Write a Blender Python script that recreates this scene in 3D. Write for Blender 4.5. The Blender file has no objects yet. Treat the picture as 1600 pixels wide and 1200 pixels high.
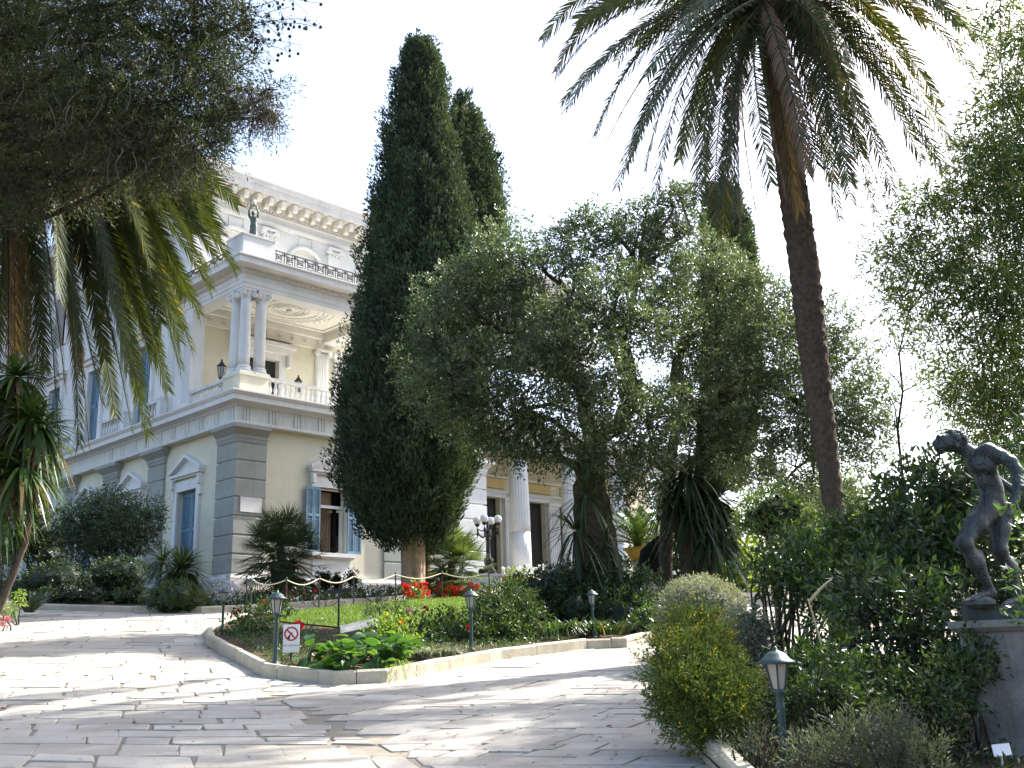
import bpy, math, random
import numpy as np
from mathutils import Vector, Matrix

# ------------------------------------------------------------------ camera
SC = bpy.context.scene
COL = SC.collection
FPX, PITCH, ROLL, EYE = 1610.0, math.radians(14.8), math.radians(-1.7), 1.6
FWD = np.array([0, math.cos(PITCH), math.sin(PITCH)])
_r0 = np.array([1.0, 0, 0]); _u0 = np.cross(_r0, FWD)
CR = math.cos(ROLL) * _r0 + math.sin(ROLL) * _u0
CU = -math.sin(ROLL) * _r0 + math.cos(ROLL) * _u0
cam = bpy.data.cameras.new('camera'); camo = bpy.data.objects.new('camera', cam); COL.objects.link(camo)
cam.sensor_width = 36.0; cam.lens = FPX / 1600 * 36; cam.clip_start = 0.05; cam.clip_end = 2000
camo.matrix_world = Matrix(((CR[0], CU[0], -FWD[0], 0), (CR[1], CU[1], -FWD[1], 0), (CR[2], CU[2], -FWD[2], EYE), (0, 0, 0, 1)))
SC.camera = camo

# ------------------------------------------------------------------ sky, sun, exposure
SUN_AZ, SUN_EL = math.radians(51), math.radians(43)
w = bpy.data.worlds.new('World'); SC.world = w; w.use_nodes = True
nt = w.node_tree; nt.nodes.clear()
wo = nt.nodes.new('ShaderNodeOutputWorld'); bg = nt.nodes.new('ShaderNodeBackground'); sk = nt.nodes.new('ShaderNodeTexSky')
sk.sky_type = 'NISHITA'; sk.sun_disc = False; sk.sun_elevation = SUN_EL; sk.sun_rotation = SUN_AZ
sk.air_density = 1.0; sk.dust_density = 3.6; sk.ozone_density = 1.2; sk.altitude = 100
bg.inputs['Strength'].default_value = 0.15
nt.links.new(sk.outputs[0], bg.inputs['Color']); nt.links.new(bg.outputs[0], wo.inputs['Surface'])
sl = bpy.data.lights.new('sun', 'SUN'); sl.energy = 5.0; sl.angle = math.radians(0.53); sl.color = (1.0, 0.96, 0.90)
so = bpy.data.objects.new('sun', sl); COL.objects.link(so); so['kind'] = 'helper'
SD = Vector((math.sin(SUN_AZ) * math.cos(SUN_EL), math.cos(SUN_AZ) * math.cos(SUN_EL), math.sin(SUN_EL)))
so.location = SD * 60; so.rotation_euler = (-SD).to_track_quat('-Z', 'Y').to_euler()
SC.view_settings.view_transform = 'Standard'; SC.view_settings.look = 'None'
SC.view_settings.exposure = 1.56; SC.view_settings.gamma = 1.0; SC.view_settings.use_curve_mapping = False
SC.render.engine = 'CYCLES'
cy = SC.cycles
cy.max_bounces = 7; cy.diffuse_bounces = 3; cy.glossy_bounces = 2; cy.transmission_bounces = 4; cy.transparent_max_bounces = 8
cy.caustics_reflective = False; cy.caustics_refractive = False
cy.use_adaptive_sampling = True; cy.adaptive_threshold = 0.02
cy.use_denoising = True
try: cy.denoiser = 'OPENIMAGEDENOISE'
except Exception: pass
cy.sample_clamp_indirect = 6.0

# ------------------------------------------------------------------ where things stand
RS = np.random.RandomState(7)
def T(x, y):
    """Height of the sloping garden ground."""
    return 0.105 * np.minimum(y, 46.0) - 0.03 * np.clip(x, -30, 30)
def _ray(px, py): return CR * (px - 800) / FPX - CU * (py - 600) / FPX + FWD
def at(px, py, Y):
    d = _ray(px, py); return np.array([0, 0, EYE]) + d * (Y / d[1])
def gr(px, py):
    d = _ray(px, py); t = EYE / (0.105 * d[1] - 0.03 * d[0] - d[2]); return np.array([0, 0, EYE]) + d * t
def onground(px, Y, dz=0.0):
    """Ground point at forward distance Y in the direction of column px (taken at eye level)."""
    p = at(px, 1027 - 0.0297 * (px - 800), Y); return np.array([p[0], Y, T(p[0], Y) + dz])
def V3(*a): return np.array(a, float)
def unit(a): a = np.asarray(a, float); return a / np.maximum(np.linalg.norm(a, axis=-1, keepdims=True), 1e-9)
def rnd_dir(n): return unit(RS.normal(size=(n, 3)))
def wob(p, f=1.0, s=0.0):
    """Smooth pseudo-noise in -1..1 at points p."""
    x, y, z = (p * f).T
    return (np.sin(1.7 * x + 2.3 * y + s) + np.sin(2.9 * y - 1.3 * z + 1.7 * s) + np.sin(2.1 * z + 1.9 * x - 0.7 * s) + 0.6 * np.sin(4.3 * x - 3.7 * y + 5.1 * z + s)) / 3.6

# ------------------------------------------------------------------ mesh collector
class MB:
    def __init__(s): s.v, s.f, s.t, s.n = [], [], [], 0
    def add(s, V, F, t=0.5):
        V = np.asarray(V, float).reshape(-1, 3)
        if not isinstance(F, list): F = [np.asarray(F, int)]
        else: F = [np.asarray([q], int) for q in F]
        for q in F: s.f.append(q + s.n)
        s.t.append(np.broadcast_to(np.asarray(t, float), (len(V),)).astype(np.float32)); s.v.append(V); s.n += len(V); return s
    def box(s, x0, x1, y0, y1, z0, z1, t=0.5):
        V = [(x0, y0, z0), (x1, y0, z0), (x1, y1, z0), (x0, y1, z0), (x0, y0, z1), (x1, y0, z1), (x1, y1, z1), (x0, y1, z1)]
        return s.add(V, np.array([(0, 3, 2, 1), (4, 5, 6, 7), (0, 1, 5, 4), (1, 2, 6, 5), (2, 3, 7, 6), (3, 0, 4, 7)]), t)
    def obox(s, o, ax, ay, az, t=0.5):
        """Oriented box: centre o, half-axis vectors."""
        o, ax, ay, az = map(lambda q: np.asarray(q, float), (o, ax, ay, az))
        V = [o + i * ax + j * ay + k * az for k in (-1, 1) for i, j in ((-1, -1), (1, -1), (1, 1), (-1, 1))]
        return s.add(V, np.array([(0, 3, 2, 1), (4, 5, 6, 7), (0, 1, 5, 4), (1, 2, 6, 5), (2, 3, 7, 6), (3, 0, 4, 7)]), t)
    def tube(s, P, R, n=8, t=0.5, caps=True):
        P = np.asarray(P, float); R = np.broadcast_to(np.asarray(R, float), (len(P),))
        tg = unit(np.gradient(P, axis=0)); ref = V3(0.31, 0.95, 0.05) if abs(tg[0, 2]) > 0.7 else V3(0, 0, 1)
        a = unit(np.cross(tg, ref)); b = np.cross(tg, a)
        an = np.arange(n) * 2 * math.pi / n
        V = P[:, None] + R[:, None, None] * (a[:, None] * np.cos(an)[None, :, None] + b[:, None] * np.sin(an)[None, :, None])
        m = len(P); i = np.arange(m - 1)[:, None] * n; j = np.arange(n)[None, :]; k = (j + 1) % n
        F = np.stack([i + j, i + n + j, i + n + k, i + k], -1).reshape(-1, 4)
        base = s.n; s.add(V.reshape(-1, 3), F, t)
        if caps: s.f.append(np.arange(n)[None, :] + base); s.f.append((np.arange(n)[::-1] + (m - 1) * n)[None, :] + base)
        return s
    def lathe(s, prof, c=(0, 0, 0), n=12, t=0.5, flute=0, depth=0.0):
        an = np.arange(n) * 2 * math.pi / n; pr = np.asarray(prof, float)
        k = 1 - depth * (np.cos(an * flute) * 0.5 + 0.5) if flute else np.ones(n)
        V = np.stack([pr[:, 0:1] * np.cos(an) * k, pr[:, 0:1] * np.sin(an) * k, np.repeat(pr[:, 1:2], n, 1)], -1) + np.asarray(c, float)
        m = len(pr); i = np.arange(m - 1)[:, None] * n; j = np.arange(n)[None, :]; q = (j + 1) % n
        F = np.stack([i + j, i + q, i + n + q, i + n + j], -1).reshape(-1, 4)
        base = s.n; s.add(V.reshape(-1, 3), F, t)
        s.f.append((np.arange(n)[::-1])[None, :] + base); s.f.append((np.arange(n) + (m - 1) * n)[None, :] + base)
        return s
    def ball(s, c, r, n=10, m=7, t=0.5, sq=(1, 1, 1)):
        th = np.linspace(0.001, math.pi - 0.001, m); b = s.n
        s.lathe(np.stack([r * np.sin(th), -r * np.cos(th)], 1), (0, 0, 0), n, t); s.v[-1] = s.v[-1] * np.asarray(sq) + np.asarray(c, float); return s
    def prism(s, poly, h, t=0.5, origin=(0, 0, 0), ex=(1, 0, 0), ey=(0, 0, 1), ez=(0, 1, 0)):
        """Polygon in (ex, ey) pushed h along ez."""
        o, ex, ey, ez = map(lambda q: np.asarray(q, float), (origin, ex, ey, ez)); p = np.asarray(poly, float); n = len(p)
        A = o + p[:, :1] * ex + p[:, 1:] * ey; V = np.concatenate([A, A + ez * h])
        F = [tuple(range(n))[::-1], tuple(range(n, 2 * n))] + [(i, (i + 1) % n, n + (i + 1) % n, n + i) for i in range(n)]
        return s.add(V, F, t)
    def mesh(s, name):
        me = bpy.data.meshes.new(name)
        V = np.concatenate(s.v).astype(np.float32)
        tot = np.concatenate([np.full(len(q), q.shape[1], np.int32) for q in s.f]); lv = np.concatenate([q.reshape(-1) for q in s.f]).astype(np.int32)
        me.vertices.add(len(V)); me.vertices.foreach_set('co', V.reshape(-1))
        me.loops.add(len(lv)); me.loops.foreach_set('vertex_index', lv)
        me.polygons.add(len(tot)); st = np.zeros(len(tot), np.int32); st[1:] = np.cumsum(tot)[:-1]
        me.polygons.foreach_set('loop_start', st); me.polygons.foreach_set('loop_total', tot)
        me.polygons.foreach_set('use_smooth', np.zeros(len(tot), bool)); at_ = me.attributes.new('tint', 'FLOAT', 'POINT'); at_.data.foreach_set('value', np.concatenate(s.t).astype(np.float32))
        me.update(calc_edges=True); me.validate(); return me
    def build(s, name, mat, parent=None, smooth=False, kind=None, label=None):
        return mkobj(name, s.mesh(name), mat, parent, smooth, kind, label)

def mkobj(name, me, mat=None, parent=None, smooth=False, kind=None, label=None):
    if mat is not None and not me.materials: me.materials.append(mat)
    if smooth is not None and not me.get('shaded'): me.polygons.foreach_set('use_smooth', np.full(len(me.polygons), bool(smooth)))
    o = bpy.data.objects.new(name, me); COL.objects.link(o)
    if parent is not None: o.parent = parent; o.matrix_parent_inverse = Matrix.Identity(4)
    if kind: o['kind'] = kind
    if label: o['label'] = label
    return o
def tag(o, label, cat, group=None):
    o['label'] = label; o['category'] = cat
    if group: o['group'] = group
    return o
def thing(name, label, cat, loc=(0, 0, 0), rz=0.0, group=None):
    o = bpy.data.objects.new(name, None); COL.objects.link(o); o.empty_display_size = 0.2
    o.location = tuple(float(q) for q in loc); o.rotation_euler = (0, 0, rz); return tag(o, label, cat, group)
def copy_tree(o, parent=None):
    c = o.copy(); COL.objects.link(c)
    if parent is not None: c.parent = parent
    for ch in list(o.children): copy_tree(ch, c)
    return c

# ------------------------------------------------------------------ materials
def _mat(name):
    m = bpy.data.materials.new(name); m.use_nodes = True; n = m.node_tree; n.nodes.clear()
    return m, n, n.nodes.new('ShaderNodeOutputMaterial')
def _noise(n, scale, detail=4, rough=0.55, vec=None, stretch=None):
    t = n.nodes.new('ShaderNodeTexNoise'); t.inputs['Scale'].default_value = scale; t.inputs['Detail'].default_value = detail; t.inputs['Roughness'].default_value = rough
    if vec is not None:
        if stretch:
            mp = n.nodes.new('ShaderNodeMapping'); mp.inputs['Scale'].default_value = stretch; n.links.new(vec, mp.inputs['Vector']); vec = mp.outputs[0]
        n.links.new(vec, t.inputs['Vector'])
    return t.outputs['Fac']
def _ramp(n, fac, stops):
    r = n.nodes.new('ShaderNodeValToRGB'); e = r.color_ramp.elements
    while len(e) < len(stops): e.new(0.5)
    for q, (p, c) in zip(e, stops): q.position = p; q.color = (*c, 1) if len(c) == 3 else c
    n.links.new(fac, r.inputs[0]); return r.outputs[0]
def _mix(n, fac, a, b, mode='MIX'):
    x = n.nodes.new('ShaderNodeMix'); x.data_type = 'RGBA'; x.blend_type = mode
    for s_, v in ((0, fac), (6, a), (7, b)):
        if hasattr(v, 'links') or isinstance(v, bpy.types.NodeSocket): n.links.new(v, x.inputs[s_])
        else: x.inputs[s_].default_value = v if s_ == 0 else (*v, 1)
    return x.outputs[2]
def surf(name, c1, c2=None, scale=3.0, rough=0.7, bump=0.15, bscale=40, spec=0.3, tintv=0.0, streak=None, stain=None, metal=0.0, emit=None):
    """Plain solid surface: two-tone noise, optional vertical streaks and stains, fine bump; tintv lets the piece's own tint shift it."""
    m, n, out = _mat(name); b = n.nodes.new('ShaderNodeBsdfPrincipled'); tc = n.nodes.new('ShaderNodeTexCoord').outputs['Object']
    c2 = c2 or tuple(q * 0.8 for q in c1)
    col = _ramp(n, _noise(n, scale, 6, 0.6, tc), [(0.3, c2), (0.7, c1)])
    if streak: col = _mix(n, _ramp(n, _noise(n, 1.0, 5, 0.7, tc, (9, 9, 0.7)), [(0.5, (0, 0, 0)), (0.75, (streak[3],) * 3)]), col, streak[:3])
    if stain: col = _mix(n, _ramp(n, _noise(n, 0.8, 6, 0.65, tc), [(0.5, (0, 0, 0)), (0.68, (stain[3],) * 3)]), col, stain[:3])
    if tintv:
        a = n.nodes.new('ShaderNodeAttribute'); a.attribute_name = 'tint'
        col = _mix(n, 1.0, col, _ramp(n, a.outputs['Fac'], [(0.0, (1 - tintv,) * 3), (1.0, (1 + tintv,) * 3)]), 'MULTIPLY')
    n.links.new(col, b.inputs['Base Color']); b.inputs['Roughness'].default_value = rough; b.inputs['Specular IOR Level'].default_value = spec; b.inputs['Metallic'].default_value = metal
    if bump:
        bp = n.nodes.new('ShaderNodeBump'); bp.inputs['Strength'].default_value = bump; bp.inputs['Distance'].default_value = 0.02
        n.links.new(_noise(n, bscale, 4, 0.6, tc), bp.inputs['Height']); n.links.new(bp.outputs[0], b.inputs['Normal'])
    if emit: b.inputs['Emission Color'].default_value = (*emit[:3], 1); b.inputs['Emission Strength'].default_value = emit[3]
    n.links.new(b.outputs[0], out.inputs['Surface']); return m
def leafm(name, stops, trans=0.35, rough=0.5, spec=0.35, tr_gain=(1.5, 1.5, 0.6)):
    """Leaf: colour by the leaf's own tint; light passes through the blade."""
    m, n, out = _mat(name); a = n.nodes.new('ShaderNodeAttribute'); a.attribute_name = 'tint'
    col = _ramp(n, a.outputs['Fac'], stops)
    b = n.nodes.new('ShaderNodeBsdfPrincipled'); b.inputs['Roughness'].default_value = rough; b.inputs['Specular IOR Level'].default_value = spec
    n.links.new(col, b.inputs['Base Color'])
    if trans:
        tr = n.nodes.new('ShaderNodeBsdfTranslucent'); n.links.new(_mix(n, 1.0, col, tr_gain, 'MULTIPLY'), tr.inputs['Color'])
        mx = n.nodes.new('ShaderNodeMixShader'); mx.inputs[0].default_value = trans
        n.links.new(b.outputs[0], mx.inputs[1]); n.links.new(tr.outputs[0], mx.inputs[2]); n.links.new(mx.outputs[0], out.inputs['Surface'])
    else: n.links.new(b.outputs[0], out.inputs['Surface'])
    return m

M = {}
M['soil'] = surf('soil', (0.11, 0.078, 0.05), (0.05, 0.036, 0.024), 6, 0.95, 0.6, 30, 0.1)
M['mortar'] = surf('mortar', (0.27, 0.24, 0.195), (0.19, 0.165, 0.13), 5, 0.9, 0.4, 60, 0.1)
M['stone'] = surf('paving_stone', (0.40, 0.375, 0.325), (0.315, 0.29, 0.25), 2.6, 0.75, 0.4, 22, 0.2, tintv=0.20, stain=(0.22, 0.185, 0.14, 0.5))
M['kerb'] = surf('kerb_render', (0.52, 0.47, 0.36), (0.40, 0.36, 0.275), 4, 0.85, 0.4, 30, 0.2, stain=(0.24, 0.20, 0.14, 0.65), streak=(0.25, 0.21, 0.15, 0.4))
M['yellow'] = surf('yellow_stucco', (0.70, 0.665, 0.52), (0.66, 0.625, 0.48), 1.2, 0.85, 0.08, 60, 0.2, stain=(0.56, 0.54, 0.44, 0.7), streak=(0.50, 0.48, 0.40, 0.18))
M['white'] = surf('white_stucco', (0.78, 0.775, 0.75), (0.70, 0.695, 0.67), 1.6, 0.75, 0.06, 60, 0.25, stain=(0.54, 0.535, 0.50, 0.6), streak=(0.42, 0.415, 0.39, 0.25))
M['frieze'] = surf('weathered_frieze', (0.70, 0.70, 0.655), (0.60, 0.60, 0.56), 1.6, 0.8, 0.1, 50, 0.2, streak=(0.36, 0.36, 0.32, 0.65))
M['cornice'] = surf('weathered_cornice', (0.72, 0.71, 0.69), (0.62, 0.61, 0.59), 2.0, 0.8, 0.08, 50, 0.2, stain=(0.38, 0.37, 0.35, 0.55), streak=(0.46, 0.45, 0.42, 0.3))
M['grey'] = surf('grey_rustic', (0.36, 0.37, 0.335), (0.31, 0.32, 0.29), 1.8, 0.85, 0.15, 40, 0.2, streak=(0.20, 0.21, 0.19, 0.45), stain=(0.36, 0.37, 0.34, 0.4))
M['cream'] = surf('cream_plaster', (0.78, 0.75, 0.67), (0.72, 0.69, 0.61), 1.5, 0.8, 0.05, 60, 0.2)
M['ochre'] = surf('ochre_plaster', (0.66, 0.52, 0.24), (0.60, 0.47, 0.21), 1.5, 0.8, 0.05, 60, 0.2)
M['shutter'] = surf('blue_shutter', (0.16, 0.27, 0.36), (0.12, 0.21, 0.29), 4, 0.55, 0.1, 80, 0.35)
M['glass'] = surf('dark_glass', (0.03, 0.035, 0.04), (0.02, 0.024, 0.028), 2, 0.08, 0, 10, 0.6)
M['dark'] = surf('dark_interior', (0.016, 0.014, 0.013), (0.010, 0.009, 0.008), 2, 0.9, 0, 10, 0.1)
M['curtain'] = surf('beige_curtain', (0.34, 0.25, 0.18), (0.24, 0.17, 0.12), 4, 0.9, 0.1, 60, 0.1)
M['wood'] = surf('dark_door_wood', (0.035, 0.024, 0.018), (0.020, 0.014, 0.011), 5, 0.5, 0.1, 40, 0.3)
M['iron'] = surf('black_iron', (0.022, 0.022, 0.024), (0.012, 0.012, 0.013), 10, 0.45, 0.15, 90, 0.45)
M['marble'] = surf('white_marble', (0.74, 0.73, 0.71), (0.63, 0.62, 0.60), 2.5, 0.5, 0.05, 40, 0.4)
M['bronze'] = surf('green_bronze', (0.058, 0.074, 0.074), (0.026, 0.033, 0.036), 5, 0.5, 0.5, 30, 0.35, streak=(0.10, 0.135, 0.125, 0.6))
M['bronze2'] = surf('roof_bronze', (0.09, 0.125, 0.10), (0.05, 0.07, 0.06), 6, 0.5, 0.2, 30, 0.4)
M['pedestal'] = surf('grey_stone', (0.27, 0.27, 0.26), (0.17, 0.172, 0.168), 5, 0.9, 0.5, 24, 0.15, stain=(0.06, 0.065, 0.058, 0.85), streak=(0.09, 0.095, 0.085, 0.7))
M['lampgreen'] = surf('lamp_green_paint', (0.030, 0.066, 0.064), (0.018, 0.042, 0.042), 7, 0.42, 0.15, 70, 0.45)
M['lampglass'] = surf('frosted_lamp_glass', (0.36, 0.35, 0.31), (0.28, 0.27, 0.24), 4, 0.25, 0, 10, 0.5)
M['globe'] = surf('white_globe', (0.86, 0.86, 0.84), (0.82, 0.82, 0.80), 4, 0.2, 0, 10, 0.5)
M['rope'] = surf('cream_rope', (0.70, 0.62, 0.46), (0.56, 0.48, 0.35), 60, 0.9, 0.3, 300, 0.1)
M['paint_white'] = surf('sign_white', (0.80, 0.80, 0.79), (0.76, 0.76, 0.75), 6, 0.45, 0, 10, 0.4)
M['paint_red'] = surf('sign_red', (0.48, 0.03, 0.03), (0.42, 0.025, 0.025), 6, 0.45, 0, 10, 0.4)
M['paint_black'] = surf('sign_black', (0.02, 0.02, 0.02), (0.015, 0.015, 0.015), 6, 0.5, 0, 10, 0.3)
M['terracotta'] = surf('yellow_terracotta', (0.50, 0.32, 0.07), (0.38, 0.23, 0.05), 5, 0.75, 0.15, 40, 0.25)
M['limestone'] = surf('carved_limestone', (0.46, 0.44, 0.40), (0.30, 0.285, 0.26), 7, 0.85, 0.3, 40, 0.2, stain=(0.16, 0.155, 0.14, 0.6))
M['bark_olive'] = surf('olive_bark', (0.115, 0.090, 0.068), (0.038, 0.030, 0.024), 9, 0.95, 0.9, 16, 0.1)
M['bark_cyp'] = surf('cypress_bark', (0.42, 0.31, 0.225), (0.24, 0.17, 0.12), 8, 0.95, 0.8, 14, 0.1, streak=(0.14, 0.10, 0.07, 0.7))
M['bark_palm'] = surf('palm_bark', (0.125, 0.098, 0.078), (0.050, 0.040, 0.033), 12, 0.95, 0.8, 30, 0.1)
M['bark_dark'] = surf('dark_bark', (0.07, 0.056, 0.044), (0.028, 0.023, 0.019), 9, 0.95, 0.8, 20, 0.1)
M['twig'] = surf('grey_twig', (0.26, 0.22, 0.18), (0.14, 0.115, 0.09), 9, 0.9, 0.3, 60, 0.1)
M['culm'] = surf('bamboo_culm', (0.12, 0.14, 0.05), (0.07, 0.085, 0.03), 3, 0.5, 0.1, 60, 0.35)
M['straw'] = surf('dry_reed', (0.44, 0.38, 0.22), (0.30, 0.25, 0.14), 6, 0.8, 0.1, 60, 0.2)
D_ = lambda *s: [(p, c) for p, c in s]
M['l_olive'] = leafm('olive_leaf', D_((0, (0.030, 0.052, 0.024)), (0.45, (0.090, 0.132, 0.060)), (0.8, (0.18, 0.23, 0.12)), (1, (0.34, 0.37, 0.24))), 0.25, 0.42, 0.45, (1.35, 1.4, 0.75))
M['l_cyp'] = leafm('cypress_leaf', D_((0, (0.014, 0.024, 0.018)), (0.5, (0.044, 0.070, 0.046)), (1, (0.105, 0.145, 0.075))), 0.15, 0.7, 0.2)
M['l_palm'] = leafm('palm_leaf', D_((0, (0.20, 0.125, 0.075)), (0.16, (0.15, 0.105, 0.060)), (0.22, (0.046, 0.056, 0.022)), (0.6, (0.064, 0.086, 0.033)), (0.85, (0.12, 0.14, 0.045)), (1, (0.32, 0.27, 0.05))), 0.19, 0.5, 0.25, (1.4, 1.35, 0.4))
M['l_yucca'] = leafm('yucca_leaf', D_((0, (0.24, 0.16, 0.085)), (0.15, (0.19, 0.13, 0.07)), (0.2, (0.022, 0.042, 0.018)), (0.7, (0.055, 0.105, 0.030)), (1, (0.12, 0.20, 0.045))), 0.25, 0.42, 0.35)
M['l_laurel'] = leafm('laurel_leaf', D_((0, (0.018, 0.034, 0.013)), (0.5, (0.042, 0.080, 0.026)), (0.85, (0.080, 0.145, 0.036)), (1, (0.17, 0.25, 0.055))), 0.30, 0.35, 0.5)
M['l_bamboo'] = leafm('bamboo_leaf', D_((0, (0.030, 0.058, 0.020)), (0.5, (0.090, 0.15, 0.042)), (0.85, (0.16, 0.22, 0.065)), (1, (0.30, 0.29, 0.10))), 0.42, 0.45, 0.4)
M['l_hedge'] = leafm('hedge_leaf', D_((0, (0.014, 0.027, 0.010)), (0.6, (0.042, 0.078, 0.022)), (1, (0.10, 0.16, 0.040))), 0.28, 0.45, 0.35)
M['l_bright'] = leafm('bright_leaf', D_((0, (0.060, 0.105, 0.022)), (0.5, (0.12, 0.20, 0.036)), (1, (0.26, 0.34, 0.065))), 0.40, 0.4, 0.4)
M['l_grey'] = leafm('silver_leaf', D_((0, (0.085, 0.10, 0.07)), (0.6, (0.19, 0.21, 0.15)), (1, (0.36, 0.37, 0.29))), 0.22, 0.6, 0.25)
M['l_broom'] = leafm('broom_leaf', D_((0, (0.050, 0.078, 0.020)), (0.6, (0.105, 0.15, 0.034)), (1, (0.19, 0.24, 0.055))), 0.36, 0.5, 0.3)
M['l_fan'] = leafm('fan_palm_leaf', D_((0, (0.12, 0.09, 0.05)), (0.1, (0.030, 0.050, 0.028)), (0.6, (0.070, 0.105, 0.045)), (1, (0.16, 0.22, 0.075))), 0.28, 0.4, 0.5)
M['l_dark'] = leafm('juniper_leaf', D_((0, (0.060, 0.050, 0.036)), (0.25, (0.040, 0.052, 0.024)), (0.75, (0.066, 0.098, 0.034)), (1, (0.13, 0.17, 0.055))), 0.22, 0.6, 0.25)
M['l_berg'] = leafm('bergenia_leaf', D_((0, (0.024, 0.060, 0.018)), (0.6, (0.050, 0.13, 0.030)), (1, (0.13, 0.24, 0.045))), 0.35, 0.28, 0.55)
M['grass'] = leafm('lawn_grass', D_((0, (0.055, 0.10, 0.014)), (0.6, (0.105, 0.18, 0.022)), (1, (0.19, 0.25, 0.04))), 0.4, 0.5, 0.3)
M['f_red'] = leafm('red_petal', D_((0, (0.42, 0.012, 0.010)), (1, (0.72, 0.045, 0.02))), 0.35, 0.5, 0.3, (1.2, 0.8, 0.8))
M['f_white'] = leafm('white_petal', D_((0, (0.55, 0.56, 0.58)), (1, (0.82, 0.82, 0.82))), 0.3, 0.6, 0.2, (1, 1, 1))
M['f_yellow'] = leafm('yellow_petal', D_((0, (0.44, 0.34, 0.02)), (1, (0.66, 0.55, 0.05))), 0.35, 0.5, 0.2, (1.1, 1.0, 0.6))
M['f_dkred'] = leafm('crimson_petal', D_((0, (0.16, 0.006, 0.012)), (1, (0.40, 0.015, 0.025))), 0.3, 0.5, 0.3, (1.2, 0.8, 0.8))
M['f_pink'] = leafm('pink_petal', D_((0, (0.60, 0.16, 0.22)), (1, (0.75, 0.34, 0.38))), 0.3, 0.5, 0.3, (1, 1, 1))
M['f_orange'] = leafm('orange_petal', D_((0, (0.62, 0.20, 0.02)), (1, (0.78, 0.36, 0.05))), 0.3, 0.5, 0.3, (1, 1, 1))

# ------------------------------------------------------------------ foliage helpers
def leaves(mb, pos, ax, L, W, t, nrm=None):
    """Diamond leaf blades, slightly folded."""
    n = len(pos); L = np.broadcast_to(L, (n,))[:, None]; W = np.broadcast_to(W, (n,))[:, None]
    r = rnd_dir(n) if nrm is None else nrm
    sd = unit(np.cross(ax, r)); up = np.cross(sd, ax)
    m = pos + ax * L * 0.45
    V = np.stack([pos, m + sd * W * 0.5 + up * W * 0.15, pos + ax * L, m - sd * W * 0.5 + up * W * 0.15], 1).reshape(-1, 3)
    F = np.arange(n * 4).reshape(n, 4)
    mb.add(V, F, np.repeat(np.clip(np.broadcast_to(t, (n,)), 0, 1), 4))
def blades(mb, base, d, L, W, droop=0.3, t=0.5, seg=3, nrm=None, shape=(0.55, 1.0, 0.7, 0.05)):
    """Long strap leaves that arch over."""
    n = len(base); L = np.broadcast_to(L, (n,))[:, None]; W = np.broadcast_to(W, (n,))[:, None]; dr = np.broadcast_to(droop, (n,))[:, None]
    z = np.broadcast_to(V3(0, 0, 1), (n, 3)) if nrm is None else nrm
    sd = np.cross(d, z); bad = np.linalg.norm(sd, axis=1) < 1e-3; sd[bad] = (1, 0, 0); sd = unit(sd)
    sh = np.interp(np.linspace(0, 1, seg + 1), np.linspace(0, 1, len(shape)), shape)
    rows = []
    for i, s in enumerate(np.linspace(0, 1, seg + 1)):
        p = base + d * L * s + np.array([0, 0, -1.0]) * dr * L * s * s
        rows += [p + sd * W * 0.5 * sh[i], p - sd * W * 0.5 * sh[i]]
    V = np.stack(rows, 1).reshape(-1, 3); k = 2 * (seg + 1)
    o = (np.arange(n) * k)[:, None, None]; q = np.array([(2 * i, 2 * i + 1, 2 * i + 3, 2 * i + 2) for i in range(seg)])[None]
    mb.add(V, (o + q).reshape(-1, 4), np.repeat(np.clip(np.broadcast_to(t, (n,)), 0, 1), k))
def sprigs(mb, C, D, k, tl, L, W, spread=0.8, t=0.5, tj=0.18, droop=0.0):
    """Short twigs, each carrying k leaves around it."""
    N = len(C); t = np.broadcast_to(t, (N,))
    s = (np.arange(k) + 0.3) / k
    tl_ = tl * (0.6 + 0.8 * RS.rand(N, 1, 1))
    pos = C[:, None] + D[:, None] * s[None, :, None] * tl_; pos = pos + np.array([0, 0, -1.0]) * droop * (s[None, :, None] ** 2) * tl_
    r = rnd_dir(N * k).reshape(N, k, 3); ax = unit(D[:, None] * (1 - 0.35 * spread) + r * spread)
    pos = pos + r * 0.02
    leaves(mb, pos.reshape(-1, 3), ax.reshape(-1, 3), L * (0.7 + 0.6 * RS.rand(N * k)), W * (0.7 + 0.6 * RS.rand(N * k)), (np.repeat(t, k) + RS.normal(size=N * k) * tj))
def blob_pts(blobs, dens, shell=0.55, out=1.0, up=0.25, jit=0.7, lump=0.25, lf=1.6, gap=0.0, gf=1.3):
    """Sprig roots and directions through a set of ellipsoids, thicker towards the outside; a lumpy outline and real gaps."""
    Cs, Ds, Ts = [], [], []
    for b in blobs:
        c, r = np.asarray(b[0], float), np.broadcast_to(np.asarray(b[1], float), (3,))
        n = max(6, int(dens * (r[0] * r[1] + r[1] * r[2] + r[0] * r[2]) / 3 * 4)); d = rnd_dir(n)
        rad = 1 - shell * RS.rand(n) ** 1.5; rad = rad * (1 + lump * wob(d * 2.2 + c, lf, c[0]))
        p = c + d * r * rad[:, None]
        dd = unit(d * out + rnd_dir(n) * jit + np.array([0, 0, up]))
        if gap:
            keep = wob(p, gf, 3.1) > -1 + gap; p, dd, d = p[keep], dd[keep], d[keep]
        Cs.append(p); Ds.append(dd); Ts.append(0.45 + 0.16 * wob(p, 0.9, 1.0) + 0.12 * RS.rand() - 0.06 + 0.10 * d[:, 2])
    return np.concatenate(Cs), np.concatenate(Ds), np.concatenate(Ts)
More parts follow.
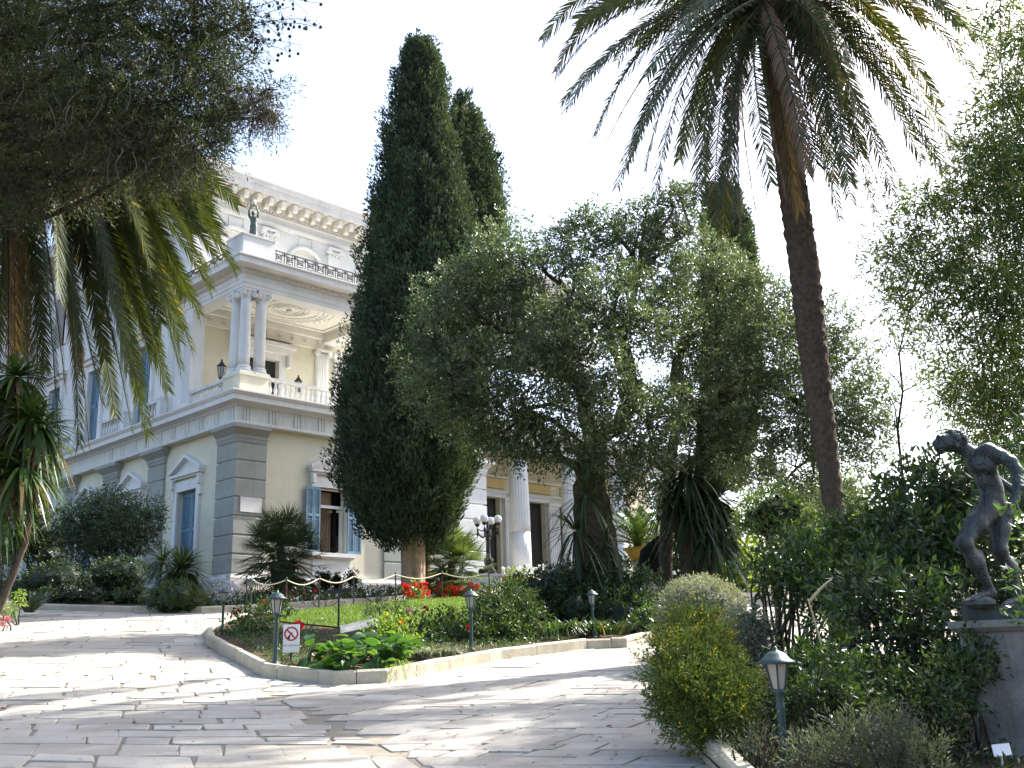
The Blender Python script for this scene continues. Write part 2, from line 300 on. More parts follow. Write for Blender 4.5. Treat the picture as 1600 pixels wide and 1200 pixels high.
def limb(mb, a, b, r0, r1, wig=0.12, n=6, sides=7, sag=0.0):
    a, b = np.asarray(a, float), np.asarray(b, float); L = np.linalg.norm(b - a); s = np.linspace(0, 1, n)
    P = a + (b - a) * s[:, None]; k = np.sin(s * math.pi)[:, None]
    P = P + k * RS.normal(size=(1, 3)) * wig * L * 0.6 + (k > 0) * RS.normal(size=(n, 3)) * wig * L * 0.12 * k + k * np.array([0, 0, sag * L])
    mb.tube(P, r0 + (r1 - r0) * s, sides); return P
def frond(p0, p1, p2, n=46, Lm=0.5, W=0.035, t=0.55, hang=0.3, tj=0.08, rw=0.03, start=0.12, lift=0.15, ragged=0.0, fwd=0.45, twist=0.0):
    """A feather-leaf: arching midrib with leaflets to both sides."""
    mb = MB(); p0, p1, p2 = map(lambda q: np.asarray(q, float), (p0, p1, p2)); s = np.linspace(0, 1, 14)[:, None]
    B = (1 - s) ** 2 * p0 + 2 * s * (1 - s) * p1 + s * s * p2
    mb.tube(B, rw * (1 - 0.85 * s[:, 0]), 5, min(1, t + 0.2))
    q = np.repeat(np.linspace(start, 0.995, n), 2)[:, None]; sg = np.tile([1.0, -1.0], n)[:, None]
    P = (1 - q) ** 2 * p0 + 2 * q * (1 - q) * p1 + q * q * p2; tg = unit(2 * (1 - q) * (p1 - p0) + 2 * q * (p2 - p1))
    hz = unit(np.cross(p1 - p0 + np.array([0.01, 0, 0]), p2 - p0 + np.array([0, 0.01, 0.0]))); sd = unit(np.cross(tg, np.array([0, 0, 1.0])) + 0.35 * hz * np.sign((np.cross(tg, np.array([0, 0, 1.0])) * hz).sum(1, keepdims=True)))
    up = np.cross(sd, tg); sd, up = sd * math.cos(twist) + up * math.sin(twist), up * math.cos(twist) - sd * math.sin(twist)
    lean = fwd + 0.9 * q
    d = unit(sd * sg + tg * lean + up * lift + RS.normal(size=P.shape) * 0.10)
    prof = np.interp(q[:, 0], [start, 0.25, 0.6, 0.9, 1.0], [0.55, 0.95, 1.0, 0.85, 0.55]); L = Lm * prof * (0.85 + 0.3 * RS.rand(len(P)))
    k = RS.rand(len(P)) > ragged
    blades(mb, P[k], d[k], L[k], W, hang, (t + RS.normal(size=len(P)) * tj)[k], 2, up[k], (0.7, 1.0, 0.06))
    return mb
def poly_in(pts, poly):
    x, y = pts[:, 0], pts[:, 1]; r = np.zeros(len(pts), bool); n = len(poly)
    for i in range(n):
        x1, y1 = poly[i]; x2, y2 = poly[(i + 1) % n]
        c = ((y1 > y) != (y2 > y)) & (x < (x2 - x1) * (y - y1) / (y2 - y1 + 1e-12) + x1); r ^= c
    return r
def scatter(poly, n):
    poly = np.asarray(poly, float)[:, :2]; lo, hi = poly.min(0), poly.max(0); p = lo + (hi - lo) * RS.rand(n * 3, 2); return p[poly_in(p, poly)][:n]
# ------------------------------------------------------------------ setting: ground, drive, beds, kerbs
def moulding(mb, path, prof, zf=None, t=0.5, closed=False, caps=True):
    """Sweep profile (outward, z) along a plan path with mitred corners; outward is to the right of travel."""
    P = np.asarray(path, float); n = len(P); rows = []
    for i in range(n):
        a = P[i - 1] if (i > 0 or closed) else None; b = P[(i + 1) % n] if (i < n - 1 or closed) else None
        d1 = unit(P[i] - a) if a is not None else None; d2 = unit(b - P[i]) if b is not None else None
        if d1 is None: d1 = d2
        if d2 is None: d2 = d1
        n1, n2 = np.array([d1[1], -d1[0]]), np.array([d2[1], -d2[0]]); m = n1 + n2; m = m / max(0.25, (m @ m) / 2)
        z0 = 0.0 if zf is None else zf(P[i][0], P[i][1])
        rows.append([(P[i][0] + m[0] * o, P[i][1] + m[1] * o, z0 + z) for o, z in prof])
    V = np.array(rows); k = len(prof); r = n if closed else n - 1; F = []
    for i in range(r):
        j = (i + 1) % n
        for q in range(k - 1): F.append((i * k + q, j * k + q, j * k + q + 1, i * k + q + 1))
    b0 = mb.n; mb.add(V.reshape(-1, 3), np.array(F), t)
    if caps and not closed and k > 2:
        mb.f.append(np.arange(k)[None, :] + b0); mb.f.append(np.arange(k)[::-1][None, :] + b0 + (n - 1) * k)
    return mb
def smooth_path(P, m=4):
    P = np.asarray(P, float); s = np.linspace(0, len(P) - 1, (len(P) - 1) * m + 1); i = np.arange(len(P))
    return np.stack([np.interp(s, i, P[:, 0]), np.interp(s, i, P[:, 1])], 1)

ISLAND = [(-4.98, 16.78), (-3.09, 12.81), (-2.1, 12.1), (-1.55, 12.32), (-1.06, 13.26), (-0.27, 14.68), (1.02, 16.16), (1.65, 16.36), (2.7, 18.5), (3.4, 22), (3.0, 27), (0.6, 31.2), (-1.3, 29.7), (-3.2, 27.5), (-4.6, 24.4), (-5.9, 22.4), (-5.6, 19)]
FRONTBED = [(-26, 29), (-14, 25.9), (-12.06, 25.4), (-8.9, 24.3), (-7.3, 24.2), (-6.4, 25.0), (-2.4, 30.4), (-0.2, 32.8), (0.6, 36), (-4, 40.5), (-9.4, 34.4), (-30, 54)]
LEFTBED = [(-9.3, 18.4), (-10.7, 21.6), (-12.0, 24.8), (-25, 28), (-25, 4), (-6.4, 5.0), (-6.9, 12), (-8.1, 15)]
RIGHTBED = [(1.40, 4.5), (1.30, 8.9), (1.42, 10.5), (1.75, 13.2), (2.5, 14.6), (9, 15.0), (22, 14), (20, 3)]

g = MB()   # one sheet out to the horizon; level beyond the palace
xs = np.concatenate([[-900, -300, -100, -50], np.arange(-30, 31, 2.0), [50, 100, 300, 900]]); ys = np.concatenate([[-300, -60, -20, -6], np.arange(0, 50, 2.0), [46.0, 60, 100, 300, 1500]]); ys = np.sort(ys)
X, Y = np.meshgrid(xs, ys); Zg = T(X, np.maximum(Y, -6)) - 0.01
a, b = X.shape; i = np.arange(a - 1)[:, None] * b; j = np.arange(b - 1)[None, :]
g.add(np.stack([X, Y, Zg], -1).reshape(-1, 3), np.stack([i + j, i + j + 1, i + b + j + 1, i + b + j], -1).reshape(-1, 4))
ground = g.build('ground', M['soil'], kind='structure')

r_ = MB(); rp = [(-26, 3), (16, 3), (16, 36), (4, 38), (-26, 36)]
r_.add([(x, y, T(x, y)) for x, y in rp], [tuple(range(5))])
road = r_.build('road', M['mortar'], kind='structure')

def stone_mesh(mb, q, h, t, wide):
    """One flagstone: worn bevelled slab on quad q (4 plan corners)."""
    q = np.asarray(q, float); c = q.mean(0); P = []
    for k in range(4):
        p, a, b_ = q[k], q[k - 1], q[(k + 1) % 4]; cut = 0.02 + 0.05 * RS.rand()
        P += [p + (a - p) * cut, p + (b_ - p) * cut]
    P = np.array(P) + RS.normal(size=(8, 2)) * 0.006 * wide; d = P - c; L = np.linalg.norm(d, axis=1, keepdims=True)
    inn = c + d * (1 - 0.010 / L); tx, ty = RS.normal(size=2) * 0.004
    zz = lambda A: T(A[:, 0], A[:, 1]) + h + (A - c) @ np.array([tx, ty])
    V = np.concatenate([np.column_stack([inn, zz(inn)]), np.column_stack([P, zz(P) - 0.004]), np.column_stack([P, T(P[:, 0], P[:, 1]) - 0.01])])
    F = np.array([(i, (i + 1) % 8, (i + 1) % 8 + 8, i + 8) for i in range(8)] + [(i + 8, (i + 1) % 8 + 8, (i + 1) % 8 + 16, i + 16) for i in range(8)])[:, ::-1]
    b0 = mb.n; mb.add(V, F, t); mb.f.append(np.arange(8)[None, :] + b0)
seam = lambda y: np.interp(y, [4.0, 10.1, 11.8, 12.6, 60], [1.54, -2.0, -2.9, -2.45, -2.45])
cells = []
for reg, k, rot in (('a', -0.30, -0.02), ('b', 0.55, 0.05)):
    y = 5.6
    while y < 31.5:
        hgt = RS.uniform(0.26, 0.46) * (1.0 if y < 13 else 1.3); x = -26.0 - RS.rand()
        while x < 7:
            wd = RS.uniform(0.30, 0.78) * (1.0 if y < 13 else 1.3)
            parts = [(x, x + wd, y, y + hgt)]
            if wd < 0.6 and RS.rand() < 0.16: m_ = y + hgt * RS.uniform(0.4, 0.6); parts = [(x, x + wd, y, m_), (x, x + wd, m_, y + hgt)]
            for (x0, x1, y0, y1) in parts:
                ga, gb = RS.uniform(0.004, 0.013) + 0.014 * (RS.rand() < 0.08), RS.uniform(0.003, 0.012)
                q = np.array([(x0 + ga, y0 + gb), (x1 - ga, y0 + gb), (x1 - ga, y1 - gb), (x0 + ga, y1 - gb)]) + RS.normal(size=(4, 2)) * 0.016
                q[:, 1] += rot * q[:, 0] + 0.04 * np.sin(q[:, 0] * 0.9 + y); q[:, 0] += k * (q[:, 1] - 10)
                c = q.mean(0)
                if (c[0] < seam(c[1])) != (reg == 'a'): continue
                s_ = seam(q[:, 1]); q[:, 0] = np.minimum(q[:, 0], s_ - 0.006) if reg == 'a' else np.maximum(q[:, 0], s_ + 0.006)
                if np.ptp(q[:, 0]) < 0.06: continue
                if c[1] < 6.3 or abs(c[0]) > 0.60 * c[1] + 1.0: continue
                if c[0] > 6.5: continue
                cc = c[None]
                if any(poly_in(cc + dx, P_)[0] and all(poly_in(q, P_)) for P_ in (ISLAND, FRONTBED, LEFTBED, RIGHTBED) for dx in (0,)): continue
                cells.append((c[1], q))
            x += wd
        y += hgt
cells.sort(key=lambda e: e[0])
far = MB(); nst = 0
for d_, q in cells:
    c = q.mean(0); t = float(np.clip(0.5 + RS.normal() * 0.24, 0, 1)); h = 0.012 + RS.normal() * 0.0022
    vis = d_ > 7.0 and abs(c[0]) < 0.53 * c[1]
    if vis and nst < 300:
        mb = MB(); stone_mesh(mb, q, h, t, 1.0); mb.build('paving_stone', M['stone'], road); nst += 1
    else: stone_mesh(far, q, h, t, 1.0)
far.build('distant_paving_stones', M['stone'], road, kind='stuff')

def bed(poly, h, name):
    P = np.asarray(poly, float); mb = MB(); mb.add([(x, y, T(x, y) + h) for x, y in P], [tuple(range(len(P)))])
    return mb.build(name, M['soil'], kind='structure')
bed(ISLAND, 0.10, 'island_bed_soil'); bed(FRONTBED, 0.09, 'palace_bed_soil'); bed(LEFTBED, 0.09, 'side_bed_soil'); bed(RIGHTBED, 0.07, 'shrub_bed_soil')
def kerb(path, name, h=0.17, wd=0.13, closed=False, sub=5):
    P = smooth_path(path if not closed else list(path) + [path[0]], sub)
    if closed: P = P[:-1]
    P = P + RS.normal(size=P.shape) * 0.009
    prof = [(0.0, -0.08), (0.004, h - 0.025), (-0.02, h), (-wd + 0.02, h), (-wd, h - 0.02), (-wd, -0.08)]
    e = bpy.data.objects.new(name, None); COL.objects.link(e); e['kind'] = 'structure'; i = 0
    while i < len(P) - 1:   # laid in lengths with open joints
        j = min(len(P) - 1, i + 1 + int(RS.rand() * 2 + 2)); j = len(P) - 1 if len(P) - 1 - j < 2 else j; Q = P[i:j + 1].copy(); d0, d1 = unit(Q[1] - Q[0]), unit(Q[-1] - Q[-2]); Q[0] = Q[0] + d0 * 0.005; Q[-1] = Q[-1] - d1 * 0.005; dh = RS.normal() * 0.005
        mb = MB(); moulding(mb, Q, [(o_, z_ + (dh if z_ > 0 else 0)) for o_, z_ in prof], T, 0.5); mb.build('kerb_stone', M['kerb'], e); i = j
    return e
kerb(ISLAND[:9] , 'island_kerb', 0.165, 0.11)
kerb([ISLAND[-2], ISLAND[-1], ISLAND[0]], 'island_side_kerb', 0.13)
kerb(FRONTBED[1:8], 'palace_bed_kerb', 0.16)
kerb([(1.30, 9.0), (1.40, 4.5)][::-1], 'shrub_bed_kerb', 0.20) if False else kerb([(1.30, 9.0), (1.36, 7.5), (1.40, 4.5)], 'shrub_bed_kerb', 0.17)
kerb([LEFTBED[5], LEFTBED[6], LEFTBED[7], LEFTBED[0], LEFTBED[1], LEFTBED[2]], 'side_bed_kerb', 0.20)

LAWN = [(-4.6, 20.2), (-3.0, 18.6), (-0.6, 19.2), (1.3, 22), (1.8, 27), (0.2, 30.3), (-1.3, 29.4), (-3.15, 27.2), (-4.5, 24.2), (-5.4, 22.4)]
mb = MB(); mb.add([(x, y, T(x, y) + 0.125) for x, y in LAWN], [tuple(range(len(LAWN)))])
lawn = mb.build('lawn', surf('lawn_thatch', (0.10, 0.15, 0.028), (0.06, 0.095, 0.018), 8, 0.95, 0.5, 60, 0.1), kind='structure')
p = scatter(LAWN, 36000); mb = MB(); n = len(p); B = np.column_stack([p, T(p[:, 0], p[:, 1]) + 0.12])
d = unit(np.column_stack([RS.normal(size=(n, 2)) * 0.35, np.ones(n)])); s = RS.rand(n)
blades(mb, B, d, 0.05 + 0.05 * RS.rand(n), 0.012, 0.3, 0.5 + 0.25 * wob(B, 0.9) + RS.normal(size=n) * 0.2, 1, None, (1, 0.1))
o = mb.build('lawn_grass', M['grass'], kind='stuff'); tag(o, 'sunlit short green lawn grass on the kerbed island', 'grass')

q = np.concatenate([scatter([(-1.0, 8.0), (1.2, 8.0), (1.7, 15.2), (-0.3, 13.8)], 130), scatter([(-5, 7), (1, 7), (1, 12), (-3.5, 12), (-6, 14)], 120)]); n = len(q); mb = MB(); B = np.column_stack([q, T(q[:, 0], q[:, 1]) + 0.018])
a_ = RS.rand(n) * 6.283; ax = unit(np.column_stack([np.cos(a_), np.sin(a_), 0.08 * np.ones(n)])); leaves(mb, B, ax, 0.03 + 0.05 * RS.rand(n), 0.012 + 0.014 * RS.rand(n), RS.rand(n) * 0.16, np.repeat(V3(0, 0, 1)[None], n, 0) + 0.3 * RS.normal(size=(n, 3)))
o = mb.build('fallen_leaves', M['l_palm'], kind='stuff'); tag(o, 'scattered dry brown leaves lying on the paved drive', 'leaves')
# ------------------------------------------------------------------ the palace (local x runs along the front, y along the left side, from the corner)
PA = math.radians(45.67)
PAL = thing('palace', 'pale yellow neoclassical palace with white columns, loggia balcony and grey rusticated pilasters', 'palace', (-9.3, 34.0, 0), PA)
def pal(u, v, z):
    return np.array([-9.3 + u * math.cos(PA) - v * math.sin(PA), 34.0 + u * math.sin(PA) + v * math.cos(PA), z])
def part(name, mb, mat, parent=None, smooth=False, kind=None, label=None): return mb.build(name, M[mat] if isinstance(mat, str) else mat, parent or PAL, smooth, kind, label)
def wall_holes(mb, L0, L1, z0, z1, holes, fr, depth=0.3):
    """Wall face with rectangular openings and their reveals. fr(a, z, d) gives a point d behind the face."""
    A = sorted({L0, L1, *[h[0] for h in holes], *[h[1] for h in holes]}); B = sorted({z0, z1, *[h[2] for h in holes], *[h[3] for h in holes]})
    for a0, a1 in zip(A, A[1:]):
        for b0, b1 in zip(B, B[1:]):
            if any(h[0] <= a0 and a1 <= h[1] and h[2] <= b0 and b1 <= h[3] for h in holes): continue
            mb.add([fr(a0, b0, 0), fr(a1, b0, 0), fr(a1, b1, 0), fr(a0, b1, 0)], [(0, 1, 2, 3)])
    for a0, a1, b0, b1 in holes:
        for (p, q) in (((a0, b0), (a1, b0)), ((a1, b0), (a1, b1)), ((a1, b1), (a0, b1)), ((a0, b1), (a0, b0))):
            mb.add([fr(*p, 0), fr(*q, 0), fr(*q, depth), fr(*p, depth)], [(0, 1, 2, 3)])
FRONT = lambda a, z, d: (a, d, z)
LEFT = lambda a, z, d: (d, a, z)
Z0, ZP, ZCAP, ZARC, ZCOR, ZDECK = 3.3, 4.48, 8.86, 9.43, 10.1, 10.55
VEND = 26.0
WINL = [3.2, 7.55, 11.45, 15.35, 19.25, 23.1]
# ground-floor walls
mb = MB(); wall_holes(mb, 0, VEND, Z0, ZARC, [(v - 0.68, v + 0.68, 5.0, 7.62) for v in WINL], LEFT); part('side_wall', mb, 'yellow')
mb = MB(); wall_holes(mb, 0, 11.35, Z0, ZARC, [(3.28, 4.5, 5.3, 7.62)], FRONT); mb.add([(11.35, 0, Z0), (11.35, 3, Z0), (11.35, 3, ZARC), (11.35, 0, ZARC)], [(0, 1, 2, 3)]); part('front_wall', mb, 'yellow')
mb = MB(); mb.box(0.32, 11.3, 4.2, 4.3, Z0, ZARC); mb.box(4.2, 4.3, 0.3, VEND, Z0, ZARC); mb.box(0.31, 4.2, 0.31, 0.4, Z0, 3.5); part('inner_wall', mb, 'dark')
mb = MB(); moulding(mb, [(0, VEND), (0, 0), (11.35, 0)], [(0, Z0), (0.16, Z0), (0.16, ZP - 0.14), (0.11, ZP - 0.06), (0.11, ZP), (0, ZP)]); part('plinth', mb, 'cornice')
# rusticated pilasters, each block its own piece
def pilaster(a0, a1, side, mat='grey', nb=7, corner=False, z0=ZP, pr=0.10, zc=ZCAP):
    e = bpy.data.objects.new('pilaster', None); COL.objects.link(e); e.parent = PAL
    hs = (zc - z0) / nb
    core = MB()
    if corner: core.box(-pr + 0.03, a1 - 0.02, -pr + 0.03, a1 - 0.02, z0, zc)
    elif side == 'f': core.box(a0 + 0.02, a1 - 0.02, -pr + 0.03, 0.1, z0, zc)
    else: core.box(-pr + 0.03, 0.1, a0 + 0.02, a1 - 0.02, z0, zc)
    core.build('backing', M[mat], e)
    for k in range(nb):
        b0, b1 = z0 + k * hs + 0.025, z0 + (k + 1) * hs - 0.025; m = MB()
        if corner: prof = [(-0.05, b0), (pr - 0.02, b0), (pr, b0 + 0.02), (pr, b1 - 0.02), (pr - 0.02, b1), (-0.05, b1)]; moulding(m, [(0, 1.16), (0, 0), (1.08, 0)], prof)
        elif side == 'f': moulding(m, [(a0, 0.05), (a0, 0), (a1, 0), (a1, 0.05)], [(-0.02, b0), (pr - 0.02, b0), (pr, b0 + 0.02), (pr, b1 - 0.02), (pr - 0.02, b1), (-0.02, b1)])
        else: moulding(m, [(0.05, a1), (0, a1), (0, a0), (0.05, a0)], [(-0.02, b0), (pr - 0.02, b0), (pr, b0 + 0.02), (pr, b1 - 0.02), (pr - 0.02, b1), (-0.02, b1)])
        m.build('block', M[mat], e)
    m = MB(); pc = [(-0.02, zc), (pr, zc), (pr + 0.03, zc + 0.12), (pr + 0.05, zc + 0.14), (pr + 0.05, zc + 0.24), (pr + 0.24, zc + 0.42), (pr + 0.27, zc + 0.44), (pr + 0.27, ZARC), (-0.02, ZARC)]
    if corner: moulding(m, [(0, 1.16), (0, 0), (1.08, 0)], pc)
    elif side == 'f': moulding(m, [(a0, 0.05), (a0, 0), (a1, 0), (a1, 0.05)], pc)
    else: moulding(m, [(0.05, a1), (0, a1), (0, a0), (0.05, a0)], pc)
    m.build('capital', M[mat], e)
    return e
pilaster(0, 1.1, 'c', corner=True)
for a in (5.05, 8.85, 12.75, 16.6, 20.5): pilaster(a, a + 1.05, 'l')
pilaster(6.3, 7.3, 'f'); pilaster(9.9, 11.3, 'f', mat='white', pr=0.16)
mb = MB(); mb.box(0.12, 0.93, -0.135, -0.10, 6.50, 7.0); part('plaque', mb, 'marble', label='blank white marble plaque on the corner pilaster')
# entablature under the balcony
E1 = [(0, VEND), (0, 0), (11.33, 0)]
mb = MB(); moulding(mb, E1, [(-0.02, ZARC), (0.33, ZARC), (0.34, ZARC + 0.03), (0.34, ZARC + 0.10), (0.18, ZARC + 0.12), (0.16, ZARC + 0.16), (-0.02, ZARC + 0.16)]); part('architrave', mb, 'frieze')
mb = MB(); moulding(mb, E1, [(-0.02, ZARC + 0.162), (0.12, ZARC + 0.162), (0.12, ZCOR - 0.01), (-0.02, ZCOR - 0.01)]); part('frieze', mb, 'frieze')
mb = MB(); moulding(mb, E1, [(-0.02, ZCOR - 0.008), (0.16, ZCOR - 0.008), (0.2, ZCOR + 0.06), (0.50, ZCOR + 0.10), (0.50, ZCOR + 0.27), (0.54, ZCOR + 0.30), (0.60, ZCOR + 0.38), (0.60, ZCOR + 0.43), (-0.02, ZCOR + 0.45)]); part('cornice', mb, 'white')
def triglyphs(a0, a1, step, side):
    for a in np.arange(a0, a1, step):
        m = MB()
        for k in range(3):
            q = a + k * 0.12
            if side == 'f': m.box(q, q + 0.085, -0.155, -0.11, ZARC + 0.17, ZCOR - 0.02)
            else: m.box(-0.155, -0.11, q, q + 0.085, ZARC + 0.17, ZCOR - 0.02)
        part('triglyph', m, 'frieze')
triglyphs(0.1, 5.5, 1.02, 'f'); triglyphs(0.1, 10, 1.02, 'l')
mb = MB(); mb.box(-0.02, 11.33, -0.02, VEND, ZDECK - 0.1, ZDECK); part('terrace_floor', mb, 'white')
# pedimented windows
def pediment(m, c, hw, z, fr, out=0.22, rise=0.55):
    """Raking and level cornices of a triangular pediment, with its sunk field."""
    def bar(p, q, th, o): 
        (a0, z0_), (a1, z1_) = p, q
        P = [(a0, z0_), (a1, z1_), (a1, z1_ + th), (a0, z0_ + th)]
        V = [fr(x, y, -o) for x, y in P] + [fr(x, y, 0.02) for x, y in P]
        m.add(V, [(0, 1, 2, 3), (7, 6, 5, 4), (0, 4, 5, 1), (1, 5, 6, 2), (2, 6, 7, 3), (3, 7, 4, 0)])
    bar((c - hw, z), (c + hw, z), 0.10, out); bar((c - hw * 0.94, z - 0.07), (c + hw * 0.94, z - 0.07), 0.068, out * 0.6)
    bar((c - hw - 0.04, z + 0.10), (c, z + 0.10 + rise), 0.12, out + 0.02); bar((c, z + 0.10 + rise), (c + hw + 0.04, z + 0.10), 0.12, out + 0.018)
    m.add([fr(c - hw, z + 0.1, -0.05), fr(c + hw, z + 0.1, -0.05), fr(c, z + 0.1 + rise, -0.05)], [(0, 1, 2)])
def window_trim(c, hw, z0, z1, fr, par, arch=False):
    bx = lambda m, a0, a1, b0, b1, o0, o1: m.add([fr(a0, b0, -o0), fr(a1, b0, -o0), fr(a1, b1, -o0), fr(a0, b1, -o0), fr(a0, b0, -o1), fr(a1, b0, -o1), fr(a1, b1, -o1), fr(a0, b1, -o1)], np.array([(0, 3, 2, 1), (4, 5, 6, 7), (0, 1, 5, 4), (1, 2, 6, 5), (2, 3, 7, 6), (3, 0, 4, 7)]))
    m = MB(); bx(m, c - hw - 0.2, c - hw, z0, z1, -0.02, 0.09); bx(m, c + hw, c + hw + 0.2, z0, z1, -0.02, 0.09); bx(m, c - hw - 0.2, c + hw + 0.2, z1, z1 + 0.36, -0.02, 0.085); m.build('frame', M['white'], par)
    m = MB(); bx(m, c - hw - 0.34, c + hw + 0.34, z0 - 0.14, z0, -0.02, 0.24); bx(m, c - hw - 0.28, c + hw + 0.28, z0 - 0.20, z0 - 0.142, -0.02, 0.16); m.build('sill', M['white'], par)
    m = MB(); bx(m, c - hw - 0.2, c + hw + 0.2, 4.5, z0 - 0.202, -0.02, 0.05); m.build('apron', M['white'], par)
    for s in (-1, 1):
        m = MB(); q = c + s * (hw + 0.27); bx(m, q - 0.07, q + 0.07, z1 + 0.12, z1 + 0.45, -0.02, 0.20); bx(m, q - 0.06, q + 0.06, z1 - 0.25, z1 + 0.118, -0.02, 0.11); m.build('console', M['white'], par)
    m = MB(); pediment(m, c, hw + 0.40, z1 + 0.52, fr); m.build('pediment', M['white'], par)
    return bx
for v in WINL:
    e = bpy.data.objects.new('window', None); COL.objects.link(e); e.parent = PAL
    bx = window_trim(v, 0.68, 5.0, 7.62, LEFT, e)
    for s in (-1, 1):
        m = MB(); a0, a1 = (v - 0.67, v - 0.012) if s < 0 else (v + 0.012, v + 0.67)
        for b0, b1 in ((5.02, 5.12), (6.2, 6.32), (7.45, 7.60)): bx(m, a0, a1, b0, b1, -0.22, -0.16)
        bx(m, a0, a0 + 0.09, 5.121, 7.449, -0.22, -0.161); bx(m, a1 - 0.09, a1, 5.121, 7.449, -0.22, -0.161)
        for zz in np.arange(5.16, 7.42, 0.075):
            if 6.15 < zz < 6.36: continue
            bx(m, a0 + 0.09, a1 - 0.09, zz, zz + 0.045, -0.215, -0.172)
        bx(m, a0 + 0.05, a1 - 0.05, 5.1, 7.5, -0.235, -0.222)
        m.build('shutter', M['shutter'], e)
# the open front window
e = bpy.data.objects.new('window', None); COL.objects.link(e); e.parent = PAL; e['label'] = 'open front window with blue shutters folded back and beige curtains'
bx = window_trim(3.89, 0.61, 5.3, 7.62, FRONT, e)
def shutter_leaf(a0, a1, par, o):
    m = MB()
    for b0, b1 in ((5.32, 5.42), (6.55, 6.66), (7.48, 7.60)): bx(m, a0, a1, b0, b1, o, o + 0.05)
    bx(m, a0, a0 + 0.06, 5.421, 7.479, o, o + 0.049); bx(m, a1 - 0.06, a1, 5.421, 7.479, o, o + 0.049)
    for zz in np.arange(5.45, 7.44, 0.07):
        if 6.50 < zz < 6.68: continue
        bx(m, a0 + 0.06, a1 - 0.06, zz, zz + 0.045, o + 0.008, o + 0.04)
    bx(m, a0 + 0.03, a1 - 0.03, 5.4, 7.5, o - 0.004, o + 0.006); m.build('shutter', M['shutter'], par)
for a0, a1 in ((2.70, 3.01), (3.02, 3.30), (4.48, 4.78), (4.79, 5.10)): shutter_leaf(a0, a1, e, 0.10)
m = MB(); bx(m, 3.30, 3.37, 5.30, 7.60, -0.2, -0.12); bx(m, 4.41, 4.48, 5.30, 7.60, -0.2, -0.12); bx(m, 3.371, 4.409, 6.92, 7.02, -0.2, -0.12); bx(m, 3.371, 4.409, 7.55, 7.60, -0.2, -0.12); m.build('sash', M['white'], e)
m = MB(); ang = 0.9
for k in range(2):
    s0 = (4.40, 0.22); dirx = (-math.cos(ang) * 0.5, math.sin(ang) * 0.5)
    if k == 0: m.obox((s0[0] + dirx[0] * 0.5, s0[1] + dirx[1] * 0.5, 5.36), (dirx[0] * 0.5, dirx[1] * 0.5, 0), (0.02, 0.025, 0), (0, 0, 0.04)); m.obox((s0[0] + dirx[0] * 0.5, s0[1] + dirx[1] * 0.5, 6.86), (dirx[0] * 0.5, dirx[1] * 0.5, 0), (0.02, 0.025, 0), (0, 0, 0.04))
    m.obox((s0[0] + dirx[0] * k, s0[1] + dirx[1] * k, 6.11), (0.025, 0, 0), (0, 0.025, 0), (0, 0, 0.79))
m.build('casement', M['white'], e)
m = MB()   # curtains, gathered to the right and tied back left
for x0, x1, tie in ((3.38, 3.85, -0.28), (3.75, 4.42, 0.0)):
    ss = np.linspace(0, 1, 40); zs = np.linspace(5.3, 6.95, 14); V = np.zeros((14, 40, 3))
    for q, zz in enumerate(zs):
        f = (6.95 - zz) / 1.65
        xx = x0 + (x1 - x0) * ss + (0.34 * f * (1 - ss) if x0 < 3.5 else 0.0)
        V[q] = np.stack([xx, 0.5 + 0.04 * np.sin(ss * 38) + 0 * ss, np.full(40, zz)], -1)
    i = np.arange(13)[:, None] * 40; j = np.arange(39)[None, :]
    m.add(V.reshape(-1, 3), np.stack([i + j, i + j + 1, i + j + 41, i + j + 40], -1).reshape(-1, 4))
m.box(3.38, 4.42, 0.47, 0.50, 7.03, 7.55); m.build('curtain', M['curtain'], e)

# columns ----------------------------------------------------------
def column(u, v, z0, z1, r, ionic=True, lower=0.0, name='column', par=None):
    e = bpy.data.objects.new(name, None); COL.objects.link(e); e.parent = par or PAL; e.location = (u, v, 0)
    m = MB(); m.box(-r * 1.35, r * 1.35, -r * 1.35, r * 1.35, z0, z0 + 0.08); m.lathe([(r * 1.3, z0 + 0.082), (r * 1.36, z0 + 0.13), (r * 1.25, z0 + 0.18), (r * 1.12, z0 + 0.20), (r * 1.22, z0 + 0.25), (r * 1.05, z0 + 0.30)], n=24); m.build('base', M['white'], e)
    m = MB(); zb = z0 + 0.30; zt = z1 - (0.34 if ionic else 0.36)
    if lower: m.lathe([(r * 1.03, zb), (r * 1.0, zb + lower * 0.5), (r * 0.99, zb + lower)], n=80, flute=20, depth=0.018); zb += lower
    S = [(r * (1 - 0.15 * s ** 1.6), zb + (zt - zb) * s) for s in np.linspace(0, 1, 8)]
    m.lathe(S, n=80, flute=20, depth=0.085); m.build('shaft', M['white'], e, True)
    m = MB(); m.box(-r * 1.22, r * 1.22, -r * 1.22, r * 1.22, z1 - 0.08, z1 - 0.002); m.lathe([(r * 0.86, zt), (r * 0.95, zt + 0.04), (r * 0.88, zt + 0.06), (r * 1.12, z1 - 0.14), (r * 1.15, z1 - 0.082)], n=20)
    if ionic:
        for sx in (-1, 1):
            for sy in (-1, 1):
                d_ = np.array([sx, sy, 0]) / math.sqrt(2); side = np.array([-d_[1], d_[0], 0]); c_ = d_ * r * 1.45 + np.array([0, 0, z1 - 0.19])
                m.tube([c_ - side * 0.06, c_ + side * 0.06], 0.095, 12); m.tube([c_ - side * 0.07, c_ + side * 0.07], 0.035, 8)
    m.build('capital', M['white'], e); return e
